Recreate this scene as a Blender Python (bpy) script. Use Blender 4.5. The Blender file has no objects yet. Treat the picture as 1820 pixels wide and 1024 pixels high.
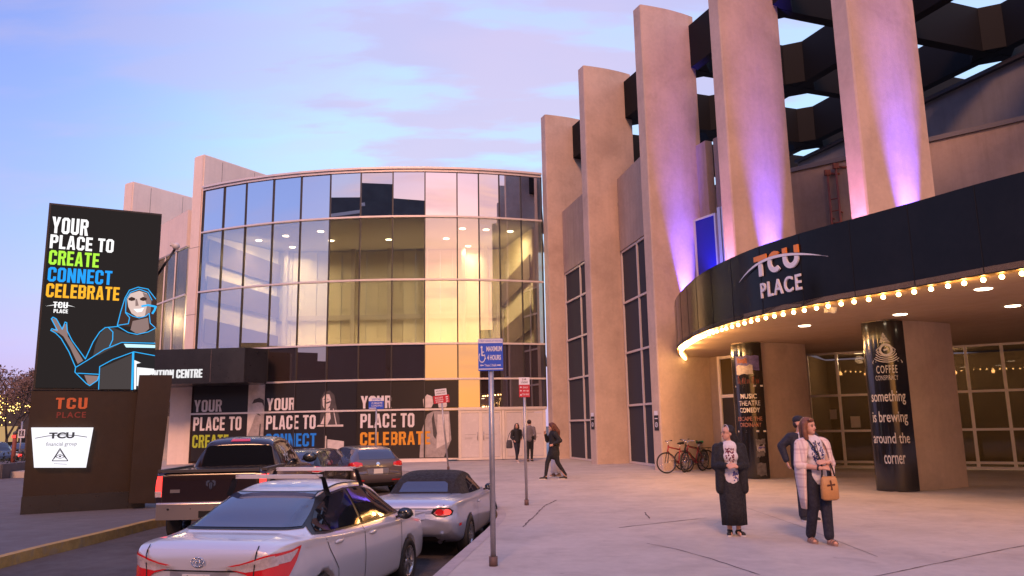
import bpy, bmesh, math, random
from mathutils import Vector, Matrix, Euler
from mathutils.bvhtree import BVHTree
import numpy as np

random.seed(7)
S = bpy.context.scene
COL = S.collection
R_ = math.radians

# ------------------------------------------------------------------ camera
FPX, CAMZ = 1380.0, 1.65                       # focal length in pixels of the 1820 px wide photograph
TH, RO = math.atan(243 / FPX), R_(1.0)
cF = Vector((0, math.cos(TH), math.sin(TH)))
u0 = Vector((0, -math.sin(TH), math.cos(TH)))
cR = Vector((1, 0, 0)) * math.cos(RO) - u0 * math.sin(RO)
cU = Vector((1, 0, 0)) * math.sin(RO) + u0 * math.cos(RO)
CAM = Vector((0, 0, CAMZ))
cd = bpy.data.cameras.new('camera')
cam = bpy.data.objects.new('camera', cd)
COL.objects.link(cam)
m = Matrix((cR, cU, -cF)).transposed().to_4x4()
m.translation = CAM
cam.matrix_world = m
cd.sensor_width = 36.0
cd.lens = 36.0 * FPX / 1820
cd.clip_start, cd.clip_end = 0.05, 2000
S.camera = cam


def ray(x, y): return cF * FPX + cR * (x - 910) + cU * (512 - y)
def atz(x, y, z=0.0):
    d = ray(x, y); return CAM + d * ((z - CAMZ) / d.z)
def atY(x, y, Y):
    d = ray(x, y); return CAM + d * (Y / d.y)
def onpl(x, y, p0, n):
    d = ray(x, y); return CAM + d * ((p0 - CAM).dot(n) / d.dot(n))


# ------------------------------------------------------------------ view, world, sun
S.view_settings.view_transform = 'Standard'
S.view_settings.look = 'None'
S.view_settings.exposure = 0.35
S.view_settings.gamma = 1.0
S.cycles.use_denoising = True
S.cycles.max_bounces = 8
S.cycles.sample_clamp_indirect = 6.0
S.cycles.caustics_reflective = False
S.cycles.caustics_refractive = False

SUN_AZ, SUN_EL = R_(12), R_(4)                 # sunset glow behind the camera, a little to the right
W = bpy.data.worlds.new('World')
S.world = W
W.use_nodes = True
nt = W.node_tree
N, L = nt.nodes, nt.links
N.clear()


class NB:
    """tiny node builder"""
    def __init__(s, tree): s.t = tree
    def n(s, typ, **kw):
        o = s.t.nodes.new(typ)
        for k, v in kw.items(): setattr(o, k, v)
        return o
    def put(s, sock, v):
        if isinstance(v, bpy.types.NodeSocket): s.t.links.new(v, sock)
        elif v is not None:
            if hasattr(sock.default_value, '__len__') and not hasattr(v, '__len__'): v = [v] * len(sock.default_value)
            if hasattr(v, '__len__') and len(sock.default_value) == 4 and len(v) == 3: v = (*v, 1)
            sock.default_value = v
    def math(s, op, a, b=None, c=None, clamp=False):
        o = s.n('ShaderNodeMath', operation=op); o.use_clamp = clamp
        for i, v in enumerate((a, b, c)):
            if v is not None: s.put(o.inputs[i], v)
        return o.outputs[0]
    def mix(s, f, a, b, blend='MIX'):
        o = s.n('ShaderNodeMix', data_type='RGBA', blend_type=blend)
        s.put(o.inputs[0], f); s.put(o.inputs[6], a); s.put(o.inputs[7], b)
        return o.outputs[2]
    def ramp(s, f, stops, interp='LINEAR'):
        o = s.n('ShaderNodeValToRGB'); e = o.color_ramp.elements; o.color_ramp.interpolation = interp
        for i, (p, c) in enumerate(stops):
            x = e[i] if i < 2 else e.new(p)
            x.position = p
            x.color = (*c, 1) if hasattr(c, '__len__') else (c, c, c, 1)
        s.put(o.inputs[0], f)
        return o.outputs[0]
    def rng(s, v, a, b, c=0.0, d=1.0, smooth=True):
        o = s.n('ShaderNodeMapRange'); o.interpolation_type = 'SMOOTHSTEP' if smooth else 'LINEAR'
        s.put(o.inputs[0], v)
        for i, q in enumerate((a, b, c, d)): o.inputs[i + 1].default_value = q
        return o.outputs[0]
    def noise(s, vec, scale, detail=4, rough=.55, dim='3D', dist=0.0):
        o = s.n('ShaderNodeTexNoise', noise_dimensions=dim)
        if vec is not None: s.put(o.inputs['Vector'], vec)
        o.inputs['Scale'].default_value = scale; o.inputs['Detail'].default_value = detail
        o.inputs['Roughness'].default_value = rough; o.inputs['Distortion'].default_value = dist
        return o.outputs['Fac']
    def mapping(s, vec, loc=(0, 0, 0), rot=(0, 0, 0), scale=(1, 1, 1)):
        o = s.n('ShaderNodeMapping'); s.put(o.inputs[0], vec)
        o.inputs[1].default_value = loc; o.inputs[2].default_value = rot; o.inputs[3].default_value = scale
        return o.outputs[0]
    def coord(s, which): return s.n('ShaderNodeTexCoord').outputs[which]


w = NB(nt)
dirv = w.coord('Generated')
sep = w.n('ShaderNodeSeparateXYZ'); L.new(dirv, sep.inputs[0])
dx, dy, dz = sep.outputs
zc = w.math('MAXIMUM', dz, 0.0)
# east (in front of the camera): lavender at the horizon, pale blue, deeper blue overhead
front = w.ramp(zc, [(0, (.50, .37, .60)), (.06, (.55, .46, .74)), (.16, (.50, .73, .98)), (.33, (.45, .69, .98)), (.55, (.42, .52, .95)), (1, (.22, .28, .66))])
# west (behind): orange, peach, pink, lavender
back = w.ramp(zc, [(0, (.95, .38, .13)), (.05, (1.0, .43, .15)), (.13, (.95, .57, .35)), (.21, (.80, .56, .58)), (.32, (.56, .48, .72)), (.55, (.30, .34, .70)), (1, (.20, .26, .62))])
dots = w.math('ADD', w.math('MULTIPLY', dx, math.sin(SUN_AZ)), w.math('MULTIPLY', dy, -math.cos(SUN_AZ)))
side = w.rng(dots, .50, .98)
# the left of the picture is a deeper blue
leftb = w.rng(w.math('ADD', dx, w.math('MULTIPLY', zc, -.25)), -.28, -.66)
front = w.mix(w.math('MULTIPLY', leftb, .85), front, w.ramp(zc, [(0, (.42, .34, .62)), (.1, (.45, .40, .76)), (.22, (.30, .38, .84)), (.45, (.16, .24, .68)), (1, (.15, .2, .55))]))
base = w.mix(side, front, back)
# a hot spot low in the west where the sun has just gone
sd = Vector((math.sin(SUN_AZ) * math.cos(SUN_EL), -math.cos(SUN_AZ) * math.cos(SUN_EL), math.sin(SUN_EL)))
dp = w.n('ShaderNodeVectorMath', operation='DOT_PRODUCT'); L.new(dirv, dp.inputs[0]); dp.inputs[1].default_value = sd
glow = w.math('POWER', w.math('MAXIMUM', dp.outputs['Value'], 0.0), 28.0)
base = w.mix(glow, base, (1.25, .46, .13), 'ADD')
# clouds on a flat layer: project the direction onto a plane overhead
inv = w.math('DIVIDE', 1.0, w.math('ADD', zc, .22))
cx = w.math('MULTIPLY', dx, inv); cy = w.math('MULTIPLY', dy, inv)
cv = w.n('ShaderNodeCombineXYZ'); L.new(cx, cv.inputs[0]); L.new(cy, cv.inputs[1])
c1 = w.noise(w.mapping(cv.outputs[0], loc=(3.1, .55, 0), rot=(0, 0, .35), scale=(1.0, 1.7, 1)), 1.5, 5, .5, dist=.25)
c2 = w.noise(w.mapping(cv.outputs[0], loc=(.4, 2.2, 0), rot=(0, 0, -.3), scale=(1.0, 3.0, 1)), 3.2, 5, .5)
cl = w.rng(w.math('ADD', c1, w.math('MULTIPLY', w.math('SUBTRACT', c2, .5), .35)), .47, .68)
lowfade = w.rng(zc, .02, .16)
cl = w.math('MULTIPLY', cl, lowfade)
# one broad violet bank high in the east
bd = ray(985, 105).normalized(); bx_ = w.n('ShaderNodeVectorMath', operation='DISTANCE'); L.new(w.mapping(dirv, scale=(1.0, 1.0, 1.75)), bx_.inputs[0]); bx_.inputs[1].default_value = (bd.x, bd.y, bd.z * 1.75)
bank = w.rng(w.math('ADD', bx_.outputs['Value'], w.math('MULTIPLY', w.math('SUBTRACT', c2, .5), 1.5)), .38, .08)
bd2 = ray(420, 90).normalized(); bx2 = w.n('ShaderNodeVectorMath', operation='DISTANCE'); L.new(w.mapping(dirv, rot=(0, .35, 0), scale=(1.0, 1.0, 3.5)), bx2.inputs[0])
q2 = Matrix.Rotation(.35, 3, 'Y') @ bd2; q2 = Vector((bd2.x, bd2.y, bd2.z * 3.5)); q2.rotate(Euler((0, .35, 0))); bx2.inputs[1].default_value = q2
bank2 = w.math('MULTIPLY', w.rng(w.math('ADD', bx2.outputs['Value'], w.math('MULTIPLY', w.math('SUBTRACT', c2, .5), .9)), .40, .05), .6)
cl = w.math('MAXIMUM', w.math('MULTIPLY', cl, w.math('ADD', .35, w.math('MULTIPLY', side, .65))), w.math('MAXIMUM', bank, bank2))
cfront = w.mix(w.rng(c1, .42, .66), (.46, .40, .62), (.54, .42, .60))
cback = w.mix(w.rng(c2, .4, .7), (.62, .36, .44), (1.15, .62, .42))
ccol = w.mix(side, cfront, cback)
sky = w.mix(w.math('MULTIPLY', cl, .72), base, ccol)
# the physical twilight sky adds the last of the daylight
nis = w.n('ShaderNodeTexSky', sky_type='NISHITA')
nis.sun_disc = False; nis.sun_elevation = R_(2); nis.sun_rotation = math.pi - SUN_AZ
sky = w.mix(.02, sky, nis.outputs[0], 'ADD')
# below the horizon: dull ground light
sky = w.mix(w.rng(dz, -.02, -.08), sky, (.06, .05, .06))
bg = w.n('ShaderNodeBackground'); L.new(sky, bg.inputs[0]); bg.inputs[1].default_value = 1.0
wo = w.n('ShaderNodeOutputWorld'); L.new(bg.outputs[0], wo.inputs[0])

sl = bpy.data.lights.new('sun', 'SUN')
sl.energy = 2.2; sl.angle = R_(13); sl.color = (1.0, .47, .25)
so = bpy.data.objects.new('sun', sl); COL.objects.link(so)
SA, SE = R_(-8), R_(36)                        # the lit clouds above the sunset are the broad warm source
so.rotation_euler = Vector((-math.sin(SA) * math.cos(SE), math.cos(SA) * math.cos(SE), -math.sin(SE))).to_track_quat('-Z', 'Y').to_euler()


# ------------------------------------------------------------------ helpers
def wm(o):
    M = Matrix.Identity(4)
    while o is not None:
        M = o.matrix_basis @ M; o = o.parent
    return M


def thing(name, label, cat, loc=(0, 0, 0), rz=0.0, group=None):
    o = bpy.data.objects.new(name, None); COL.objects.link(o)
    o.location = loc; o.rotation_euler = (0, 0, rz); o.empty_display_size = .2
    return tag(o, label, cat, group)


def tag(o, label=None, cat=None, group=None, kind=None):
    if label: o['label'] = label
    if cat: o['category'] = cat
    if group: o['group'] = group
    if kind: o['kind'] = kind
    return o


def node(name, parent, loc=(0, 0, 0), rot=(0, 0, 0)):
    o = bpy.data.objects.new(name, None); COL.objects.link(o)
    o.parent = parent; o.location = loc; o.rotation_euler = rot; o.empty_display_size = .1
    return o


class MB:
    """collects shapes and links them as one mesh object; several materials by index"""
    def __init__(s): s.bm = bmesh.new(); s.mi = 0
    def face(s, pts, flip=False):
        vs = [s.bm.verts.new(p) for p in pts]
        if flip: vs.reverse()
        f = s.bm.faces.new(vs); f.material_index = s.mi
        return f
    def box(s, c, size, rz=0.0, M=None):
        hx, hy, hz = size[0] / 2, size[1] / 2, size[2] / 2
        T = (M if M is not None else Matrix.Translation(Vector(c)) @ Matrix.Rotation(rz, 4, 'Z'))
        v = [s.bm.verts.new(T @ Vector((x * hx, y * hy, z * hz))) for x in (-1, 1) for y in (-1, 1) for z in (-1, 1)]
        for q in ((0, 1, 3, 2), (4, 6, 7, 5), (0, 4, 5, 1), (2, 3, 7, 6), (0, 2, 6, 4), (1, 5, 7, 3)):
            s.bm.faces.new([v[i] for i in q]).material_index = s.mi
        return s
    def bar(s, p, q, wd, h, up=(0, 0, 1)):
        """rectangular bar from p to q, wd across, h along 'up'"""
        p, q = Vector(p), Vector(q); d = (q - p); ln = d.length; d.normalize()
        u = Vector(up); u = (u - d * u.dot(d)).normalized(); sx = d.cross(u)
        M = Matrix((d, sx, u)).transposed().to_4x4(); M.translation = (p + q) / 2
        return s.box(None, (ln, wd, h), M=M)
    def prism(s, poly, z0, z1, cap=True):
        """plan polygon (x, y) between two heights (numbers or functions of x, y)"""
        f0 = z0 if callable(z0) else (lambda x, y: z0)
        f1 = z1 if callable(z1) else (lambda x, y: z1)
        a = sum(poly[i][0] * poly[(i + 1) % len(poly)][1] - poly[(i + 1) % len(poly)][0] * poly[i][1] for i in range(len(poly)))
        if a < 0: poly = poly[::-1]
        b = [s.bm.verts.new((x, y, f0(x, y))) for x, y in poly]
        t = [s.bm.verts.new((x, y, f1(x, y))) for x, y in poly]
        n = len(poly)
        for i in range(n):
            s.bm.faces.new((b[i], b[(i + 1) % n], t[(i + 1) % n], t[i])).material_index = s.mi
        if cap:
            s.bm.faces.new(t).material_index = s.mi
            s.bm.faces.new(b[::-1]).material_index = s.mi
        return s
    def extrude(s, pts, vec):
        """planar 3-D polygon given thickness"""
        vec = Vector(vec); pts = [Vector(p) for p in pts]; n = len(pts)
        nrm = Vector((0, 0, 0))
        for i in range(n): nrm += (pts[i] - pts[0]).cross(pts[(i + 1) % n] - pts[0])
        if nrm.dot(vec) < 0: pts.reverse()
        b = [s.bm.verts.new(p) for p in pts]; t = [s.bm.verts.new(p + vec) for p in pts]
        for i in range(n):
            s.bm.faces.new((b[i], b[(i + 1) % n], t[(i + 1) % n], t[i])).material_index = s.mi
        s.bm.faces.new(t).material_index = s.mi; s.bm.faces.new(b[::-1]).material_index = s.mi
        return s
    def tube(s, p, q, r0, r1=None, seg=10, cap=True):
        r1 = r0 if r1 is None else r1
        p, q = Vector(p), Vector(q); d = (q - p)
        if d.length < 1e-6: return s
        d.normalize(); a = d.orthogonal().normalized(); b = d.cross(a)
        A = [s.bm.verts.new(p + (a * math.cos(2 * math.pi * i / seg) + b * math.sin(2 * math.pi * i / seg)) * r0) for i in range(seg)]
        B = [s.bm.verts.new(q + (a * math.cos(2 * math.pi * i / seg) + b * math.sin(2 * math.pi * i / seg)) * r1) for i in range(seg)]
        for i in range(seg):
            f = s.bm.faces.new((A[i], A[(i + 1) % seg], B[(i + 1) % seg], B[i])); f.smooth = True; f.material_index = s.mi
        if cap:
            s.bm.faces.new(A[::-1]).material_index = s.mi; s.bm.faces.new(B).material_index = s.mi
        return s
    def path(s, pts, r, seg=8):
        for i in range(len(pts) - 1):
            s.tube(pts[i], pts[i + 1], r, r, seg)
            if i: s.ball(pts[i], r, 6, 5)
        return s
    def ball(s, c, r, u=12, v=8, sc=(1, 1, 1)):
        c = Vector(c)
        M = Matrix.Translation(c) @ Matrix.Diagonal((r * sc[0], r * sc[1], r * sc[2], 1))
        g = bmesh.ops.create_uvsphere(s.bm, u_segments=u, v_segments=v, radius=1, matrix=M)
        for vv in g['verts']:
            for f in vv.link_faces: f.smooth = True; f.material_index = s.mi
        return s
    def lathe(s, prof, seg=24, M=None, cap=False):
        """profile (r, z) around the local z axis"""
        M = M or Matrix.Identity(4); rings = []
        for r, z in prof:
            rings.append([s.bm.verts.new(M @ Vector((r * math.cos(2 * math.pi * i / seg), r * math.sin(2 * math.pi * i / seg), z))) for i in range(seg)])
        for A, B in zip(rings, rings[1:]):
            for i in range(seg):
                f = s.bm.faces.new((A[i], A[(i + 1) % seg], B[(i + 1) % seg], B[i])); f.smooth = True; f.material_index = s.mi
        if cap:
            s.bm.faces.new(rings[0][::-1]).material_index = s.mi; s.bm.faces.new(rings[-1]).material_index = s.mi
        return s
    def grid(s, rows, closed=False, smooth=True, flip=False):
        """rows of points joined into quads"""
        V = [[s.bm.verts.new(p) for p in r] for r in rows]
        for A, B in zip(V, V[1:]):
            n = len(A)
            for i in range(n if closed else n - 1):
                q = (A[i], A[(i + 1) % n], B[(i + 1) % n], B[i])
                f = s.bm.faces.new(q[::-1] if flip else q); f.smooth = smooth; f.material_index = s.mi
        return V
    def build(s, name, mats, parent=None, world=True, fixn=False, smooth=None):
        if fixn: bmesh.ops.recalc_face_normals(s.bm, faces=s.bm.faces)
        me = bpy.data.meshes.new(name); s.bm.to_mesh(me); s.bm.free()
        return link(name, me, mats, parent, world, smooth)


def link(name, me, mats, parent=None, world=True, smooth=None):
    for mt in (mats if isinstance(mats, (list, tuple)) else [mats]): me.materials.append(mt)
    if smooth is not None:
        me.polygons.foreach_set('use_smooth', [smooth] * len(me.polygons))
    o = bpy.data.objects.new(name, me); COL.objects.link(o)
    if parent is not None:
        if world: me.transform(wm(parent).inverted())
        o.parent = parent
    return o


def struct(o, name=None):
    o['kind'] = 'structure'; return o


def evalmesh(o):
    """mesh of o with its modifiers applied; o is removed"""
    dg = bpy.context.evaluated_depsgraph_get(); dg.update()
    me = bpy.data.meshes.new_from_object(o.evaluated_get(dg))
    bpy.data.objects.remove(o)
    return me


_tc = {}
def text_mesh(body, bold=0.0, space=1.0, line=1.0, align='LEFT'):
    """text as flat mesh vertices/faces in its own xy units"""
    k = (body, bold, space, line, align)
    if k not in _tc:
        cu = bpy.data.curves.new('lettering', 'FONT'); cu.body = body; cu.offset = bold; cu.space_character = space
        cu.space_line = line; cu.align_x = align; cu.resolution_u = 4; cu.fill_mode = 'FRONT'
        o = bpy.data.objects.new('lettering', cu); COL.objects.link(o)
        me = evalmesh(o)
        _tc[k] = ([tuple(v.co) for v in me.vertices], [tuple(p.vertices) for p in me.polygons])
        bpy.data.meshes.remove(me)
    return _tc[k]


def text_fit(mb, body, box, fn, bold=.02, space=1.0, line=1.0, keep=False, align='LEFT', thick=0.0):
    """fit the text into box (x0, y0, x1, y1); fn maps (x, y, depth) to a world point"""
    vs, fs = text_mesh(body, bold, space, line, align)
    if not vs: return
    xs = [v[0] for v in vs]; ys = [v[1] for v in vs]
    x0, y0, x1, y1 = box
    sx = (x1 - x0) / (max(xs) - min(xs)); sy = (y1 - y0) / (max(ys) - min(ys))
    if keep: sx = sy
    P = [(x0 + (v[0] - min(xs)) * sx, y0 + (v[1] - min(ys)) * sy) for v in vs]
    V = [mb.bm.verts.new(fn(x, y, thick)) for x, y in P]
    for f in fs:
        try: mb.bm.faces.new([V[i] for i in f]).material_index = mb.mi
        except ValueError: pass
    if thick:
        B = [mb.bm.verts.new(fn(x, y, 0.0)) for x, y in P]
        cnt = {}
        for f in fs:
            for i in range(len(f)):
                a, b = f[i], f[(i + 1) % len(f)]
                cnt[(a, b)] = 1
        for (a, b) in cnt:
            if (b, a) not in cnt:
                mb.bm.faces.new((V[b], V[a], B[a], B[b])).material_index = mb.mi


def plane_fn(p0, ux, uy, n):
    p0, ux, uy, n = Vector(p0), Vector(ux).normalized(), Vector(uy).normalized(), Vector(n).normalized()
    return lambda x, y, d=0.0: p0 + ux * x + uy * y + n * d


# condensed heavy block capitals, drawn as polygons in a cell of height 1
def _glyphs():
    w, s, c, k = .52, .185, .13, .035
    h = 1.0; a = .165                                             # a: thickness of horizontal strokes
    O = [(c, 0), (w - c, 0), (w, c), (w, h - c), (w - c, h), (c, h), (0, h - c), (0, c)]
    I = [(s + k, a), (w - s - k, a), (w - s, a + k), (w - s, h - a - k), (w - s - k, h - a), (s + k, h - a), (s, h - a - k), (s, a + k)]
    seg = [[O[i], O[(i + 1) % 8], I[(i + 1) % 8], I[i]] for i in range(8)]
    bar = [(0, 0), (s, 0), (s, h), (0, h)]
    R = lambda x0, y0, x1, y1: [(x0, y0), (x1, y0), (x1, y1), (x0, y1)]
    def bowl(y0, y1, ww=w):
        return [R(s, y1 - a, ww - c, y1), R(s, y0, ww - c, y0 + a), [(ww - c, y1), (ww - c, y1 - a), (ww - s, y1 - a - k), (ww, y1 - c)], [(ww - c, y0), (ww, y0 + c), (ww - s, y0 + a + k), (ww - c, y0 + a)], [(ww - s, y0 + a + k), (ww, y0 + c), (ww, y1 - c), (ww - s, y1 - a - k)]]
    m = w / 2
    G = {'O': (w, seg), 'C': (w, [seg[i] for i in (0, 1, 3, 4, 5, 6, 7)] + [[(w - s, a + k), (w, c), (w, .36), (w - s, .36)], [(w - s, .64), (w, .64), (w, h - c), (w - s, h - a - k)]]),
         'U': (w, [seg[0], seg[1], seg[7], R(0, c, s, h) if False else [(0, c), (s, a + k), (s, h), (0, h)], [(w - s, a + k), (w, c), (w, h), (w - s, h)]]),
         'E': (.44, [bar, R(s, 0, .44, a), R(s, .42, .41, .58), R(s, h - a, .44, h)]), 'L': (.42, [bar, R(s, 0, .42, a)]),
         'T': (.48, [R(0, h - a, .48, h), R(.24 - s / 2, 0, .24 + s / 2, h - a)]), 'I': (s, [bar]),
         'N': (.54, [bar, R(.54 - s, 0, .54, h), [(s, .52), (.54 - s, 0), (.54 - s, .48), (s, h)]]),
         'P': (w, [bar] + bowl(.40, h)), 'R': (w, [bar] + bowl(.44, h) + [[(w * .52, .44), (w - s - .02, .0), (w + .02, .0), (w * .80, .44)]]),
         'B': (w, [bar, R(s, 0, w - c, a), R(s, h - a, w - c, h), R(s, .42, w - c, .58), [(w - c, 0), (w, c), (w - s, a + k), (w - c, a)], [(w - s, a + k), (w, c), (w, .42), (w - s, .40)], [(w - c, .42), (w - s, .40), (w, .42), (w - .03, .5), (w - c, .5)], [(w - c, .5), (w - .03, .5), (w, .58), (w - s, .60), (w - c, .58)], [(w - s, .60), (w, .58), (w, h - c), (w - s, h - a - k)], [(w - c, h), (w - c, h - a), (w - s, h - a - k), (w, h - c)]]),
         'V': (.54, [[(0, h), (.17, 0), (.27, 0), (.27, .28), (.19, h)], [(.54, h), (.35, h), (.27, .28), (.27, 0), (.37, 0)]]),
         'Y': (.56, [[(0, h), (.20, h), (.28, .62), (.28, .38), (.28 - s / 2, .38)], [(.56, h), (.28 + s / 2, .38), (.28, .38), (.28, .62), (.36, h)], R(.28 - s / 2, 0, .28 + s / 2, .38)]),
         'A': (.56, [[(0, 0), (.18, 0), (.205, .2), (.28, .2), (.28, .35), (.228, .35), (.28, .76), (.28, h), (.17, h)], [(.56, 0), (.39, h), (.28, h), (.28, .76), (.332, .35), (.28, .35), (.28, .2), (.355, .2), (.38, 0)]]),
         ' ': (.20, [])}
    return G
GL = _glyphs()
def block_text(mb, body, box, fn, gap=.085, thick=0.0):
    x = 0; items = []
    for ch in body:
        w_, polys = GL[ch]
        for p in polys: items.append([(x + u, v) for u, v in p])
        x += w_ + gap
    tot = x - gap; x0, y0, x1, y1 = box; sx = (x1 - x0) / tot; sy = y1 - y0
    for p in items:
        ar = sum(p[i][0] * p[(i + 1) % len(p)][1] - p[(i + 1) % len(p)][0] * p[i][1] for i in range(len(p)))
        if ar < 0: p = p[::-1]
        q = [(x0 + u * sx, y0 + v * sy) for u, v in p]
        F = [fn(u, v, thick) for u, v in q]; mb.face(F)
        if thick:
            Bk = [fn(u, v, 0.0) for u, v in q]
            for i in range(len(q)): mb.face([F[i], Bk[i], Bk[(i + 1) % len(q)], F[(i + 1) % len(q)]])


# ------------------------------------------------------------------ materials
MATS = {}
def pm(name, col, rough=.6, metal=0.0, var=.0, vscale=4.0, bump=0.0, bscale=60.0, coat=0.0, spec=.5, emit=None, es=1.0, streak=0.0, stain=None):
    """principled material with procedural colour variation"""
    if name in MATS: return MATS[name]
    mt = bpy.data.materials.new(name); mt.use_nodes = True
    b = NB(mt.node_tree); P = mt.node_tree.nodes['Principled BSDF']
    c = b.coord('Object')
    colr = col
    if var:
        f = b.noise(c, vscale, 5, .6)
        f2 = b.noise(c, vscale * 9, 3, .6)
        ff = b.math('ADD', b.math('MULTIPLY', f, .7), b.math('MULTIPLY', f2, .3))
        colr = b.mix(b.rng(ff, .3, .7), [x * (1 - var) for x in col], [min(1, x * (1 + var)) for x in col])
    if streak:
        g = b.noise(b.mapping(c, scale=(2.2, 2.2, .12)), 2.0, 5, .6)
        colr = b.mix(b.math('MULTIPLY', b.rng(g, .42, .75), streak), colr, [x * .45 for x in col])
    if name == 'plaza_concrete':                                # gum and oil spots
        vo = b.n('ShaderNodeTexVoronoi'); vo.inputs['Scale'].default_value = 1.7; b.put(vo.inputs['Vector'], c)
        colr = b.mix(b.math('MULTIPLY', b.rng(vo.outputs['Distance'], .055, .03), .35), colr, (.14, .11, .10))
    if stain:
        g = b.noise(c, stain[0], 5, .62, dist=.6)
        colr = b.mix(b.math('MULTIPLY', b.rng(g, .5, .72), stain[1]), colr, stain[2])
    b.put(P.inputs['Base Color'], colr)
    P.inputs['Roughness'].default_value = rough; P.inputs['Metallic'].default_value = metal
    P.inputs['Coat Weight'].default_value = coat; P.inputs['Coat Roughness'].default_value = .06
    P.inputs['Specular IOR Level'].default_value = spec
    if var and rough > .15:
        b.put(P.inputs['Roughness'], b.rng(b.noise(c, vscale * 3, 3), .3, .7, rough * .85, min(1, rough * 1.15)))
    if emit:
        b.put(P.inputs['Emission Color'], emit); P.inputs['Emission Strength'].default_value = es
    if bump:
        bn = b.n('ShaderNodeBump'); bn.inputs['Strength'].default_value = bump; bn.inputs['Distance'].default_value = .02
        L2 = mt.node_tree.links
        L2.new(b.noise(c, bscale, 4, .65), bn.inputs['Height']); L2.new(bn.outputs[0], P.inputs['Normal'])
    MATS[name] = mt
    return mt


def glass_mat(name, tint=(.8, .8, .78), refl=.35, dark=None, rough=0.0, wob=0.0, fres=1.0):
    """coated glazing: part mirror, part see-through (or opaque dark backing)"""
    if name in MATS: return MATS[name]
    mt = bpy.data.materials.new(name); mt.use_nodes = True
    b = NB(mt.node_tree); mt.node_tree.nodes.clear(); l = mt.node_tree.links
    g = b.n('ShaderNodeBsdfGlossy'); g.inputs['Roughness'].default_value = rough; g.inputs['Color'].default_value = (.95, .95, 1, 1)
    if wob:
        bn = b.n('ShaderNodeBump'); bn.inputs['Strength'].default_value = wob; bn.inputs['Distance'].default_value = .05
        l.new(b.noise(b.coord('Object'), .55, 1, .4), bn.inputs['Height']); l.new(bn.outputs[0], g.inputs['Normal'])
    if dark:
        t = b.n('ShaderNodeBsdfDiffuse'); t.inputs[0].default_value = (*dark, 1)
    else:
        t = b.n('ShaderNodeBsdfTransparent'); t.inputs[0].default_value = (*tint, 1)
    fr = b.n('ShaderNodeFresnel'); fr.inputs[0].default_value = 1.5
    fac = b.math('ADD', b.math('MULTIPLY', fr.outputs[0], (1 - refl) * fres), refl, clamp=True)
    geo = b.n('ShaderNodeNewGeometry'); fac = b.math('MULTIPLY', fac, b.math('SUBTRACT', 1.0, geo.outputs['Backfacing']))
    mx = b.n('ShaderNodeMixShader'); l.new(fac, mx.inputs[0]); l.new(t.outputs[0], mx.inputs[1]); l.new(g.outputs[0], mx.inputs[2])
    o = b.n('ShaderNodeOutputMaterial'); l.new(mx.outputs[0], o.inputs[0])
    MATS[name] = mt
    return mt


def emat(name, col, s=1.0):
    if name in MATS: return MATS[name]
    mt = bpy.data.materials.new(name); mt.use_nodes = True
    b = NB(mt.node_tree); mt.node_tree.nodes.clear()
    e = b.n('ShaderNodeEmission'); e.inputs[0].default_value = (*col, 1); e.inputs[1].default_value = s
    o = b.n('ShaderNodeOutputMaterial'); mt.node_tree.links.new(e.outputs[0], o.inputs[0])
    MATS[name] = mt
    return mt


concrete = pm('fin_concrete', (.54, .41, .34), .85, var=.12, vscale=.9, bump=.3, bscale=30, streak=.10, stain=(.55, .45, (.36, .265, .22)))
pylon_c = pm('pylon_concrete', (.82, .70, .63), .8, var=.06, vscale=.6, bump=.15, bscale=30, streak=.1)
wallmat = pm('stucco_wall', (.42, .31, .25), .9, var=.1, vscale=.8, bump=.3, bscale=40, streak=.25)
greywall = pm('grey_wall', (.26, .245, .25), .85, var=.08, vscale=.7, bump=.2, streak=.2)
plazam = pm('plaza_concrete', (.475, .412, .375), .80, var=.13, vscale=.7, bump=.35, bscale=110, stain=(1.3, .45, (.32, .265, .245)))
asphalt = pm('asphalt', (.085, .070, .068), .85, var=.25, vscale=1.2, bump=.6, bscale=160, stain=(.8, .4, (.115, .10, .095)))
walkm = pm('sidewalk_concrete', (.125, .108, .11), .85, var=.12, vscale=.9, bump=.25, bscale=90)
yellowm = pm('worn_yellow_paint', (.42, .25, .07), .8, var=.25, vscale=5, bump=.2, stain=(4, .6, (.25, .2, .16)))
alu = pm('anodised_frame', (.74, .66, .63), .42, .3, var=.04)
darkm = pm('dark_mullion', (.035, .03, .032), .4)
blackp = pm('black_panel', (.018, .017, .019), .32, var=.2, vscale=1.5, coat=.3)
fasciam = pm('gloss_black_fascia', (.010, .009, .010), .16, var=.2, vscale=1.0, spec=.14)
beamm = pm('beam_paint', (.0075, .007, .0075), .7, spec=.2)
soffitm = pm('soffit_panel', (.46, .33, .22), .7, var=.06, vscale=1.2)
steel = pm('galvanised_steel', (.42, .40, .41), .45, .7, var=.15, vscale=6)
whitep = pm('white_print', (.80, .79, .78), .5)
blackt = pm('rubber', (.012, .012, .013), .7, var=.2, vscale=20)
# ------------------------------------------------------------------ ground, road, plaza
def zr(Y): return -.55 + min(max((Y - 8) / 6, 0), 1) * .11       # the drop-off lane lies below the plaza

mb = MB(); mb.face([(-600, -600, -.95), (600, -600, -.95), (600, 900, -.95), (-600, 900, -.95)])
struct(mb.build('ground', asphalt))
mb = MB()
ysr = [-40, -10, 0, 4, 7, 8, 9, 10, 11, 12, 13, 14, 16, 20, 30, 60, 120]
mb.grid([[(x, y, zr(y)) for x in (-60, -30, -15, -8, -4, 0, 6)] for y in ysr], flip=True)
struct(mb.build('road', asphalt))

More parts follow.
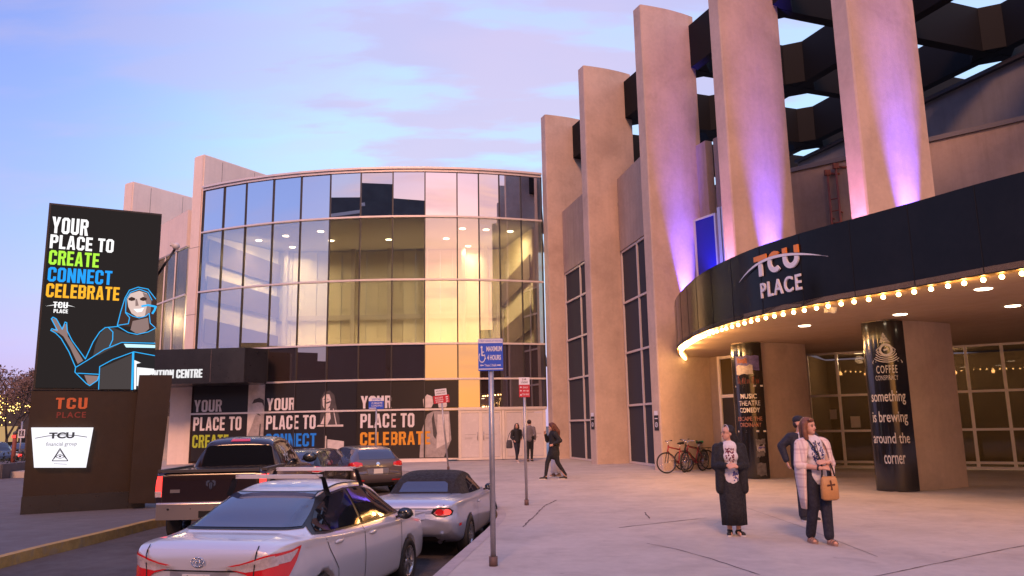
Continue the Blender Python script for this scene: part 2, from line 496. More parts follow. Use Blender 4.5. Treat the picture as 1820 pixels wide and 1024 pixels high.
EDGE = [(-3.2, -10), (-2.1, -1), (-.94, 9.1), (-.44, 13.4), (-.36, 15.4), (-.72, 17.2), (-1.55, 19.5), (-2.4, 22.5), (-2.75, 25.5), (-3.3, 28.4), (-4.9, 30.8), (-8, 32.4), (-14, 33.8), (-24, 35.2)]
def smooth2(pts, n=6):
    P = [Vector((*p, 0)) if len(p) == 2 else Vector(p) for p in pts]; out = []
    for i in range(len(P) - 1):
        a, b, c, d = P[max(i - 1, 0)], P[i], P[i + 1], P[min(i + 2, len(P) - 1)]
        for k in range(n):
            t = k / n
            out.append(.5 * ((2 * b) + (c - a) * t + (2 * a - 5 * b + 4 * c - d) * t * t + (3 * b - a - 3 * c + d) * t ** 3))
    out.append(P[-1])
    return out
edge = [(p.x, p.y) for p in smooth2(EDGE)]
mb = MB()
mb.prism(edge + [(-24, 70), (45, 70), (45, -10)], -.9, 0)
plaza = struct(mb.build('plaza', plazam))
# kerb stone along the plaza edge, a hair proud of the paving
mb = MB()
inner = []
for i, p in enumerate(edge):
    a = Vector(edge[max(i - 1, 0)]); b = Vector(edge[min(i + 1, len(edge) - 1)]); t = (b - a).normalized()
    inner.append((p[0] + t.y * .16, p[1] - t.x * .16))
mb.grid([[(x, y, .004) for x, y in edge], [(x, y, .004) for x, y in inner]], flip=True, smooth=False)
struct(mb.build('kerb', pm('kerb_concrete', (.40, .34, .335), .8, var=.14, vscale=2, bump=.3)))

# tooled joints and cracks of the paving, read off the photograph
jm = pm('joint_dirt', (.13, .10, .10), .95, var=.3, vscale=8)
def ground_line(name, pts, wd, jag=0.0):
    P = [atz(x, y, 0) for x, y in pts]
    Q = []
    for a, b in zip(P, P[1:]):
        n = max(2, int((b - a).length / .12)) if jag else 2
        for k in range(n): Q.append(a.lerp(b, k / n))
    Q.append(P[-1])
    mb = MB(); L_, Rr = [], []
    for i, p in enumerate(Q):
        t = (Q[min(i + 1, len(Q) - 1)] - Q[max(i - 1, 0)]).normalized(); n = Vector((-t.y, t.x, 0))
        o = n * random.uniform(-jag, jag); ww = wd * (random.uniform(.4, 1.2) if jag else 1) / 2
        L_.append(p + o + n * ww + Vector((0, 0, .004))); Rr.append(p + o - n * ww + Vector((0, 0, .004)))
    mb.grid([L_, Rr], smooth=False, flip=True)
    return struct(mb.build(name, jm))
ground_line('paving_crack', [(1530, 1030), (1640, 1007), (1740, 986), (1860, 962)], .022, .006)
ground_line('paving_crack', [(1100, 938), (1170, 930), (1255, 921)], .03, .012)
ground_line('paving_crack', [(929, 937), (950, 917), (968, 899), (990, 889)], .035, .012)
ground_line('paving_crack', [(1150, 966), (1200, 976), (1262, 993), (1350, 1022)], .018, .006)
ground_line('paving_joint', [(880, 852), (1080, 850), (1270, 842)], .02)
ground_line('paving_joint', [(1146, 911), (1151, 918), (1155, 922)], .03, .01)
ground_line('paving_joint', [(1290, 890), (1420, 935), (1560, 990)], .008)

# far sidewalk with the yellow kerb
zs = lambda x, y: zr(y) + .17
KL = [atz(x, y, -.33) for x, y in ((-60, 1012), (0, 996), (120, 968), (210, 946), (292, 926))]
d = (KL[-1] - KL[-2]).normalized()
KL += [KL[-1] + d * 4 + Vector((.6, .6, 0)), KL[-1] + d * 9 + Vector((-1, 4, 0)), Vector((-16, 35, 0)), Vector((-20, 45, 0)), Vector((-24, 60, 0))]
kl = [(p.x, p.y) for p in KL]
ks = [(p.x, p.y) for p in smooth2(kl, 5)]
kb = [(ks[0][0] - 1.5, ks[0][1] - 3)]
ks = kb + ks
off = []
for i, p in enumerate(ks):
    a = Vector(ks[max(i - 1, 0)]); b = Vector(ks[min(i + 1, len(ks) - 1)]); t = (b - a).normalized()
    off.append((p[0] - t.y * .17, p[1] + t.x * .17))
mb = MB()
mb.grid([[(-40, p[1] - 1, zs(*p)) for p in off], [(p[0], p[1], zs(*p)) for p in off]], smooth=False, flip=False)
struct(mb.build('sidewalk', walkm, fixn=False))
mb = MB()
mb.grid([[(p[0], p[1], zs(*p) + .004) for p in off], [(p[0] + .0, p[1], zs(*p) + .004) for p in ks], [(p[0] + .02, p[1], zr(p[1]) - .1) for p in ks]], smooth=False)
struct(mb.build('yellow_kerb', yellowm))

# ------------------------------------------------------------------ convention hall: curved glass front
CC, CRAD = Vector((-6.06, 59.0)), 21.6
def cyl(x, y, r=CRAD):
    d = ray(x, y); a = d.x ** 2 + d.y ** 2; o = Vector((0, 0)) - CC; b = 2 * (o.x * d.x + o.y * d.y); c = o.dot(o) - r * r
    D = max(b * b - 4 * a * c, 0); t = (-b - math.sqrt(D)) / (2 * a)
    return CAM + d * t
COLS = [355, 392, 432, 481, 531, 584, 639, 697, 755, 813, 852, 889, 928, 965]
ZS = [14.34, 11.95, 8.75, 5.59, 3.88, 2.44, .12]
MP = []
for x in COLS:
    p = cyl(x, 497); MP.append(Vector((p.x, p.y)))
def mull(i, out=0.0):
    v = (MP[i] - CC).normalized()
    return MP[i] + v * out

hall = thing('convention_hall', 'convention centre with a tall curved wall of mirrored glass panes between pale concrete fins', 'building', (-6, 38, 0))
g_up = glass_mat('upper_glass', (.74, .72, .67), .38, wob=.0)
g_sp = glass_mat('spandrel_glass', None, .72, dark=(.012, .011, .014))
g_lo = glass_mat('lower_glass', None, .30, dark=(.045, .031, .028))
rnd = random.Random(4)
for r in range(6):
    for c in range(13):
        if r >= 3 and c < 3: continue                              # behind the black entrance canopy
        if r == 5 and c >= 9: continue                             # doors
        a, b = mull(c), mull(c + 1)
        mt = (g_sp, g_up, g_up, g_lo, g_lo, g_lo)[r]
        t = (b - a).normalized()
        e = .03
        a2, b2 = a + t * e, b - t * e
        n = Vector((t.y, -t.x))
        j = [n * rnd.uniform(-.006, .006) for _ in range(2)]
        z1, z0 = ZS[r] - .03, ZS[r + 1] + .03
        tz = rnd.uniform(-.012, .012)
        mb = MB()
        q = [(*(a2 + j[0]), z0), (*(b2 + j[1]), z0), (*(b2 + j[1] + n * tz), z1), (*(a2 + j[0] + n * tz), z1)]
        mb.extrude([Vector(p) for p in q], (-n.x * .02, -n.y * .02, 0))
        mb.build('glass_pane', mt, hall, fixn=True)
# frame: pale horizontal rails, dark vertical mullions
for k, z in enumerate(ZS):
    mb = MB()
    for c in range(13):
        if 3 <= k <= 5 and c < 3 and k != 3: continue
        if k == 6 and c >= 9: continue
        a, b = mull(c, .02), mull(c + 1, .02)
        mb.bar((*a, z), (*b, z), .14, .085 if k else .16)
    mb.build('horizontal_rail', alu, hall)
mb = MB()
for c in range(14):
    p = mull(c, .012)
    lo = 3 if c < 3 else 6
    rz = math.atan2((p - CC).y, (p - CC).x)
    z0 = ZS[lo] if c < 9 else ZS[5]
    mb.box((p.x, p.y, (z0 + ZS[0]) / 2), (.10, .055, ZS[0] - z0 - .1), rz)
mb.build('mullion', darkm, hall)
# base plinth
mb = MB()
mb.grid([[(*mull(c, .10), .13) for c in range(9)] + [(*(mull(9, .1) - (mull(9) - mull(8)).normalized() * .5), .13)], [(*mull(c, .10), 0) for c in range(9)] + [(*(mull(9, .1) - (mull(9) - mull(8)).normalized() * .5), 0)]], smooth=False, flip=True)
mb.build('plinth', pylon_c, hall)
# roof, ceiling, upper floor and inner walls of the foyer
inn = [tuple(mull(c, -.12)) for c in range(14)]
backp = [(2.2, 50), (-19, 50)]
mb = MB(); mb.prism(inn + backp, 14.05, 14.2); mb.build('roof', darkm, hall)
ceilm = pm('foyer_ceiling', (.62, .58, .52), .8)
mb = MB(); mb.prism(inn + [(2.0, 46), (-18.4, 46)], 11.9, 12.1); mb.build('ceiling', ceilm, hall)
mb = MB(); mb.prism(inn + [(2.0, 46), (-18.4, 46)], 5.0, 5.45); mb.build('floor_slab', pm('foyer_carpet', (.16, .11, .08), .9), hall)
creamw = pm('cream_panel', (.74, .66, .48), .7, var=.05, vscale=.5)
brownw = pm('brown_stringer', (.17, .12, .085), .6, var=.1)
mb = MB()
pts = []
for k in range(27):
    x = -17.5 + k * .72
    mb.box((x, 44.6 + .05 * (k % 2), 8.7), (.70, .12, 6.3))
mb.build('back_wall', creamw, hall)
mb = MB()
for x in (-13.1, -9.2, -7.1, -5.0, -2.8, -1.5): mb.box((x, 44.3, 8.7), (.22, .35, 6.4))
mb.box((-8, 44.42, 7.9), (19, .1, .28))
mb.build('wall_batten', pm('batten', (.55, .48, .38), .7), hall)
for x in (-14.6, -12.0, -10.3, -8.2, -6.1, -3.9):
    mb = MB(); mb.box((x, 44.35, 5.75), (.8, .5, .55)); mb.build('radiator', pm('radiator_brown', (.20, .15, .13), .6), hall)
# stairs at both ends, their sides seen as slanting brown bands
for sgn, (x0, y0), (x1, y1) in ((1, (1.15, 39.7), (-.6, 45.2)), (-1, tuple(mull(0) + Vector((-.10, -.05)) + Vector((.52, .855)) * .30 + Vector((.855, -.52)) * .15), tuple(mull(0) + Vector((-.10, -.05)) + Vector((.52, .855)) * 5.2 + Vector((.855, -.52)) * .15))):
    mb = MB(); n = Vector((-(y1 - y0), x1 - x0)).normalized() * (1 if sgn > 0 else -1)
    mb.bar((x0, y0, 8.7), (x1, y1, 8.7), .12, 6.3); mb.build('side_wall', creamw, hall)
    mb = MB()
    for za, zb in ((9.0, 8.5), (6.75, 6.25), (11.0, 10.4)) if sgn < 0 else ((9.75, 8.95), (7.1, 6.3)):
        o = Vector((-.16 * sgn, 0))
        mb.extrude([(x0 + o.x, y0 - .1, za + .62), (x1 + o.x, y1 - .1, zb + .62), (x1 + o.x, y1 - .1, zb - .62), (x0 + o.x, y0 - .1, za - .62)], (-.06 * sgn, -.03, 0))
    mb.build('staircase', brownw, hall)
    ld = bpy.data.lights.new('stair_lamp', 'AREA'); ld.size = 1.2; ld.energy = 150; ld.color = (1, .74, .32)  # added area light without a fixture, brightens the stair side wall
    lo = bpy.data.objects.new('stair_lamp', ld); COL.objects.link(lo)
    q_ = Vector(((x0 + x1) / 2, (y0 + y1) / 2, 8.2)); lo.location = q_ + Vector((-2.2 * sgn, -1.6, 2.9)); lo.rotation_euler = (q_ - lo.location).to_track_quat('-Z', 'Y').to_euler()
# recessed ceiling lights
for i, (px, py) in enumerate(((460, 428), (508, 420), (570, 412), (822, 407), (864, 409), (907, 412), (832, 438), (520, 440), (640, 418), (760, 420), (700, 440))):
    p = atz(px, py, 11.88)
    if i > 7: p = Vector((-10 + 3.2 * (i - 8), 42.0, 11.88))
    o = MB().lathe([(0, 0), (.16, 0), (.17, .02)], 14, Matrix.Translation(p)).build('ceiling_light', emat('downlight_glow', (1, .86, .62), 14), hall)
    ld = bpy.data.lights.new('ceiling_lamp', 'AREA'); ld.shape = 'DISK'; ld.size = .5; ld.energy = 88; ld.color = (1, .80, .50); ld.spread = R_(150)
    lo = bpy.data.objects.new('ceiling_lamp', ld); COL.objects.link(lo); lo.location = p - Vector((0, 0, .06)); 
for x in (-15.2, -11.5, -8, -4.5, -1.6):                             # area lights without fixtures, aimed up the back wall
    ld = bpy.data.lights.new('wall_lamp', 'AREA'); ld.shape = 'RECTANGLE'; ld.size = 2.6; ld.size_y = .3; ld.energy = 52; ld.color = (1, .76, .40)
    lo = bpy.data.objects.new('wall_lamp', ld); COL.objects.link(lo); lo.location = (x, 43.2, 5.6); lo.rotation_euler = (R_(150), 0, 0)

# doors (two pairs) under the right end of the glass
frost = pm('frosted_pane', (.62, .57, .58), .25, var=.05, vscale=2)
DX = [(818, 853), (855, 890), (899, 934), (936, 967)]
doorn = (mull(12) - CC).normalized()
for k, (xa, xb) in enumerate(DX):
    a, b = cyl(xa, 770), cyl(xb, 770); a = Vector((a.x, a.y)); b = Vector((b.x, b.y)); t = (b - a).normalized(); n = Vector((t.y, -t.x))
    if k == 2: b = a + t * .86
    dr = node('door', hall); dr.matrix_basis = wm(hall).inverted()
    mb = MB()
    for p, q in (((a, .03), (a, 2.36)), ((b, .03), (b, 2.36))):
        mb.box((p[0].x, p[0].y, 1.2), (.09, .06, 2.34), math.atan2(t.y, t.x))
    for z in (.09, 2.31): mb.bar((*(a + t * .046), z), (*(b - t * .046), z), .058, .12)
    mb.build('door_frame', alu, dr)
    mb = MB(); mb.bar((*(a + t * .05), 1.2), (*(b - t * .05), 1.2), .02, 2.08); mb.build('pane', frost, dr)
    mb = MB(); hx = (b - t * .12 if k % 2 == 0 else a + t * .12) + n * .05
    mb.tube((*hx, .95), (*hx, 1.35), .016, seg=8); mb.build('handle', steel, dr)
    mb = MB()
    for dz in (0, .045, .2): mb.bar((*(a + t * .22 + n * .013), 1.02 + dz), (*(a + t * (.55 + dz) + n * .013), 1.02 + dz), .002, .014)
    mb.build('opening_hours', pm('grey_print', (.25, .22, .23), .6), dr)
mb = MB()
for x in (815, 894.5, 968):
    p = cyl(x, 770); mb.box((p.x, p.y, 1.22), (.13, .1, 2.36), .2)
a, b = cyl(813, 728), cyl(968, 728)
for c in range(9, 13): mb.bar((*mull(c, .03), 2.44), (*mull(c + 1, .03), 2.44), .1, .14)
mb.build('door_surround', alu, hall)
darkroom = pm('dark_interior', (.045, .035, .032), .9)
mb = MB()
mb.bar((*mull(9, -1.6), 1.25), (*mull(13, -1.6), 1.25), .05, 2.5)
mb.build('vestibule_wall', darkroom, hall)

# pale concrete end fins, the roof edge and the recessed wing at the left
def pyl(px, ptop, Y, depth, zbot, wd=.75):
    a = atY(px, ptop, Y)
    return a
A0 = mull(0) + Vector((-.10, -.05))
pA = atY(340, 275, A0.y + .1); ztA = pA.z
back = Vector((.52, .855))                                         # the fin runs back and to the right
fw = .86
def fin(p, zt, ln, name='concrete_fin', z0=0.0):
    mb = MB(); t = Vector((back.y, -back.x)) * -1                  # left normal
    c = [p, p + t * fw, p + t * fw + back * ln, p + back * ln]
    q = []
    mb.prism([tuple(v) for v in c], z0, zt)
    bmesh.ops.bevel(mb.bm, geom=[e for e in mb.bm.edges if abs(e.verts[0].co.z - zt) < .01 and abs(e.verts[1].co.z - zt) < .01 or abs(e.verts[0].co.z - e.verts[1].co.z) > 1], offset=.07, segments=2, affect='EDGES')
    o = mb.build(name, pylon_c, hall)
    mb = MB()
    for z in (4.0, 7.6, 11.2):
        if z < zt: mb.box(None, (fw + .006, .006, .02), M=Matrix.Translation((*(p + t * fw / 2 - back * .002), z)) @ Matrix.Rotation(math.atan2(t.y, t.x), 4, 'Z'))
    for d_ in (1.2, 3.4):
        mb.box(None, (.02, .006, zt - .3), M=Matrix.Translation((*(p + back * d_ - t * .002), zt / 2)) @ Matrix.Rotation(math.atan2(back.y, back.x), 4, 'Z'))
    mb.build('panel_joint', jm, hall)
    return o
fin(A0, ztA, 9.0)
BY = 44.5
pB = atY(236, 330, BY)
fin(Vector((pB.x, pB.y)), atY(228, 322, BY).z, 9.0)
# roof edge coping on the curve
mb = MB()
for c in range(13): mb.bar((*mull(c, .06), 14.44), (*mull(c + 1, .06), 14.44), .22, .10)
mb.build('roof_coping', alu, hall)
# wing glazing between the two fins
a = Vector((pB.x, pB.y)) + back * 1.2; b = A0 + Vector((-.84, .6))
ztw = atY(300, 395, 43).z
wg = MB(); wf = MB()
tw = (b - a); 
for k in range(4):
    p, q = a + tw * (k / 4), a + tw * ((k + 1) / 4)
    for z0, z1 in ((2.4, 5.6), (5.6, 8.75), (8.75, 11.4)):
        wg.extrude([(*p, z0), (*q, z0), (*q, z1), (*p, z1)], (.01, .02, 0))
        wf.bar((*p, z1), (*q, z1), .12, .09)
    wf.box((p.x, p.y, 6.9), (.07, .12, 9.0))
wg.build('wing_glass', glass_mat('wing_glass', (.5, .48, .43), .10, wob=0, fres=.25), hall, fixn=True)
wf.build('wing_frame', alu, hall)
mb = MB(); mb.bar((*(a + Vector((0, .1))), 12.4), (*(b + Vector((0, .1))), 12.4), .3, 2.0); mb.build('wing_parapet', pylon_c, hall)
mb = MB(); mb.bar((a.x + 1, a.y + 4, 6.5), (b.x + 1, b.y + 5, 6.5), .1, 9); mb.build('wing_inner_wall', pm('wing_wall', (.42, .37, .30), .8), hall)
ld = bpy.data.lights.new('wing_lamp', 'POINT'); ld.energy = 150; ld.color = (1, .82, .55); ld.shadow_soft_size = .4  # added point light without a fixture, brightens the wing's inner wall
lo = bpy.data.objects.new('wing_lamp', ld); COL.objects.link(lo); lo.location = (a.x + 1.6, a.y + 1.6, 8.3)
# lower left wall under the canopy: pale piers
mb = MB()
for (xa, xb, dpt) in ((296, 325, .2), (322, 345, .55)):
    p, q = atY(xa, 800, 39.6 - dpt), atY(xb, 800, 39.6 - dpt)
    mb.box(((p.x + q.x) / 2, 39.9, 2.0), (abs(q.x - p.x), .6 + dpt, 4.0))
mb.build('entrance_pier', pylon_c, hall)

# black entrance canopy
CY = 36.2
cl_, cr_ = atY(215, 640, CY), atY(475, 640, CY + .2)
zt, zb = atY(472, 617, CY).z, atY(472, 679, CY).z
mb = MB()
ce = atY(475, 640, CY + .9); cpoly = [(cl_.x, CY + .5), (cr_.x - 1.0, CY), (ce.x, CY + .9), (ce.x - .9, 38.6), (cl_.x, 40)]
mb.prism(cpoly, zb, zt)
mb.build('entrance_canopy', blackp, hall)
mb = MB()
ctx = (Vector((cr_.x - 1.0, CY)) - Vector((cl_.x, CY + .5))).normalized(); cn = Vector((ctx.y, -ctx.x))
f = plane_fn((cl_.x, CY + .5, 0), (*ctx, 0), (0, 0, 1), (*cn, 0))
pr0 = onpl(207, 0, f(0, 0), Vector((*cn, 0))); 
def on_can(x, y):
    p = onpl(x, y, f(0, 0), Vector((*cn, 0))); v = p - f(0, 0); return v.dot(Vector((*ctx, 0))), p.z
xa, ya = on_can(233, 676); xb, yb = on_can(360, 656)
block_text(mb, 'CONVENTION CENTRE', (xa, ya + .05, xb, yb), f, thick=.04)
mb.build('canopy_lettering', emat('white_letter_glow', (.9, .88, .9), .8), hall)
mb = MB(); xs_ = on_can(375, 640)[0]
mb.bar(f(xs_, zb + .05, .003), f(xs_, zt - .05, .003), .02, .006, up=(*cn, 0)); mb.build('canopy_joint', jm, hall)
# glazing under the canopy (first poster is on it)
LA, LB = Vector((-16.0, 38.9)), Vector((mull(3).x, mull(3).y))
mb = MB(); mb.bar((*LA, 2.0), (*LB, 2.0), .03, 3.9); mb.build('lower_glazing', g_lo, hall)
mb = MB(); tt = (LB - LA).normalized()
mb.bar((*LA, 2.44), (*LB, 2.44), .16, .09)
mb.bar((*LB, 0), (*LB, 3.7), .12, .1, up=(1, 0, 0))
mb.build('lower_rail', alu, hall)
# ------------------------------------------------------------------ posters on the ground floor glass
print_w = pm('poster_white', (.72, .67, .68), .5, var=.06, vscale=3)
print_b = pm('poster_black', (.022, .018, .018), .3)
pgreen = pm('poster_green', (.42, .52, .03), .5); pblue = pm('poster_blue', (.01, .22, .80), .5); porange = pm('poster_orange', (.72, .31, .02), .5)
grey1 = pm('photo_light', (.60, .53, .50), .6, var=.15, vscale=4); grey2 = pm('photo_mid', (.36, .31, .30), .6, var=.25, vscale=4); grey3 = pm('photo_dark', (.07, .06, .06), .6, var=.3, vscale=5)
skinp = pm('photo_face', (.66, .57, .54), .6, var=.12, vscale=6)


def seg_poster(P0, P1, third, tcol, x_text, who):
    """flat film on the glass from P0 to P1 (plan points) reaching 3.8 m"""
    t = (P1 - P0); wd = t.length; t.normalize(); n = Vector((t.y, -t.x))
    f = plane_fn((*(P0 + n * .06), 0), (*t, 0), (0, 0, 1), (*n, 0))
    po = MB(); po.face([f(0, .16, 0), f(wd, .16, 0), f(wd, 2.38, 0), f(0, 2.38, 0)]); po.face([f(0, 2.50, 0), f(wd, 2.50, 0), f(wd, 3.82, 0), f(0, 3.82, 0)])
    o = po.build('poster', print_b, hall)
    mb = MB()
    x0 = x_text
    block_text(mb, 'YOUR', (x0, 2.53, x0 + 1.47, 3.12), lambda x, y, d=0: f(x, y, .008))
    block_text(mb, 'PLACE TO', (x0, 1.62, x0 + 2.55, 2.28), lambda x, y, d=0: f(x, y, .008))
    mb.mi = 1
    block_text(mb, third, (x0, .80, x0 + {'CREATE': 1.9, 'CONNECT': 2.6, 'CELEBRATE': 3.3}[third], 1.42), lambda x, y, d=0: f(x, y, .008))
    mb.build('lettering', [print_w, tcol], o)
    g = lambda pts, d: [f(x, y, d) for x, y in pts]
    mb = MB()
    if who == 'chef':
        c = x0 + 3.15
        mb.mi = 0; mb.face(g([(c - .75, .2), (c + .85, .2), (c + .85, 3.80), (c - .30, 3.80), (c - .30, 2.52), (c - .30, 1.2)], .004))
        mb.mi = 1; mb.face(g([(c - .85, .9), (c - .35, 1.15), (c - .1, 1.7), (c + .1, 2.3), (c + .45, 2.42), (c + .78, 2.2), (c + .85, 1.2), (c + .85, .2), (c - .9, .2)], .008))
        mb.mi = 2; mb.face(g([(c + .02, 2.55), (c + .05, 2.85), (c + .2, 3.0), (c + .45, 2.95), (c + .5, 2.6), (c + .35, 2.38), (c + .15, 2.4)], .012))
        mb.mi = 3; mb.face(g([(c - .08, 2.88), (c + .02, 3.08), (c + .3, 3.16), (c + .52, 3.05), (c + .55, 2.75), (c + .44, 2.92), (c + .2, 2.94)], .016))
        mb.face(g([(c + .3, .9), (c + .36, 1.9), (c + .42, 1.9), (c + .40, .9)], .012))
        mb.face(g([(c + .14, 2.5), (c + .34, 2.36), (c + .40, 2.28), (c + .12, 2.4)], .016))
    elif who == 'speaker':
        c = x0 + 3.05
        mb.mi = 3; mb.face(g([(c - .25, 2.55), (c - .28, 3.0), (c - .1, 3.35), (c + .18, 3.42), (c + .42, 3.2), (c + .52, 2.7), (c + .7, 2.1), (c + .72, 1.75), (c - .3, 1.75)], .004))
        mb.mi = 2; mb.face(g([(c - .16, 2.72), (c - .18, 3.05), (c - .04, 3.25), (c + .16, 3.24), (c + .26, 2.98), (c + .2, 2.68), (c + .06, 2.52), (c - .06, 2.53)], .008))
        mb.face(g([(c - .02, 2.5), (c + .2, 2.6), (c + .26, 2.1), (c + .1, 1.8), (c - .25, 1.85), (c - .1, 2.15)], .008))
        mb.mi = 0; mb.face(g([(c - .08, 2.70), (c + .10, 2.72), (c + .05, 2.66), (c - .04, 2.65)], .012))
        mb.face(g([(c - .45, 1.72), (c + .9, 1.70), (c + .9, 1.80), (c - .38, 1.80)], .010))
        mb.face(g([(c + .52, 1.8), (c + .36, 2.55), (c + .40, 2.56), (c + .58, 1.8)], .012))
        mb.face(g([(c + .0, .2), (c + .0, 1.28), (c + .07, 1.28), (c + .07, .2)], .012))
        mb.face(g([(c + .12, .2), (c + .12, 1.12), (c + .95, 1.02), (c + .95, .2)], .012))
        mb.mi = 3
        for ex in (-.09, .1): mb.face(g([(c + ex - .04, 3.0), (c + ex, 3.035), (c + ex + .05, 3.0), (c + ex, 2.985)], .012))
        mb.face(g([(c + .0, 2.85), (c + .22, 2.92), (c + .24, 2.86), (c + .03, 2.79)], .014))
    else:
        c = x0 + 3.35
        mb.mi = 1; mb.face(g([(c - .55, .2), (c - .5, 1.3), (c - .2, 2.2), (c + .1, 2.36), (c + .85, 2.34), (c + .95, 1.0), (c + .6, .2)], .004))
        mb.mi = 0; mb.face(g([(c + .25, .6), (c + .3, 2.2), (c + .82, 2.2), (c + .85, .9)], .008))
        mb.mi = 2; mb.face(g([(c - .35, 2.52), (c - .4, 2.9), (c - .2, 3.15), (c + .05, 3.05), (c + .1, 2.7), (c + 0, 2.52)], .008))
        mb.face(g([(c + .35, 2.52), (c + .3, 2.85), (c + .5, 3.05), (c + .72, 2.9), (c + .75, 2.6), (c + .7, 2.52)], .008))
        mb.mi = 3; mb.face(g([(c + .1, 1.2), (c + .02, 2.0), (c + .12, 2.3), (c + .16, 1.9), (c + .28, 1.3), (c + .2, 1.05)], .012))
    mb.build('portrait', [grey1, grey2, skinp, grey3], o)


def plan(x, y):
    p = cyl(x, y); return Vector((p.x, p.y))
def onseg(px, A, B):
    """point of segment AB (plan) under pixel column px at eye height"""
    d = ray(px, 757); k = d.x / d.y
    den = (B.x - A.x) - k * (B.y - A.y)
    s = (k * A.y - A.x) / den
    return A + (B - A) * s
pa = onseg(343, LA, LB)
seg_poster(pa, LB - (LB - LA).normalized() * .1, 'CREATE', pgreen, .05, 'chef')
def film(c0, c1, *a):
    seg_poster(mull(c0, .0) + (mull(c0) - CC).normalized() * .07, mull(c1) + (mull(c1) - CC).normalized() * .07, *a)
film(3, 6, 'CONNECT', pblue, .12, 'speaker')
film(6, 9, 'CELEBRATE', porange, .18, 'couple')

# ------------------------------------------------------------------ theatre with the row of concrete fins
ES, ET = Vector((-.349, .937)), Vector((.937, .349))
O5 = Vector((8.41, 18.59))
theatre = thing('theatre_building', 'theatre with tall concrete fins, a dark roof lattice and a lit round marquee', 'building', (9, 22, 0))
FA, FB = Vector((.927, .375)), Vector((.375, -.927))                 # fin axis, towards the camera
PB = [Vector((8.41, 18.59)), Vector((6.55, 23.3)), Vector((4.89, 27.85)), Vector((3.16, 32.9)), Vector((1.66, 38.4))]
OUT = [(0, -.28), (0, .19), (.03, .235), (.3, .255), (.6, .27), (.95, .28), (1.25, .275), (1.55, .255), (1.9, .22), (2.2, .175), (2.45, .125),
       (2.5, .03), (2.5, -.3), (2.1, -.36), (1.5, -.4), (.9, -.4), (.4, -.36), (.06, -.31)]
def fp(i, t, s): return PB[i] + FA * t + FB * (s + .28)
FINZ = 17.4
for i in range(5):
    mb = MB()
    poly = [fp(i, t, s) for t, s in OUT]
    mb.prism([tuple(p) for p in poly], 0, FINZ)
    # horizontal pour lines and edge chips come from the material; split the height for shading
    mb.build('concrete_fin', concrete, theatre)
# wall behind the fins, with tall window strips
def W2(s, t): return O5 + ES * s + ET * t
mb = MB()
def wseg(s0, s1, t0, t1, z0, z1, th=.3):
    a, b = W2(s0, t0), W2(s1, t1); mb.bar((*a, (z0 + z1) / 2), (*b, (z0 + z1) / 2), th, z1 - z0)
wseg(6.2, 8.7, 2.6, 2.5, 0, 12); wseg(8.9, 11.2, 2.3, 2.3, 0, 12)
SA0, SA1 = Vector((2.70, 38.05)), Vector((3.78, 33.6))
SB0, SB1 = Vector((4.80, 32.85)), Vector((5.62, 28.5))
for p_, q_, zb_ in ((SA0, SA1, atY(1008, 488, 38).z + .06), (SB0, SB1, atY(1104, 450, 32.9).z + .06)): mb.bar((*p_, (zb_ + 12.2) / 2), (*q_, (zb_ + 12.2) / 2), .2, 12.2 - zb_)
mb.build('wall', wallmat, theatre)
tg = glass_mat('strip_glass', None, .05, dark=(.085, .078, .08), fres=.25)
def strip(p, q, ztop, rows, split):
    """window strip from plan point p to q"""
    t = (q - p); ln = t.length; t.normalize(); n = Vector((-t.y, t.x))
    if n.dot(Vector((-1, -.3))) < 0: n = -n
    p = p + n * .02; q = q + n * .02
    wn = node('window_strip', theatre); wn.matrix_basis = wm(theatre).inverted()
    xs = [0, ln * split, ln]
    mb = MB()
    for x in xs: mb.bar((*(p + t * x), .02), (*(p + t * x), ztop), .09, .10, up=(*t, 0))
    zz = [.05] + [ztop * r for r in rows] + [ztop]
    for z in zz: 
        for xa, xb in zip(xs, xs[1:]): mb.bar((*(p + t * (xa + .046)), z), (*(p + t * (xb - .046)), z), .08, .085)
    mb.build('frame', alu, wn)
    mb = MB()
    for xa, xb in zip(xs, xs[1:]):
        for za, zb_ in zip(zz, zz[1:]): mb.bar((*(p + t * (xa + .05) - n * .02), (za + zb_) / 2), (*(p + t * (xb - .05) - n * .02), (za + zb_) / 2), .012, zb_ - za - .08)
    mb.build('pane', tg, wn)
    mb = MB(); mb.bar((*(p - n * .9), ztop / 2), (*(q - n * .9), ztop / 2), .05, ztop); mb.build('blind', pm('grey_blind', (.30, .29, .29), .9, var=.1, vscale=.5), wn)
strip(SA0, SA1, atY(1008, 488, 38).z, (.20, .42, .63, .84), .51)
strip(SB0, SB1, atY(1104, 450, 32.9).z, (.265, .51, .75), .44)
# upper rear walls
UW = [Vector((4.6, 33.3)), Vector((8.2, 31.0)), Vector((14.8, 25.5)), Vector((24, 17.5))]
mb = MB()
for a, b in zip(UW, UW[1:]): mb.bar((*a, 7.6), (*b, 7.6), .35, 6.8)
mb.build('rear_wall', wallmat, theatre)
mb = MB()
for a, b in zip(UW, UW[1:]): mb.bar((*a, 11.08), (*b, 11.08), .5, .16)
mb.build('wall_coping', pm('coping_metal', (.20, .17, .16), .5, .3), theatre)
mb = MB()
pw = [Vector((14.9, 38.5)), Vector((18.9, 27.4)), Vector((26, 8)), Vector((40, 14)), Vector((34, 44))]
mb.prism([tuple(p) for p in pw], 5, 14.7); mb.build('penthouse', greywall, theatre)
mb = MB()
for a, b in zip(pw, pw[1:3]): mb.bar((*a, 14.78), (*b, 14.78), .4, .15)
mb.build('penthouse_coping', pm('coping_dark', (.06, .055, .06), .5), theatre)
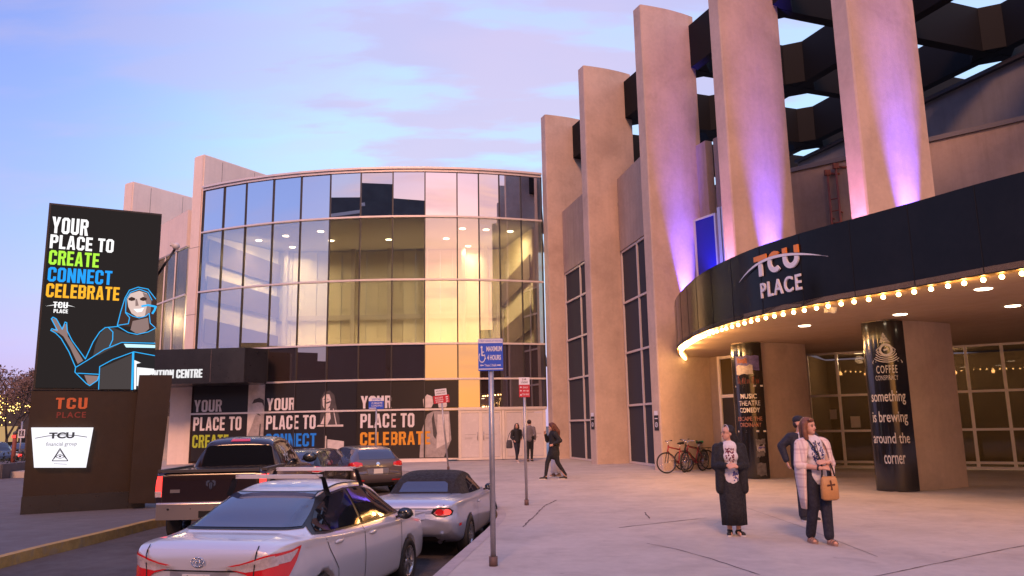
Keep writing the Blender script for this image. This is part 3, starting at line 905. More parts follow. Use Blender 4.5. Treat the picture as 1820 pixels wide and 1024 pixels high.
# tiled roof below the lattice, not seen from the plaza, closes the volume
mb = MB(); mb.prism([(9.5, 24), (11.5, 20.5), (22, 12), (24, 17.2), (14.8, 25.2), (8.6, 30.4)], 5.3, 5.4); mb.build('low_roof', darkm, theatre)

# dark roof lattice: diagonal beams tying the fins to the rear walls
def lat(s, t): return O5 + ES * s + ET * t
FS = [-10.1, -5.05, 0.0, 5.05, 9.85, 15.1, 20.7]
TS = [2.35, 7.5, 12.65]
LZ0, LZ1 = 15.2, 16.95
def beam(p, q):
    mb = MB()
    mb.bar((*p, (LZ0 + LZ1) / 2 + random.uniform(-.004, .004)), (*q, (LZ0 + LZ1) / 2), .40, LZ1 - LZ0)
    mb.build('lattice_beam', beamm, theatre)
for s0 in FS:
    for t0, t1 in zip(TS, TS[1:] + [17.6]):
        beam(lat(s0, t0 + .205), lat(s0, t1 - .205))
for t0 in TS:
    for a, b in zip(FS, FS[1:]): beam(lat(a - .2, t0), lat(b - .2, t0))
# chamfered corners of every opening
for t0 in TS:
    for s0 in FS[1:]:
        mb = MB()
        for u, v in ((1, 1), (1, -1), (-1, 1), (-1, -1)):
            if v < 0 and t0 == TS[0]: continue
            mb.prism([tuple(lat(s0 + u * .21, t0 + v * .21)), tuple(lat(s0 + u * .75, t0 + v * .21)), tuple(lat(s0 + u * .21, t0 + v * .75))], LZ0 + .01, LZ1 - .01)
        mb.build('beam_haunch', beamm, theatre)

# roof ladder with two hooked rails, rust red
rust = pm('rust_paint', (.30, .09, .06), .6, var=.2)
mb = MB()
pa_, pb_ = atY(1477, 380, 27.6), atY(1493, 380, 27.4)
for p, zt_ in ((pa_, atY(1475, 308, 27.6).z), (pb_, atY(1493, 296, 27.4).z)):
    mb.tube((p.x, p.y, 5.5), (p.x, p.y, zt_), .045, seg=8); mb.tube((p.x, p.y, zt_), (p.x + .5, p.y - .1, zt_ - .08), .045, seg=8)
    mb.box((p.x, p.y, zt_ + .02), (.2, .12, .2)); mb.tube((p.x, p.y, zt_ - 1.7), (p.x + .4, p.y + .3, zt_ - 1.75), .03, seg=6)
for k in range(9): mb.tube((pa_.x, pa_.y, 6 + k * .45), (pb_.x, pb_.y, 6 + k * .45), .022, seg=6)
mb.build('roof_ladder', rust, theatre)

# marquee canopy
FC = [(9.0, 29.6), (7.3, 29.6), (6.35, 28.5), (5.75, 26.8), (5.2, 24.6), (4.95, 22.3), (4.92, 19.6), (5.33, 17.1), (6.0, 15.4), (6.65, 14.25), (7.2, 13.25), (7.8, 12.1), (8.6, 10.9), (9.7, 9.5), (11.4, 7.9), (13.8, 6.4)]
fc = smooth2(FC, 6)
ZF0, ZF1 = 3.92, 5.42
mb = MB()
mb.grid([[(p.x, p.y, ZF0) for p in fc], [(p.x, p.y, ZF1) for p in fc]], flip=True)
ins = []
for i, p in enumerate(fc):
    a, b = fc[max(i - 1, 0)], fc[min(i + 1, len(fc) - 1)]; t = (b - a).normalized()
    ins.append(Vector((p.x - t.y * .25, p.y + t.x * .25, 0)))
mb.grid([[(p.x, p.y, ZF1) for p in fc], [(p.x, p.y, ZF1) for p in ins]], flip=True, smooth=False)
canopy = mb.build('marquee', fasciam, theatre)
mb = MB(); mb.prism([(p.x, p.y) for p in fc] + [(22, 6.4), (22, 21), (14.9, 25.3), (10.3, 27.9)], 3.93, 4.03)
mb.build('soffit', soffitm, canopy)
mb = MB()
mb.grid([[(p.x - .0, p.y, ZF0 - .012) for p in fc], [(p.x, p.y, ZF0 - .012) for p in ins]], smooth=False)
mb.build('trim', pm('brass_trim', (.45, .28, .12), .4, .4), canopy)
# bulbs every 0.42 m along the rim
acc, last = 0.0, fc[0]
fine = smooth2(FC, 40)
bulbm = emat('bulb_glow', (1, .58, .20), 26)
bulb0 = None
cnt = 0
cum = 0.0
nextd = 2.6
for a, b in zip(fine, fine[1:]):
    cum += (b - a).length
    if cum >= nextd and cnt < 98:
        nextd += .305
        t = (b - a).normalized(); c = Vector((b.x - t.y * .12, b.y + t.x * .12, ZF0 - .07))
        if bulb0 is None:
            bm_ = MB(); bm_.ball((0, 0, 0), .040, 10, 8); bulb0 = bm_.build('bulb', bulbm, None)
            o = bulb0
        else:
            o = bulb0.copy(); COL.objects.link(o)
        o.parent = canopy; o.location = wm(canopy).inverted() @ c
        if cnt % 5 == 1 and b.y < 25.5:
            ld = bpy.data.lights.new('bulb_lamp', 'POINT'); ld.energy = 80 if b.y > 18.5 else 11; ld.color = (1, .50, .17); ld.shadow_soft_size = .08
            lo = bpy.data.objects.new('bulb_lamp', ld); COL.objects.link(lo); lo.location = c - Vector((0, 0, .1))
        cnt += 1
mb = MB(); cum = 0.0; nx_ = 3.0
for a, b in zip(fine, fine[1:]):
    cum += (b - a).length
    if cum >= nx_:
        nx_ += 1.22; t = (b - a).normalized(); n_ = Vector((-t.y, t.x)); q = Vector((b.x, b.y)) - Vector((-t.y, t.x)) * -.0
        o_ = Vector((t.y, -t.x)); o_ = o_ if o_.dot(Vector((-1, -.5))) > 0 else -o_
        q = Vector((b.x, b.y)) + o_ * .003
        mb.bar((*q, ZF0 + .02), (*q, ZF1 - .01), .014, .006, up=(*o_, 0))
mb.build('panel_joint', pm('fascia_joint', (.002, .002, .002), .8), canopy)
# soffit downlights
for x, y in ((1430, 580), (1748, 515), (1600, 560), (1800, 545)):
    p = atz(x, y, 3.915)
    mb = MB(); mb.lathe([(0, 0), (.13, 0), (.15, .012)], 16, Matrix.Translation(p)); mb.build('downlight', emat('soffit_glow', (1, .8, .55), 8), canopy)
    ld = bpy.data.lights.new('downlight_lamp', 'SPOT'); ld.energy = 9; ld.color = (1, .66, .36); ld.spot_size = R_(120); ld.spot_blend = .8; ld.shadow_soft_size = .1
    lo = bpy.data.objects.new('downlight_lamp', ld); COL.objects.link(lo); lo.location = p - Vector((0, 0, .05))
p = atz(1481, 552, 3.87)
mb = MB(); mb.lathe([(0, -.06), (.05, -.05), (.075, 0), (.085, .04), (.085, .06)], 14, Matrix.Translation(p)); mb.box((p.x - .1, p.y, p.z), (.16, .09, .09), .5); mb.build('dome_camera', pm('cream_plastic', (.7, .66, .6), .5), canopy)

# entrance glazing under the canopy
EG = [Vector((8.6, 28.35)), Vector((10.35, 27.45)), Vector((14.6, 25.1)), Vector((20.5, 21.4))]
eg = glass_mat('entrance_glass', (.44, .41, .37), .12, wob=0)
def glazing(p, q, ncol, rows, name='entrance_glazing'):
    t = (q - p); ln = t.length; t.normalize(); n = Vector((t.y, -t.x))
    g = node(name, theatre); g.matrix_basis = wm(theatre).inverted()
    mb = MB()
    for k in range(ncol + 1): mb.bar((*(p + t * (ln * k / ncol)), .02), (*(p + t * (ln * k / ncol)), 3.93), .10, .085, up=(*t, 0))
    for z in rows:
        for k in range(ncol): mb.bar((*(p + t * (ln * k / ncol + .045)), z), (*(p + t * (ln * (k + 1) / ncol - .045)), z), .09, .075)
    mb.build('frame', alu, g)
    mb = MB()
    for k in range(ncol):
        for za, zb_ in zip(rows, rows[1:]): mb.bar((*(p + t * (ln * k / ncol + .05) - n * .02), (za + zb_) / 2), (*(p + t * (ln * (k + 1) / ncol - .05) - n * .02), (za + zb_) / 2), .012, zb_ - za - .07)
    mb.build('pane', eg, g)
    return g
ROWS = (.06, .22, 1.25, 2.45, 3.90)
glazing(EG[1], EG[2], 5, ROWS); glazing(EG[2], EG[3], 7, ROWS)
mb = MB(); mb.bar((*(EG[0] + Vector((-.2, .3))), 1.96), (*EG[1], 1.96), .25, 3.92); mb.build('entrance_wall', wallmat, theatre)
# lobby behind the glass
lob = pm('lobby_wall', (.42, .32, .23), .85, var=.15, vscale=.7)
nn = Vector((.48, .88))
mb = MB()
mb.bar((*(EG[1] + nn * 5), 2), (*(EG[3] + nn * 5), 2), .1, 4)
mb.bar((*(EG[1] + nn * .3 + Vector((-.3, .1))), 2), (*(EG[1] + nn * 5), 2), .1, 4)
mb.build('lobby_wall', lob, theatre)
mb = MB(); mb.prism([tuple(EG[1]), tuple(EG[2]), tuple(EG[3]), tuple(EG[3] + nn * 5), tuple(EG[1] + nn * 5)], 4.06, 4.12); mb.build('lobby_ceiling', pm('lobby_ceiling', (.4, .33, .27), .9), theatre)
for k, (a, b) in enumerate(((1.5, 2.4), (4.2, 3.0), (8.0, 2.4), (10.5, 3.2))):
    p = EG[1] + (EG[2] - EG[1]).normalized() * a + nn * b
    mb = MB(); mb.lathe([(0, 0), (.14, 0), (.15, .02)], 12, Matrix.Translation((*p, 4.03))); mb.build('lobby_light', emat('lobby_glow', (1, .8, .5), 9), theatre)
    ld = bpy.data.lights.new('lobby_lamp', 'POINT'); ld.energy = 65; ld.color = (1, .68, .38); ld.shadow_soft_size = .15
    lo = bpy.data.objects.new('lobby_lamp', ld); COL.objects.link(lo); lo.location = (*p, 3.8)
# notices taped inside the glass
tE = (EG[2] - EG[1]).normalized(); nE = Vector((tE.y, -tE.x))
for x, y0, y1, x2 in ((1513, 740, 760, 1530), (1477, 728, 745, 1489)):
    a = onseg(x, EG[1], EG[2]); b = onseg(x2, EG[1], EG[2])
    za, zb_ = atY(x, y1, a.y).z, atY(x, y0, a.y).z
    a = a + nE * .02; b = b + nE * .02
    mb = MB(); mb.extrude([(*a, za), (*b, za), (*b, zb_), (*a, zb_)], (*(nE * .003), 0)); mb.build('paper_notice', pm('paper', (.55, .50, .44), .8), theatre)
# side door between two fins under the marquee
sd_ = node('side_door', theatre); sd_.matrix_basis = wm(theatre).inverted()
a, b = atz(1252, 836, 0), atz(1300, 834, 0); a = Vector((a.x, a.y)); b = Vector((b.x, b.y))
a = W2(8.75, 2.05); b = W2(6.6, 2.15)
t = (b - a).normalized()
mb = MB()
for p in (a, b): mb.bar((*p, .01), (*p, 3.9), .12, .12, up=(*t, 0))
for z in (2.5, 3.84): mb.bar((*(a + t * .065), z), (*(b - t * .065), z), .11, .10)
mb.build('frame', pylon_c, sd_)
mb = MB(); mb.bar((*(a + t * .07), 1.23), (*(b - t * .07), 1.23), .05, 2.42); mb.build('door_leaf', pm('dark_door', (.03, .025, .022), .5), sd_)
mb = MB(); mb.bar((*(a + t * .07), 3.17), (*(b - t * .07), 3.17), .02, 1.22); mb.build('pane', glass_mat('transom_glass', None, .14, dark=(.10, .07, .035)), sd_)
mb = MB(); n_ = Vector((t.y, -t.x)); n_ = n_ if n_.x < 0 else -n_; hx = b - t * .3 + n_ * .06
mb.tube((*hx, .9), (*hx, 1.3), .018, seg=8); mb.build('handle', steel, sd_)

# dark upper window above the marquee, its blue lighting also put into the pane colour
bw = node('upper_window', theatre); bw.matrix_basis = wm(theatre).inverted()
a, b = atY(1240, 470, 27.2), atY(1277, 470, 26.3)
a = Vector((a.x, a.y)); b = Vector((b.x, b.y)); t = (b - a).normalized(); n_ = Vector((t.y, -t.x))
z0, z1 = 5.6, atY(1240, 396, 27.2).z + .05
mb = MB(); mb.bar((*a, (z0 + z1) / 2), (*b, (z0 + z1) / 2), .03, z1 - z0); mb.build('pane', pm('blue_glass', (.03, .03, .42), .35, spec=.2), bw)
mb = MB()
for p in (a, b): mb.bar((*p, z0), (*p, z1 + .05), .1, .07, up=(*t, 0))
mb.bar((*(a + t * .04), z1 + .02), (*(b - t * .04), z1 + .02), .1, .07)
mb.build('frame', alu, bw)
mb = MB(); b2 = b + t * .05
for k in range(3): mb.bar((*(b2 + t * (.1 + .17 * k) + ET * .02 * k), (z0 + z1) / 2 + .1), (*(b2 + t * (.24 + .17 * k) + ET * .02 * k), (z0 + z1) / 2 + .1), .12, z1 - z0 + .2)
mb.build('jamb', alu, bw)

# coloured uplights standing on the marquee roof
def uplight(pos, aim, col, e, size=38, blend=.7):
    pos, aim = Vector(pos), Vector(aim)
    dr_ = (aim - pos).normalized(); q = dr_.to_track_quat('Z', 'Y')
    mb = MB(); M = Matrix.Translation(pos - dr_ * .12) @ q.to_matrix().to_4x4()
    mb.lathe([(.0, -.12), (.09, -.12), (.10, .0), (.12, .06), (.11, .06), (.09, .02), (0, .02)], 14, M)
    mb.tube(pos - dr_ * .2, (pos.x, pos.y, 5.45), .03, seg=6)
    mb.build('floodlight', blackp, theatre)
    ld = bpy.data.lights.new('floodlight_lamp', 'SPOT'); ld.energy = e; ld.color = col; ld.spot_size = R_(size); ld.spot_blend = blend; ld.shadow_soft_size = .05
    lo = bpy.data.objects.new('floodlight_lamp', ld); COL.objects.link(lo); lo.location = pos
    lo.rotation_euler = dr_.to_track_quat('-Z', 'Y').to_euler()
BLUE, PINK = (.12, .085, 1.0), (1.0, .38, .82)
for i, (e1, e2, zf) in enumerate(((17000, 6500, 4.5), (17000, 6500, 4.5), (18000, 0, 4.4))):
    c = fp(i, 1.3, .28 + .34); tgt = fp(i, 1.3, .27)
    uplight((*c, zf), (*tgt, zf + 3.0), BLUE, e1 * 1.9, 23, 1.0)
    if e2:
        c = fp(i, -.24, -.03); tgt = fp(i, .02, -.03); uplight((*c, zf), (*tgt, zf + 3.8), PINK, e2, 26, 1.0)
uplight((b.x - .28, b.y - .42, 5.6), (b.x, b.y, 7.4), BLUE, 500, 60, 1.0)

# office block across the street, seen only as a reflection in the glass
tower = thing('office_block', 'dark office block across the street, mirrored in the glass front', 'building', (-25, -38, 0))
dk = pm('office_dark', (.035, .033, .04), .6, var=.2, vscale=.2)
az = lambda deg, dist: Vector((-7 + dist * math.sin(R_(deg)), 37 - dist * math.cos(R_(deg))))
def block(d0, d1, dist, z, name, dep=14):
    a, b = az(d0, dist / math.cos(R_((d0 + d1) / 2 - d0))), az(d1, dist / math.cos(R_((d1 - d0) / 2)))
    t = (b - a).normalized(); n = Vector((-t.y, t.x)); n = n if n.y < 0 else -n
    mb = MB(); mb.prism([tuple(a), tuple(b), tuple(b + n * dep), tuple(a + n * dep)], -1, z); mb.build(name, dk, tower)
    return a, b
block(-31, 3.2, 78, 36.0, 'wall')
block(-20, -7, 80, 39.5, 'penthouse')
mb = MB()
for k in range(1): mb.bar((*az(-30, 77.5 - .3 * k), 31.5 - 4 * k), (*az(-14, 73.0 - .3 * k), 34 - 4 * k), .3, .5)
mb.build('lit_band', pm('pale_band', (.6, .5, .48), .6), tower)
for i, (d0, d1, dist, z, lab) in enumerate(((-64, -33, 95, 14, 'low dark block of shops across the street, mirrored left in the glass'), (-95, -65, 95, 11, 'low dark row of houses across the street, mirrored at the far left of the glass'), (23, 70, 95, 17, 'dark hotel block behind the plaza, mirrored at the right end of the glass'))):  # unseen blocks that close off the low sky in the reflections
    tower = thing('street_building', lab, 'building', (*az((d0 + d1) / 2, dist + 8), -1))
    block(d0, d1, dist, z, 'wall')
    a, b = az(d0 + 3, dist + 6), az(d1 - 3, dist + 6)
    mb = MB(); mb.bar((*a, z + .8), (*b, z + .8), 4, 1.5); mb.build('roof', dk, tower)
# ------------------------------------------------------------------ TCU PLACE letters on the marquee
def curve_fn(px0, ref_z):
    """(arc length from the point seen at pixel column px0, height) -> point on the marquee fascia"""
    best = min(range(len(fine)), key=lambda i: abs((fine[i].x / fine[i].y) - (ray(px0, 460).x / ray(px0, 460).y)) if fine[i].y < 21 else 9)
    acc = [0.0]
    for a, b in zip(fine, fine[1:]): acc.append(acc[-1] + (b - a).length)
    s0 = acc[best]; A = np.array(acc); X = np.array([p.x for p in fine]); Y = np.array([p.y for p in fine])
    def f(x, y, d=0.0):
        s = s0 + x; px, py = np.interp(s, A, X), np.interp(s, A, Y)
        qx, qy = np.interp(s + .05, A, X), np.interp(s + .05, A, Y); t = Vector((qx - px, qy - py)).normalized(); n = Vector((t.y, -t.x))
        return Vector((px + n.x * (-d if False else d), py + n.y * d, ref_z + y))
    return f, s0, A, X, Y
FZ0 = 3.92
ff, s0_, A_, X_, Y_ = curve_fn(1318, FZ0)
_t = Vector((np.interp(s0_ + .1, A_, X_) - np.interp(s0_, A_, X_), np.interp(s0_ + .1, A_, Y_) - np.interp(s0_, A_, Y_)))
_n = Vector((_t.y, -_t.x)); SGN = 1 if _n.x < 0 else -1
def fas(x, y, d=0.0): return ff(x, y, d * SGN)
def px_to_fas(x, y):
    best = None
    for i in range(0, len(fine) - 1):
        p = fine[i]
        if p.y > 22: continue
        q = abs(p.x / p.y - ray(x, y).x / ray(x, y).y)
        if best is None or q < best[0]: best = (q, i)
    i = best[1]; return A_[i] - s0_, atY(x, y, fine[i].y).z - FZ0
sign = thing('wall_sign', 'orange and white TCU PLACE letters with a white swoosh on the black marquee', 'sign', tuple(fas(1.5, .7)))
orange_l = pm('orange_letter', (.85, .27, .05), .45); white_l = pm('white_letter', (.78, .76, .80), .45)
u0_, v0_ = px_to_fas(1318, 503); u1_, v1_ = px_to_fas(1474, 456)
def swoosh(u):                                                   # height of the white arc at u
    q = (u - u0_) / (u1_ - u0_)
    return v0_ + (v1_ - v0_) * q + .36 * 4 * q * (1 - q) * (1 - .35 * q)
tu0, tv0 = px_to_fas(1346, 495); tu1, tv1 = px_to_fas(1420, 436)
tw_ = (tu1 - tu0); tb = min(tv0, px_to_fas(1420, 474)[1]) ; tb = (tv0 + px_to_fas(1418, 474)[1]) / 2; tt_ = (px_to_fas(1346, 455)[1] + tv1) / 2
H_ = tt_ - tb
def letters(parts_fn):
    out = []
    st = .24 * H_; w_ = tw_ / 3.25
    # T
    out += [[(0, H_), (w_ * 1.0, H_), (w_ * 1.0, H_ - st), (0, H_ - st)], [(w_ * .36, H_ - st), (w_ * .64, H_ - st), (w_ * .64, 0), (w_ * .36, 0)]]
    # C as an arc ring
    cx_, r1, r0 = w_ * 1.62, H_ / 2, H_ / 2 - st
    ang = [R_(50 + k * (260 / 14)) for k in range(15)]
    for a, b in zip(ang, ang[1:]):
        out.append([(cx_ + r1 * math.cos(a) * .95, H_ / 2 + r1 * math.sin(a)), (cx_ + r1 * math.cos(b) * .95, H_ / 2 + r1 * math.sin(b)), (cx_ + r0 * math.cos(b) * .95, H_ / 2 + r0 * math.sin(b)), (cx_ + r0 * math.cos(a) * .95, H_ / 2 + r0 * math.sin(a))])
    # U
    ux = w_ * 2.2; uw = w_ * 1.05
    out += [[(ux, H_), (ux + st, H_), (ux + st, uw / 2), (ux, uw / 2)], [(ux + uw - st, H_), (ux + uw, H_), (ux + uw, uw / 2), (ux + uw - st, uw / 2)]]
    ang = [R_(180 + k * 18) for k in range(11)]
    for a, b in zip(ang, ang[1:]):
        r1, r0 = uw / 2, uw / 2 - st
        out.append([(ux + uw / 2 + r1 * math.cos(a), uw / 2 + r1 * math.sin(a)), (ux + uw / 2 + r0 * math.cos(a), uw / 2 + r0 * math.sin(a)), (ux + uw / 2 + r0 * math.cos(b), uw / 2 + r0 * math.sin(b)), (ux + uw / 2 + r1 * math.cos(b), uw / 2 + r1 * math.sin(b))])
    return out
def clip(poly, fn, above):
    """keep the part of a polygon above (or below) the curve fn"""
    res = []
    n = len(poly)
    for i in range(n):
        p, q = poly[i], poly[(i + 1) % n]
        dp_, dq = p[1] - fn(p[0]), q[1] - fn(q[0])
        if not above: dp_, dq = -dp_, -dq
        if dp_ >= 0: res.append(p)
        if dp_ * dq < 0:
            k = dp_ / (dp_ - dq); res.append((p[0] + (q[0] - p[0]) * k, p[1] + (q[1] - p[1]) * k))
    return res
def emblem(map_fn, parent, mats, swfn, gap, thick):
    for nm, above, mt in (('upper_letters', True, mats[0]), ('lower_letters', False, mats[1])):
        mb = MB()
        for poly in letters(None):
            poly = [(x + tu0, y + tb) for x, y in poly]
            # subdivide long edges so that the cut follows the arc
            pp = []
            for i in range(len(poly)):
                a, b = poly[i], poly[(i + 1) % len(poly)]
                for k in range(4): pp.append((a[0] + (b[0] - a[0]) * k / 4, a[1] + (b[1] - a[1]) * k / 4))
            c = clip(pp, (lambda u: swfn(u) + gap) if above else (lambda u: swfn(u) - gap), above)
            if len(c) >= 3:
                F = [map_fn(x, y, thick) for x, y in c]; Bk = [map_fn(x, y, .01) for x, y in c]
                try:
                    mb.face(F)
                    for i in range(len(c)): mb.face([F[i], Bk[i], Bk[(i + 1) % len(c)], F[(i + 1) % len(c)]])
                except ValueError: pass
        mb.build(nm, mt, parent, fixn=True)
    mb = MB(); top, bot = [], []
    for k in range(41):
        q = k / 40; u = u0_ + (u1_ - u0_) * q; th_ = .062 * math.sin(math.pi * min(1, q * 1.05 + .0)) ** .7 if 0 < q < .95 else .004
        th_ = max(th_, .004)
        top.append(map_fn(u, swfn(u) + th_ * .5, thick)); bot.append(map_fn(u, swfn(u) - th_ * .5, thick))
    mb.grid([top, bot], smooth=False)
    mb.build('swoosh', mats[1], parent, fixn=False)
emblem(fas, sign, (orange_l, white_l), swoosh, .035, .05)
mb = MB()
pu0, pv0 = px_to_fas(1356, 531); pu1, pv1 = px_to_fas(1426, 497)
# the word follows the level of the fascia
text_fit(mb, 'PLACE', (pu0, pv0 + .0, pu1, pv0 + .335), fas, .012, 1.25, thick=.04)
mb.build('place_lettering', white_l, sign)

# ------------------------------------------------------------------ wrapped pillars under the marquee
WR = [(.42, -.46), (.25, -.44), (.08, -.38), (-.03, -.28), (-.06, -.14), (-.06, 0), (-.03, .14), (.04, .26), (.16, .35), (.32, .41), (.5, .445)]
wrs = smooth2(WR, 6)
def wrap(i, label, t_end=.5):
    pts = [p for p in wrs if not (p.y > 0 and p.x > t_end)]
    plan_ = [fp(i, p.x, p.y) for p in pts]
    loc = sum(plan_, Vector((0, 0))) / len(plan_)
    th = thing('pillar_banner', label, 'banner', (loc.x, loc.y, 0))
    mb = MB()
    out = []
    for k, p in enumerate(plan_):
        a, b = plan_[max(k - 1, 0)], plan_[min(k + 1, len(plan_) - 1)]; t = (b - a).normalized(); n = Vector((t.y, -t.x))
        out.append(p)
    mb.grid([[(p.x, p.y, .015) for p in out], [(p.x, p.y, 3.90) for p in out]])
    e0, e1 = out[-1], fp(i, t_end + .02, .30)
    mb.face([(*e0, .015), (*e1, .015), (*e1, 3.90), (*e0, 3.90)])
    mb.build('vinyl_wrap', pm('wrap_vinyl', (.016, .013, .013), .16, coat=.5), th, fixn=False)
    acc = [0.0]
    for a, b in zip(out, out[1:]): acc.append(acc[-1] + (b - a).length)
    A = np.array(acc); X = np.array([p.x for p in out]); Y = np.array([p.y for p in out])
    def f(s, z, d=0.0):
        """s measured back from the right edge"""
        q = A[-1] + s; px, py = np.interp(q, A, X), np.interp(q, A, Y)
        p2, y2 = np.interp(min(q + .02, A[-1]), A, X), np.interp(min(q + .02, A[-1]), A, Y)
        p1, y1 = np.interp(q - .02, A, X), np.interp(q - .02, A, Y)
        t = Vector((p2 - p1, y2 - y1)).normalized(); n = Vector((t.y, -t.x))
        if n.dot(Vector((-.2, -1))) < 0: n = -n
        return Vector((px + n.x * (d + .005), py + n.y * (d + .005), z))
    return th, f, A[-1]
wt = pm('wrap_white', (.75, .68, .62), .5)
th, f, LL = wrap(0, 'tall black pillar wrap with a white eye-in-triangle emblem and coffee slogan')
mb = MB()
for body, z0, hgt, sp in (('something', 2.02, .30, 1), ('is brewing', 1.55, .30, 1), ('around the', 1.08, .28, 1), ('corner', .62, .24, 1)):
    x1 = -.13 if body != 'corner' else -.28
    w_ = {'something': .80, 'is brewing': .82, 'around the': .86, 'corner': .46}[body]
    text_fit(mb, body, (x1 - w_, z0 - (.07 if 'g' in body else 0), x1, z0 + hgt - .04), f, .008)
text_fit(mb, 'COFFEE', (-.72, 2.68, -.26, 2.86), f, .004, 1.2); text_fit(mb, 'CONSPIRACY', (-.76, 2.52, -.26, 2.63), f, -.004, 1.05)
mb.build('lettering', wt, th)
mb = MB()
# triangle of white lines around an eye
apex, bl, br = (-.50, 3.62), (-.80, 2.93), (-.12, 2.93)
def tri_at(z): 
    q = (z - bl[1]) / (apex[1] - bl[1]); return bl[0] + (apex[0] - bl[0]) * q, br[0] + (apex[0] - br[0]) * q
def strip2(pts, wd):
    for a, b in zip(pts, pts[1:]):
        dx_, dy_ = b[0] - a[0], b[1] - a[1]; l_ = math.hypot(dx_, dy_) or 1; nx, ny = -dy_ / l_ * wd / 2, dx_ / l_ * wd / 2
        mb.face([f(a[0] - nx, a[1] - ny, .002), f(b[0] - nx, b[1] - ny, .002), f(b[0] + nx, b[1] + ny, .002), f(a[0] + nx, a[1] + ny, .002)])
strip2([bl, br], .035); strip2([bl, apex], .012); strip2([apex, br], .012)
ec = (-.47, 3.22)
for k in range(5):
    r = .17 + k * .045
    arc = []
    for j in range(13):
        a_ = R_(200 + j * 140 / 12); p = (ec[0] + r * math.cos(a_) * 1.25, ec[1] + .02 + r * math.sin(a_)); l, r_ = tri_at(p[1])
        if l < p[0] < r_ and p[1] > bl[1]: arc.append(p)
    strip2(arc, .018)
for k in range(6):
    z = 3.40 + k * .035; l, r_ = tri_at(z); strip2([(l, z), ((l + r_) / 2, z + .02), (r_, z)], .017)
ring = [(ec[0] + .125 * math.cos(R_(a)), ec[1] + .125 * math.sin(R_(a))) for a in range(0, 361, 20)]
strip2(ring, .05)
lens = [(ec[0] - .21 + .42 * k / 12, ec[1] + .115 * math.sin(math.pi * k / 12)) for k in range(13)]
strip2(lens, .014); strip2([(x, 2 * ec[1] - y) for x, y in lens], .014)
strip2([(ec[0] - .05, ec[1] - .01), (ec[0], ec[1] + .012), (ec[0] + .05, ec[1] + .01)], .045)
mb.build('emblem', wt, th)
th, f, LL = wrap(1, 'tall black pillar wrap with a MUSIC THEATRE COMEDY poster and stage photos')
mb = MB()
for body, z0, z1, w_ in (('MUSIC', 2.28, 2.42, .48), ('THEATRE', 2.08, 2.22, .64), ('COMEDY', 1.88, 2.02, .60)):
    text_fit(mb, body, (-.40 - w_ * .45 - .10, z0, -.40 + w_ * .55 - .10, z1), f, .02 if body != 'THEATRE' else .004)
for z in (2.62, 1.32): mb.face([f(-.9, z, .001), f(-.6, z, .001), f(-.3, z, .001), f(-.03, z, .001), f(-.03, z + .05, .001), f(-.3, z + .05, .001), f(-.6, z + .05, .001), f(-.9, z + .05, .001)])
mb.build('lettering', wt, th)
mb = MB()
text_fit(mb, 'ESCAPE THE', (-.86, 1.64, -.12, 1.76), f, .01); text_fit(mb, 'ORDINARY', (-.80, 1.47, -.16, 1.59), f, .01)
mb.build('slogan', pm('wrap_rust', (.42, .17, .11), .5), th)
mb = MB()
rnd2 = random.Random(3)
def patch(s0, s1, z0, z1, mi, d):
    mb.mi = mi; n = 6
    mb.grid([[f(s0 + (s1 - s0) * k / n, z0 + rnd2.uniform(-.03, .03), d) for k in range(n + 1)], [f(s0 + (s1 - s0) * k / n, z1 + rnd2.uniform(-.03, .03), d) for k in range(n + 1)]], smooth=False)
patch(-.82, -.10, 3.12, 3.52, 0, .001); patch(-.80, -.30, 2.98, 3.25, 1, .003); patch(-.75, -.45, 3.30, 3.45, 2, .004)
for k in range(16): patch(-.8 + .045 * k, -.78 + .045 * k, 2.72, 2.72 + rnd2.uniform(.08, .22), 2 if k % 3 else 3, .003)
patch(-.36, -.08, .95, 1.12, 4, .002); patch(-.34, -.10, .75, .95, 1, .003); patch(-.36, -.12, .62, .78, 4, .004); patch(-.38, -.10, .10, .45, 4, .002); patch(-.3, -.1, .86, .90, 0, .006)
mb.build('stage_photo', [pm('ph_violet', (.10, .08, .26), .5, var=.5, vscale=8), pm('ph_pale', (.42, .36, .36), .5, var=.4, vscale=9), pm('ph_red', (.22, .05, .03), .5, var=.5, vscale=14), pm('ph_dark', (.06, .04, .03), .5), pm('ph_grey', (.15, .13, .13), .5, var=.5, vscale=10)], th)

# ------------------------------------------------------------------ LED pylon sign at the left
ZB = zs(0, 19)
L0 = atz(47, 915, ZB); YL = L0.y
ztop = atY(85, 360, YL).z
R1 = atz(288, 380, ztop)                                           # same height on the right
P0 = Vector((atY(75, 500, YL).x, YL, 0)); 
tS = Vector((R1.x - P0.x, R1.y - P0.y)).normalized(); nS = Vector((tS.y, -tS.x)); n3 = Vector((*nS, 0))
led = thing('digital_sign', 'tall freestanding LED sign with a lit YOUR PLACE TO message on a brown base', 'sign', (P0.x + 1.4, P0.y + .7, ZB))
fS = plane_fn(P0, (*tS, 0), (0, 0, 1), n3)
def S2(x, y):
    p = onpl(x, y, P0, n3); v = p - P0; return v.dot(Vector((*tS, 0))), p.z
wS = (Vector((R1.x, R1.y)) - Vector((P0.x, P0.y))).length
zl0 = S2(62, 693)[1]
cab = pm('sign_cabinet', (.022, .018, .017), .45, var=.1)
browns = pm('bronze_cladding', (.036, .022, .014), .45, .3, var=.18, vscale=.7, bump=.05, bscale=8)
mb = MB(); mb.prism([tuple(fS(0, 0, -.03).xy), tuple(fS(wS, 0, -.03).xy), tuple(fS(wS, 0, -.55).xy), tuple(fS(0, 0, -.55).xy)], zl0, ztop); mb.build('cabinet', cab, led)
xl, xr = S2(50, 900)[0], S2(280, 890)[0]
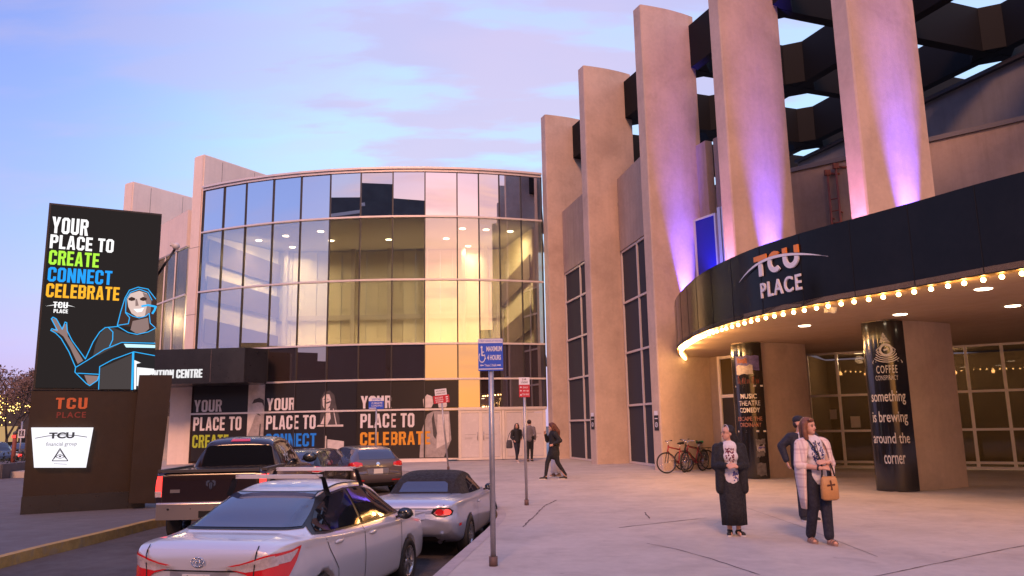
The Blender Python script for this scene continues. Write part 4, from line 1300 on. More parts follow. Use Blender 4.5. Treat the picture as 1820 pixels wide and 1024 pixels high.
mb = MB(); mb.prism([tuple(fS(-.02, 0, -.06).xy), tuple(fS(wS + .02, 0, -.06).xy), tuple(fS(wS + .02, 0, -.5).xy), tuple(fS(-.02, 0, -.5).xy)], ZB + .42, zl0 - .02); mb.build('base_cladding', browns, led)
mb = MB(); mb.prism([tuple(fS(-.03, 0, -.02).xy), tuple(fS(wS + .03, 0, -.02).xy), tuple(fS(wS + .03, 0, -.55).xy), tuple(fS(-.03, 0, -.55).xy)], ZB - .3, ZB + .42); mb.build('plinth', blackp, led)
# leaning side wing in front of the base
q = [S2(*p) for p in ((228, 893), (238, 760), (247, 668), (305, 668), (292, 780), (277, 893))]
mb = MB(); mb.extrude([fS(x, y, .10) for x, y in q], n3 * .22); mb.build('side_wing', browns, led)
# screen
scr = emat('led_black', (.020, .016, .016), 1.0)
mb = MB(); mb.face([fS(.05, zl0 + .05, .0), fS(wS - .03, zl0 + .05, .0), fS(wS - .03, ztop - .05, .0), fS(.05, ztop - .05, .0)])
screen = mb.build('screen', scr, led)
def tx(body, pts, col, name='lettering', bold=.055):
    """four photo points: bottom-left, bottom-right, top-right, top-left"""
    (xa, ya), (xb, yb) = S2(*pts[0]), S2(*pts[2])
    mb = MB(); block_text(mb, body, (xa, ya, xb, yb), lambda x, y, d=0: fS(x, y, .006)); return mb.build(name, col, screen)
eW, eG, eB, eO = emat('led_white', (1, .98, .98), .95), emat('led_green', (.42, .85, .06), .95), emat('led_blue', (.02, .33, .90), .95), emat('led_orange', (.95, .45, .03), .95)
tx('YOUR', ((91, 414), 0, (158, 391)), eW); tx('PLACE TO', ((88, 441), 0, (203, 426)), eW)
tx('CREATE', ((86, 470), 0, (177, 451)), eG); tx('CONNECT', ((84, 500), 0, (200, 482)), eB); tx('CELEBRATE', ((81, 528), 0, (213, 511)), eO)
tx('TCU', ((94, 547), 0, (121, 537.5)), eW); tx('PLACE', ((95, 556), 0, (121, 550.5)), eW)
mb = MB(); mb.face([fS(*S2(x, y), .012) for x, y in ((80, 544.5), (95, 541.8), (108, 541.4), (122, 542.6), (134, 546), (120, 543.6), (108, 542.6), (95, 543.0))]); mb.build('swoosh', eW, screen)
def poly2(pts, d): return [fS(*S2(x, y), d) for x, y in pts]
mb = MB()
fig = lambda pts, mi, d: (setattr(mb, 'mi', mi), mb.face(poly2(pts, d)))
# woman speaking at a lectern, drawn as flat areas of light
c1z = lambda pts: [(60 + x * .1953, 520 + y * .1953) for x, y in pts]
fig(c1z([(760, 300), (800, 150), (835, 30), (900, -30), (1000, -40), (1080, 10), (1120, 80), (1118, 320), (1050, 330)]), 0, .004)       # hair
fig(c1z([(560, 480), (600, 380), (650, 325), (720, 320), (880, 385), (1000, 385), (1105, 320), (1105, 450), (800, 455), (640, 560), (540, 580)]), 1, .006)   # blouse
fig(c1z([(900, 260), (1040, 230), (1050, 330), (1000, 372), (930, 372), (880, 340)]), 3, .008)      # neck
fig(c1z([(850, 60), (880, 10), (960, -15), (1030, 10), (1070, 80), (1060, 180), (1000, 220), (940, 222), (890, 190), (860, 130)]), 2, .010)   # face
fig(c1z([(990, 0), (1040, 20), (1070, 80), (1062, 180), (1010, 216), (1030, 120)]), 3, .011)
for ex in (890, 995): fig(c1z([(ex - 30, 55), (ex, 40), (ex + 34, 52), (ex + 30, 72), (ex, 78), (ex - 26, 70)]), 0, .012)
fig(c1z([(905, 150), (960, 148), (1005, 140), (985, 175), (940, 182)]), 4, .012)
fig(c1z([(925, 60), (940, 60), (955, 120), (925, 125)]), 3, .012)
fig(c1z([(165, 235), (200, 240), (250, 330), (280, 285), (300, 290), (310, 400), (350, 460), (450, 620), (400, 650), (330, 500), (270, 400), (230, 370), (160, 345), (200, 330)]), 3, .008)   # hand and forearm
fig(c1z([(460, 752), (590, 760), (580, 800), (520, 845), (490, 830)]), 3, .008)
fig(c1z([(380, 680), (500, 620), (800, 460), (1105, 465), (1105, 560), (920, 540), (600, 670), (595, 745), (400, 735)]), 5, .012)          # lectern top
fig(c1z([(605, 690), (900, 560), (905, 880), (600, 880)]), 1, .010)
fig(c1z([(920, 560), (1100, 580), (1100, 690), (980, 690), (945, 760), (940, 880), (918, 880)]), 5, .010)
fig(c1z([(940, 680), (1095, 695), (1095, 740), (980, 770), (955, 850), (935, 850)]), 4, .014)
fig(c1z([(915, 615), (975, 640), (935, 650), (930, 880), (912, 880)]), 4, .013)
fig(c1z([(820, 468), (1105, 478), (1105, 505), (840, 500)]), 6, .016)
mb.build('speaker_picture', [emat('pic_black', (.05, .026, .022), 1), emat('pic_grey', (.055, .045, .045), 1), emat('pic_face', (.62, .46, .42), 1), emat('pic_shade', (.24, .16, .15), 1), emat('pic_white', (.85, .84, .86), 1), emat('pic_dark', (.020, .018, .020), 1), emat('pic_paleblue', (.55, .85, .98), 1)], screen)
mb = MB()
def outl(pts, wd=.020):
    P = [S2(x, y) for x, y in c1z(pts)]
    for a, b in zip(P, P[1:]):
        dx_, dy_ = b[0] - a[0], b[1] - a[1]; l_ = math.hypot(dx_, dy_) or 1; nx, ny = -dy_ / l_ * wd / 2, dx_ / l_ * wd / 2; ex_, ey_ = dx_ / l_ * wd * .3, dy_ / l_ * wd * .3
        mb.face([fS(a[0] - nx - ex_, a[1] - ny - ey_, .018), fS(b[0] - nx + ex_, b[1] - ny + ey_, .018), fS(b[0] + nx + ex_, b[1] + ny + ey_, .018), fS(a[0] + nx - ex_, a[1] + ny - ey_, .018)])
outl([(760, 300), (790, 180), (830, 50), (870, -20), (950, -48), (1040, -30), (1110, 60)]); outl([(760, 300), (860, 285), (872, 230), (835, 185), (840, 60), (880, 0), (960, -30), (1040, 0), (1075, 70)])
outl([(835, 180), (900, 215), (960, 232), (1020, 215), (1050, 190), (1060, 280), (1105, 320)]); outl([(760, 305), (860, 365), (940, 382), (1040, 360), (1105, 325)])
outl([(470, 605), (540, 450), (600, 360), (650, 320), (760, 310)]); outl([(680, 320), (720, 360), (718, 430), (690, 490)])
outl([(380, 680), (320, 540), (250, 420), (200, 370), (155, 345), (165, 330), (215, 345), (160, 240), (175, 225), (205, 240), (260, 335), (285, 270), (300, 275), (305, 350), (350, 440), (470, 605)])
outl([(385, 680), (500, 610), (640, 520), (800, 455), (1105, 462)]); outl([(380, 685), (375, 725), (480, 830), (510, 848), (580, 800), (598, 745), (400, 735)]); outl([(590, 880), (600, 675), (720, 610), (910, 540), (1100, 575)]); outl([(905, 545), (895, 880)], .05)
outl([(985, 125), (1040, 115), (1110, 130), (1100, 160), (1080, 190)], .05)
mb.build('outline', emat('led_outline', (.03, .42, .90), 1.0), screen)
# small lit cabinet and dim letters on the base
bx = [S2(*p) for p in ((56, 760), (166, 760), (153, 831), (61, 831))]
mb = MB(); mb.extrude([fS(x, y, -.05) for x, y in bx], n3 * .14); lb = mb.build('light_box', emat('lightbox_white', (.93, .90, .98), .95), led)
mb = MB()
def tb2(body, x0, yb, x1, yt, bold=.02):
    a, b = S2(x0, yb), S2(x1, yt); text_fit(mb, body, (a[0], a[1], b[0], b[1]), lambda x, y, d=0: fS(x, y, .095), bold)
tb2('TCU', 87, 780, 133, 768, .05); tb2('financial group', 82, 795, 137, 785, .0)
def ln(pts, wd):
    P = [S2(x, y) for x, y in pts]
    for a, b in zip(P, P[1:]):
        dx_, dy_ = b[0] - a[0], b[1] - a[1]; l_ = math.hypot(dx_, dy_) or 1; nx, ny = -dy_ / l_ * wd / 2, dx_ / l_ * wd / 2
        mb.face([fS(a[0] - nx, a[1] - ny, .096), fS(b[0] - nx, b[1] - ny, .096), fS(b[0] + nx, b[1] + ny, .096), fS(a[0] + nx, a[1] + ny, .096)])
ln([(63, 779), (85, 775), (110, 773), (135, 774), (155, 777)], .018)
ln([(93, 819), (107, 797), (121, 819), (93, 819)], .02); ln([(96, 816), (107, 800), (118, 816)], .012); ln([(99, 812), (107, 807), (115, 812), (107, 815), (99, 812)], .014); ln([(105, 811), (109, 811)], .04); ln([(96, 824), (119, 825)], .01)
mb.build('lettering', emat('box_ink', (.05, .045, .05), 1), lb)
mb = MB(); a, b = S2(98, 727), S2(156, 707); ym = (a[1] + b[1]) / 2
block_text(mb, 'TCU', (a[0], a[1], b[0], b[1]), lambda x, y, d=0: fS(x, y, -.05), .14)
mb.build('logo_lettering', pm('rust_letter', (.62, .14, .04), .4), led)
mb = MB(); a, b = S2(100, 743), S2(153, 732); text_fit(mb, 'PLACE', (a[0], a[1], b[0], b[1]), lambda x, y, d=0: fS(x, y, -.05), .02, 1.2)
mb.build('logo_word', pm('dark_red_letter', (.22, .035, .025), .4), led)
# camera on an arm behind the cabinet
a = fS(wS - .05, S2(283, 492)[1], -.3); b = atY(313, 440, a.y)
mb = MB(); mb.tube(a, b, .035, seg=8); mb.build('camera_arm', blackp, led)
mb = MB(); mb.ball(b + Vector((.02, -.05, .02)), .10, 12, 8); mb.box((b.x - .05, b.y, b.z + .08), (.22, .12, .08), .4); mb.build('security_camera', pm('cam_white', (.6, .58, .58), .4), led)

# ------------------------------------------------------------------ street signs
def pole_sign(label, base, plates, pole_top, r=.032, lean=0.0, group=None, face=0.0, z0=0.0):
    """plates: (z0, z1, width, material, letters[list of (text, box in 0..1, mat)], extras)"""
    t = thing('street_sign', label, 'sign', tuple(base), face, group)
    M = Matrix.Rotation(lean, 4, 'Y')
    mb = MB(); mb.tube((0, 0, 0), M @ Vector((0, 0, pole_top)), r, seg=12); mb.build('post', steel, t, world=False)
    mb = MB(); mb.tube((0, 0, -.0), M @ Vector((0, 0, .11)), r * 1.55, seg=12); mb.build('post_sleeve', pm('sleeve', (.16, .10, .09), .7, .3, var=.2), t, world=False)
    for (za, zb_, wd, mt, let, ext) in plates:
        f = lambda x, y, d=0.0: M @ Vector(((x - .5) * wd, -r - .012 - d, za + (zb_ - za) * y))
        mb = MB(); mb.extrude([f(.0, .0), f(1, 0), f(1, 1), f(0, 1)], M.to_3x3() @ Vector((0, .004, 0)))
        pl = mb.build('sign_plate', mt, t, world=False)
        groups = {}
        for body, bx_, lm, bold in let: groups.setdefault(lm.name, (lm, []))[1].append((body, bx_, bold))
        for lm, items in groups.values():
            mb = MB()
            for body, bx_, bold in items:
                if body == '[]':
                    mb.face([f(bx_[0], bx_[1], .003), f(bx_[2], bx_[1], .003), f(bx_[2], bx_[3], .003), f(bx_[0], bx_[3], .003)])
                elif isinstance(body, list):
                    mb.face([f(x, y, .0035) for x, y in body])
                else: text_fit(mb, body, bx_, lambda x, y, d=0: f(x, y, .004), bold)
            mb.build('lettering', lm, pl, world=False)
    return t
sblue = pm('sign_blue', (.015, .09, .60), .45); sred = pm('sign_red', (.50, .018, .04), .45); swhite = pm('sign_white', (.74, .72, .78), .5); sink = pm('sign_ink', (.05, .04, .06), .6)
def arc2(c, r, a0, a1, wd, asp, n=14):
    o = []
    for k in range(n):
        a, b = R_(a0 + (a1 - a0) * k / n), R_(a0 + (a1 - a0) * (k + 1) / n)
        o.append([(c[0] + r * math.cos(a) * asp, c[1] + r * math.sin(a)), (c[0] + r * math.cos(b) * asp, c[1] + r * math.sin(b)), (c[0] + (r - wd) * math.cos(b) * asp, c[1] + (r - wd) * math.sin(b)), (c[0] + (r - wd) * math.cos(a) * asp, c[1] + (r - wd) * math.sin(a))])
    return o
bp = atz(877, 1006, 0)
zA, zB = atY(874, 662, bp.y - .04).z, atY(874, 602, bp.y - .04).z
wplate = 43 / FPX * bp.y * 1.02
wheel = [(q, 0, swhite, 0) for q in arc2((.15, .42), .17, 130, 395, .035, .8)] + [(q, 0, swhite, 0) for q in arc2((.14, .73), .045, 0, 360, .045, .85)]
wheel += [([(.12, .68), (.165, .68), (.175, .50), (.26, .50), (.27, .46), (.13, .46)], 0, swhite, 0), ([(.165, .60), (.235, .60), (.235, .565), (.165, .565)], 0, swhite, 0), ([(.24, .48), (.28, .36), (.31, .36), (.27, .50)], 0, swhite, 0)]
arrL = [([(.07, .17), (.12, .205), (.12, .185), (.21, .185), (.21, .155), (.12, .155), (.12, .135)], 0, swhite, 0), ([(.91, .17), (.86, .205), (.86, .185), (.76, .185), (.76, .155), (.86, .155), (.86, .135)], 0, swhite, 0)]
let = [('MAXIMUM', (.33, .60, .95, .76), swhite, .03), ('4 HOURS', (.36, .33, .91, .49), swhite, .03), ('These 2 Stalls', (.25, .135, .73, .21), swhite, .01), ('STREET HANDICAP PARKING', (.04, .895, .96, .96), sblue, .0),
       ('[]', (.015, .04, .985, .07), swhite, 0)] + wheel + arrL
let = [('[]', (.01, .86, .99, .99), swhite, 0)] + let
ps = pole_sign('tall grey post near the kerb with a blue accessible parking MAXIMUM 4 HOURS plate', (bp.x, bp.y, 0), [(zA + .02, zB, wplate, sblue, let, None)], zB - .03, .034, face=R_(-1))
rp = atz(936, 898, 0)
zA, zC = atY(934, 706, rp.y).z, atY(934, 671, rp.y).z; zM = zA + (zC - zA) * .63
wr = 18.5 / FPX * rp.y * 1.02
redlet = [('DAILY', (.38, .72, .85, .86), swhite, .01), ('08:00 - 18:00', (.38, .45, .9, .57), swhite, .01), ('TOW AWAY', (.30, .14, .95, .30), swhite, .01), ('[]', (.10, .76, .24, .86), swhite, 0), ('[]', (.10, .48, .24, .57), swhite, 0), ('[]', (.10, .12, .24, .24), swhite, 0)]
pole_sign('slim upright post on the plaza with a small white over red plate', (rp.x, rp.y, 0), [(zM, zC, wr, swhite, [('2 HR', (.3, .60, .7, .85), sink, .02), ('LOADING', (.2, .2, .82, .45), sink, .01)], None), (zA, zM - .004, wr, sred, redlet, None)], zC - .05, .03)
lp = atz(797, 828, 0); lp = Vector((lp.x, 30.6, 0)); lp.x = atY(797, 828, 30.6).x
zA, zM, zC = atY(785, 716, 30.6).z, atY(785, 702, 30.6).z, atY(785, 693, 30.6).z
pole_sign('leaning post before the glass front with a small white over red plate', (lp.x, lp.y, 0), [(zM, zC + .05, .46, swhite, [('NO STOPPING', (.1, .55, .9, .8), sink, .01), ('LOADING ZONE', (.1, .2, .9, .42), sink, .01)], None), (zA, zM - .005, .62, sred, [('EXCEPT', (.12, .62, .62, .82), swhite, .02), ('LOADING', (.12, .36, .62, .54), swhite, .02), ('ZONE', (.12, .1, .6, .28), swhite, .02), ('[]', (.78, .66, .92, .8), swhite, 0), ('[]', (.78, .4, .92, .52), swhite, 0), ('[]', (.78, .12, .92, .24), swhite, 0)], None)], zC - .02, .032, lean=R_(-5.6))
b2 = atY(668, 800, 30.9)
zA, zM, zC = atY(670, 727, 30.9).z, atY(670, 713, 30.9).z, atY(670, 708, 30.9).z
pole_sign('thin post behind the hatchback with a small blue and white plate', (b2.x, b2.y, zr(31)), [(zA - zr(31), zM - zr(31), .60, sblue, [('15 MINUTE', (.2, .6, .9, .85), swhite, .01), ('LOADING', (.2, .3, .9, .52), swhite, .01), ('[]', (.04, .06, .5, .16), swhite, 0)], None), (zM - zr(31) + .004, zC - zr(31) + .02, .60, swhite, [('VISITORS', (.2, .2, .8, .8), sblue, .01)], None)], zM - zr(31) - .02, .03)
# small black notices on the fins
for i, (x, y, lab) in enumerate(((1050, 752, 'small black notice with a white symbol on the fin left of the wide window strip'), (1163, 752, 'small black notice with a white symbol on the fin beside the bicycles'))):
    k = 3 - i
    n_ = thing('notice_sign', lab, 'sign', (*fp(k, 0, 0), 1.7), 0, 'notices on the fins')
    u = FB; f = plane_fn((*(fp(k, -.012, -.03)), 0), (*FB, 0), (0, 0, 1), (*(-FA), 0))
    zc_ = atY(x, y, fp(k, 0, 0).y).z
    mb = MB(); mb.extrude([f(-.14, zc_ - .26), f(.14, zc_ - .26), f(.14, zc_ + .26), f(-.14, zc_ + .26)], (*(FA * .01), 0)); mb.build('plate', pm('notice_black', (.02, .018, .02), .5), n_)
    mb = MB(); mb.face([f(-.12, zc_ + .27, .0), f(.12, zc_ + .27, 0), f(.12, zc_ + .42, 0), f(-.12, zc_ + .42, 0)])
    for q in arc2((0, zc_ - .06), .09, 0, 360, .03, 1): mb.face([f(a, b, .002) for a, b in q])
    mb.face([f(-.07, zc_ - .13, .002), f(-.05, zc_ - .14, .002), f(.07, zc_ + .01, .002), f(.05, zc_ + .02, .002)])
    mb.face([f(-.1, zc_ + .14, .002), f(.1, zc_ + .14, .002), f(.1, zc_ + .17, .002), f(-.1, zc_ + .17, .002)])
    mb.build('symbol', swhite, n_)
# ------------------------------------------------------------------ vehicles
def paint(name, col, metal=.6, rough=.34):
    return pm(name, col, rough, metal, coat=.7)
cglass = pm('car_glass', (.008, .009, .012), .04, 0, spec=.38)
cglass2 = pm('car_glass_blue', (.045, .055, .10), .04, 0, spec=1.0, coat=.6)
ctrim = pm('car_trim', (.012, .012, .013), .4)
chrome = pm('chrome', (.75, .74, .75), .14, 1.0)
alloy = pm('alloy', (.52, .50, .50), .3, .85, var=.05)
rlens = pm('red_lens', (.55, .012, .015), .12, 0, coat=.9, emit=(.6, .01, .012), es=.12)
rlit = pm('lit_lens', (.7, .03, .03), .2, 0, emit=(1, .05, .04), es=1.6)
clens = pm('clear_lens', (.62, .52, .52), .1, .1, var=.2, vscale=30, coat=.8)
platem = pm('plate_white', (.70, .68, .66), .5)
gapm = pm('panel_gap', (.02, .02, .022), .8)


def cr(xs, ys, x):
    """monotone-ish cubic through (xs, ys)"""
    xs = np.array(xs, float); ys = np.array(ys, float); n = len(xs)
    d = np.diff(ys) / np.diff(xs); m_ = np.zeros(n)
    m_[1:-1] = np.where(d[:-1] * d[1:] > 0, 2 * d[:-1] * d[1:] / (d[:-1] + d[1:] + 1e-12), 0); m_[0] = d[0]; m_[-1] = d[-1]
    i = np.clip(np.searchsorted(xs, x) - 1, 0, n - 2); h_ = xs[i + 1] - xs[i]; t = (x - xs[i]) / h_
    return (2 * t ** 3 - 3 * t ** 2 + 1) * ys[i] + (t ** 3 - 2 * t ** 2 + t) * h_ * m_[i] + (-2 * t ** 3 + 3 * t ** 2) * ys[i + 1] + (t ** 3 - t ** 2) * h_ * m_[i + 1]


class Car:
    """st: rows (y, half width, z bottom, z shoulder, z top, half width of the roof edge); y runs from tail to nose"""
    def __init__(s, st, rear=(), front=(), belt=.95, flat=.10, nst=84):
        st = np.array(st, float); s.st = st; ys = st[:, 0]
        y = np.linspace(ys[0], ys[-1], nst)
        y = np.unique(np.concatenate([y, ys]))
        C_ = [np.array([cr(ys, st[:, k], v) for v in y]) for k in range(1, 6)]
        rows = []
        for i, yy in enumerate(y):
            wd, zb, zs_, zt_, wr = [c[i] for c in C_]
            g_ = max(zt_ - zs_, .004); zm = zb + (zs_ - zb) * .55
            P = [(0, zb), (wd * .72, zb), (wd * .93, zb + .05), (wd * .985, zb + (zs_ - zb) * .25), (wd, zm), (wd * .992, zb + (zs_ - zb) * .78), (wd * .975, zs_ - .035), (wd * belt, zs_),
                 (wd * belt + (wr - wd * belt) * .48, zs_ + g_ * .46), (wr, zs_ + g_ * (1 - flat * 1.6)), (wr * .93, zs_ + g_ * (1 - flat * .6)), (wr * .62, zs_ + g_ * (1 - flat * .12)), (0, zt_)]
            # refine along the section
            fineP = []
            n = len(P)
            for k in range(n - 1):
                a, b, c, d_ = P[max(k - 1, 0)], P[k], P[k + 1], P[min(k + 2, n - 1)]
                if k == n - 2: d_ = (-P[k][0], P[k][1])
                for q in range(4):
                    t = q / 4
                    fineP.append(tuple(.5 * (2 * b[e] + (c[e] - a[e]) * t + (2 * a[e] - 5 * b[e] + 4 * c[e] - d_[e]) * t * t + (3 * b[e] - a[e] - 3 * c[e] + d_[e]) * t ** 3) for e in (0, 1)))
            fineP.append(P[-1])
            full = [(x, z) for x, z in fineP] + [(-x, z) for x, z in fineP[-2:0:-1]]
            rows.append([(x, yy, z) for x, z in full])
        def shift(p, prof, y0, sgn):
            if not len(prof): return p
            x, yy, z = p; k = max(0, 1 - abs(yy - y0) / .75)
            dz = np.interp(z, [a for a, b in prof], [b for a, b in prof])
            return (x, yy + sgn * dz * k ** 1.5, z)
        rows = [[shift(shift(p, rear, ys[0], 1), front, ys[-1], -1) for p in r] for r in rows]
        s.mb = MB(); V = s.mb.grid(rows, closed=True)
        for ring, rv in ((V[0], False), (V[-1], True)):
            c = sum((v.co for v in ring), Vector()) / len(ring)
            prev = ring
            for q in (.82, .5):
                cur = [s.mb.bm.verts.new(c.lerp(v.co, q) + Vector((0, (-.012 if not rv else .012) * (1 - q) * 2, 0))) for v in ring]
                cur = [(setattr(v, 'co', Vector((v.co.x, v.co.y + (ring[i].co.y - c.y) * (1 - q), v.co.z))), v)[1] for i, v in enumerate(cur)]
                for i in range(len(ring)):
                    f = s.mb.bm.faces.new((prev[i], prev[(i + 1) % len(ring)], cur[(i + 1) % len(ring)], cur[i])); f.smooth = True
                prev = cur
            f = s.mb.bm.faces.new(prev)
        bmesh.ops.recalc_face_normals(s.mb.bm, faces=s.mb.bm.faces)
        s.bvh = BVHTree.FromBMesh(s.mb.bm)
    def body(s, mat, parent, arches, r):
        me = bpy.data.meshes.new('body'); s.mb.bm.to_mesh(me); s.mb.bm.free(); me.materials.append(mat); me.materials.append(ctrim)
        o = bpy.data.objects.new('body', me); COL.objects.link(o)
        cb = MB(); cb.mi = 1
        for y, w_ in arches:
            for sg in (-1, 1):
                M = Matrix.Translation((sg * (w_ - .16), y, r * .93)) @ Matrix.Rotation(R_(90), 4, 'Y')
                cb.lathe([(r, -.18), (r, .42 if sg > 0 else .18), ], 40, M if sg > 0 else Matrix.Translation((sg * (w_ - .16) - .24, y, r * .93)) @ Matrix.Rotation(R_(90), 4, 'Y'), cap=True)
        bmesh.ops.recalc_face_normals(cb.bm, faces=cb.bm.faces)
        co = cb.build('cutter', [mat, ctrim])
        md = o.modifiers.new('cut', 'BOOLEAN'); md.object = co; md.operation = 'DIFFERENCE'; md.solver = 'EXACT'
        me2 = evalmesh(o); bpy.data.objects.remove(co)
        me2.materials.clear()
        return link('body', me2, [mat, ctrim], parent, False)
    def proj(s, poly, axis, name, mat, parent, off=.004, sub=.045, sgn=1, mb=None):
        """project a flat outline on the body; axis 'side' (y, z), 'rear'/'front' (x, z), 'top' (x, y)"""
        own = mb is None
        if own: mb = MB()
        bm = bmesh.new()
        bm.faces.new([bm.verts.new((a, b, 0)) for a, b in poly])
        bmesh.ops.triangulate(bm, faces=bm.faces)
        for _ in range(5):
            le = [e for e in bm.edges if e.calc_length() > sub]
            if not le: break
            bmesh.ops.subdivide_edges(bm, edges=le, cuts=1); bmesh.ops.triangulate(bm, faces=[f for f in bm.faces if len(f.verts) > 3])
        vm = {}
        for v in bm.verts:
            a, b = v.co.x, v.co.y
            if axis == 'side': o, d_ = Vector((sgn * 3, a, b)), Vector((-sgn, 0, 0))
            elif axis == 'rear': o, d_ = Vector((a, -9, b)), Vector((0, 1, 0))
            elif axis == 'front': o, d_ = Vector((a, 9, b)), Vector((0, -1, 0))
            else: o, d_ = Vector((a, b, 6)), Vector((0, 0, -1))
            hit, n, _, _ = s.bvh.ray_cast(o, d_)
            if hit is None:
                hit, n, _, _ = s.bvh.find_nearest(o + d_ * ((3 - .6) if axis == 'side' else 7.0 if axis in ('rear', 'front') else 5))
            if n.dot(d_) > 0: n = -n
            vm[v] = mb.bm.verts.new(hit + n * off)
        for f in bm.faces:
            nf = mb.bm.faces.new([vm[v] for v in f.verts]); nf.smooth = True; nf.material_index = mb.mi
        bm.free()
        for f in mb.bm.faces: f.normal_update()
        if own:
            o = mb.build(name, mat, parent, world=False, fixn=False)
            return o
    def line(s, pts, axis, mb, wd=.012, off=.003, sgn=1):
        for a, b in zip(pts, pts[1:]):
            dx_, dy_ = b[0] - a[0], b[1] - a[1]; l_ = math.hypot(dx_, dy_); nx, ny = -dy_ / l_ * wd / 2, dx_ / l_ * wd / 2
            s.proj([(a[0] - nx, a[1] - ny), (b[0] - nx, b[1] - ny), (b[0] + nx, b[1] + ny), (a[0] + nx, a[1] + ny)], axis, '', None, None, off, .08, sgn, mb)


def wheel(parent, x, y, r, wd=.2, spokes=5, rim_m=None, rr=.66):
    w_ = node('wheel', parent, (x, y, r), (0, R_(90) if x > 0 else R_(-90), 0))
    h = wd / 2
    mb = MB(); mb.lathe([(r * rr, -h), (r * .9, -h), (r * .985, -h * .8), (r, -h * .4), (r, h * .4), (r * .985, h * .8), (r * .9, h), (r * rr, h), (r * rr, -h)], 36)
    mb.build('tyre', blackt, w_, world=False)
    mb = MB(); q = r * rr
    mb.lathe([(q * .999, h * .5), (q * .999, h * .95), (q * .92, h * .92), (q * .88, h * .5), (q * .88, -h)], 36)
    mb.lathe([(0, h * .75), (q * .2, h * .72), (q * .24, h * .4), (0, h * .4)], 16)
    for k in range(spokes):
        a = 2 * math.pi * k / spokes
        for da in (-.13, .13):
            mb.bar((q * .15 * math.cos(a), q * .15 * math.sin(a), h * .6), (q * .93 * math.cos(a + da), q * .93 * math.sin(a + da), h * .72), q * .13, h * .3)
    mb.build('rim', rim_m or alloy, w_, world=False)
    mb = MB(); mb.lathe([(0, -h * .1), (q * .8, -h * .1)], 20); mb.build('brake_disc', ctrim, w_, world=False)


def plate(parent, y, z, body='', x=0, wd=.30, hgt=.15, tilt=0, mat=None):
    p = MB(); p.box(None, (wd, .012, hgt), M=Matrix.Translation((x, y, z)) @ Matrix.Rotation(tilt, 4, 'X'))
    o = p.build('number_plate', mat or platem, parent, world=False)
    if body:
        mb = MB(); f = lambda a, b, d=0: Matrix.Translation((x, y, z)) @ Matrix.Rotation(tilt, 4, 'X') @ Vector((a, -.0075, b))
        text_fit(mb, body, (-wd * .43, -hgt * .30, wd * .43, hgt * .22), f, .01)
        for sx in (-.3, .3): mb.face([f(wd * sx - .008, hgt * .36), f(wd * sx + .008, hgt * .36), f(wd * sx + .008, hgt * .42), f(wd * sx - .008, hgt * .42)])
        mb.build('lettering', pm('plate_green', (.03, .10, .05), .5), o, world=False)


def mirror(parent, x, y, z, mat, sgn=1, sc=1.0):
    mb = MB(); mb.ball((x + sgn * .10 * sc, y, z), .11 * sc, 14, 10, (1.0, .62, .70)); mb.bar((x - sgn * .03, y + .02, z - .05), (x + sgn * .08, y, z - .03), .05, .035)
    o = mb.build('wing_mirror', mat, parent, world=False)
    mb = MB(); mb.ball((x + sgn * .105 * sc, y - .045 * sc, z), .085 * sc, 12, 8, (1.0, .34, .72)); mb.build('mirror_glass', pm('mirror_face', (.10, .11, .12), .08, .8), o, world=False)


def handle(car, y, z, mat, parent, sgn):
    hit, n, _, _ = car.bvh.ray_cast(Vector((sgn * 3, y, z)), Vector((-sgn, 0, 0)))
    mb = MB(); mb.ball((hit.x + sgn * .012, y, z), .11, 14, 8, (.16, 1.0, .22)); mb.build('door_handle', mat, parent, world=False)


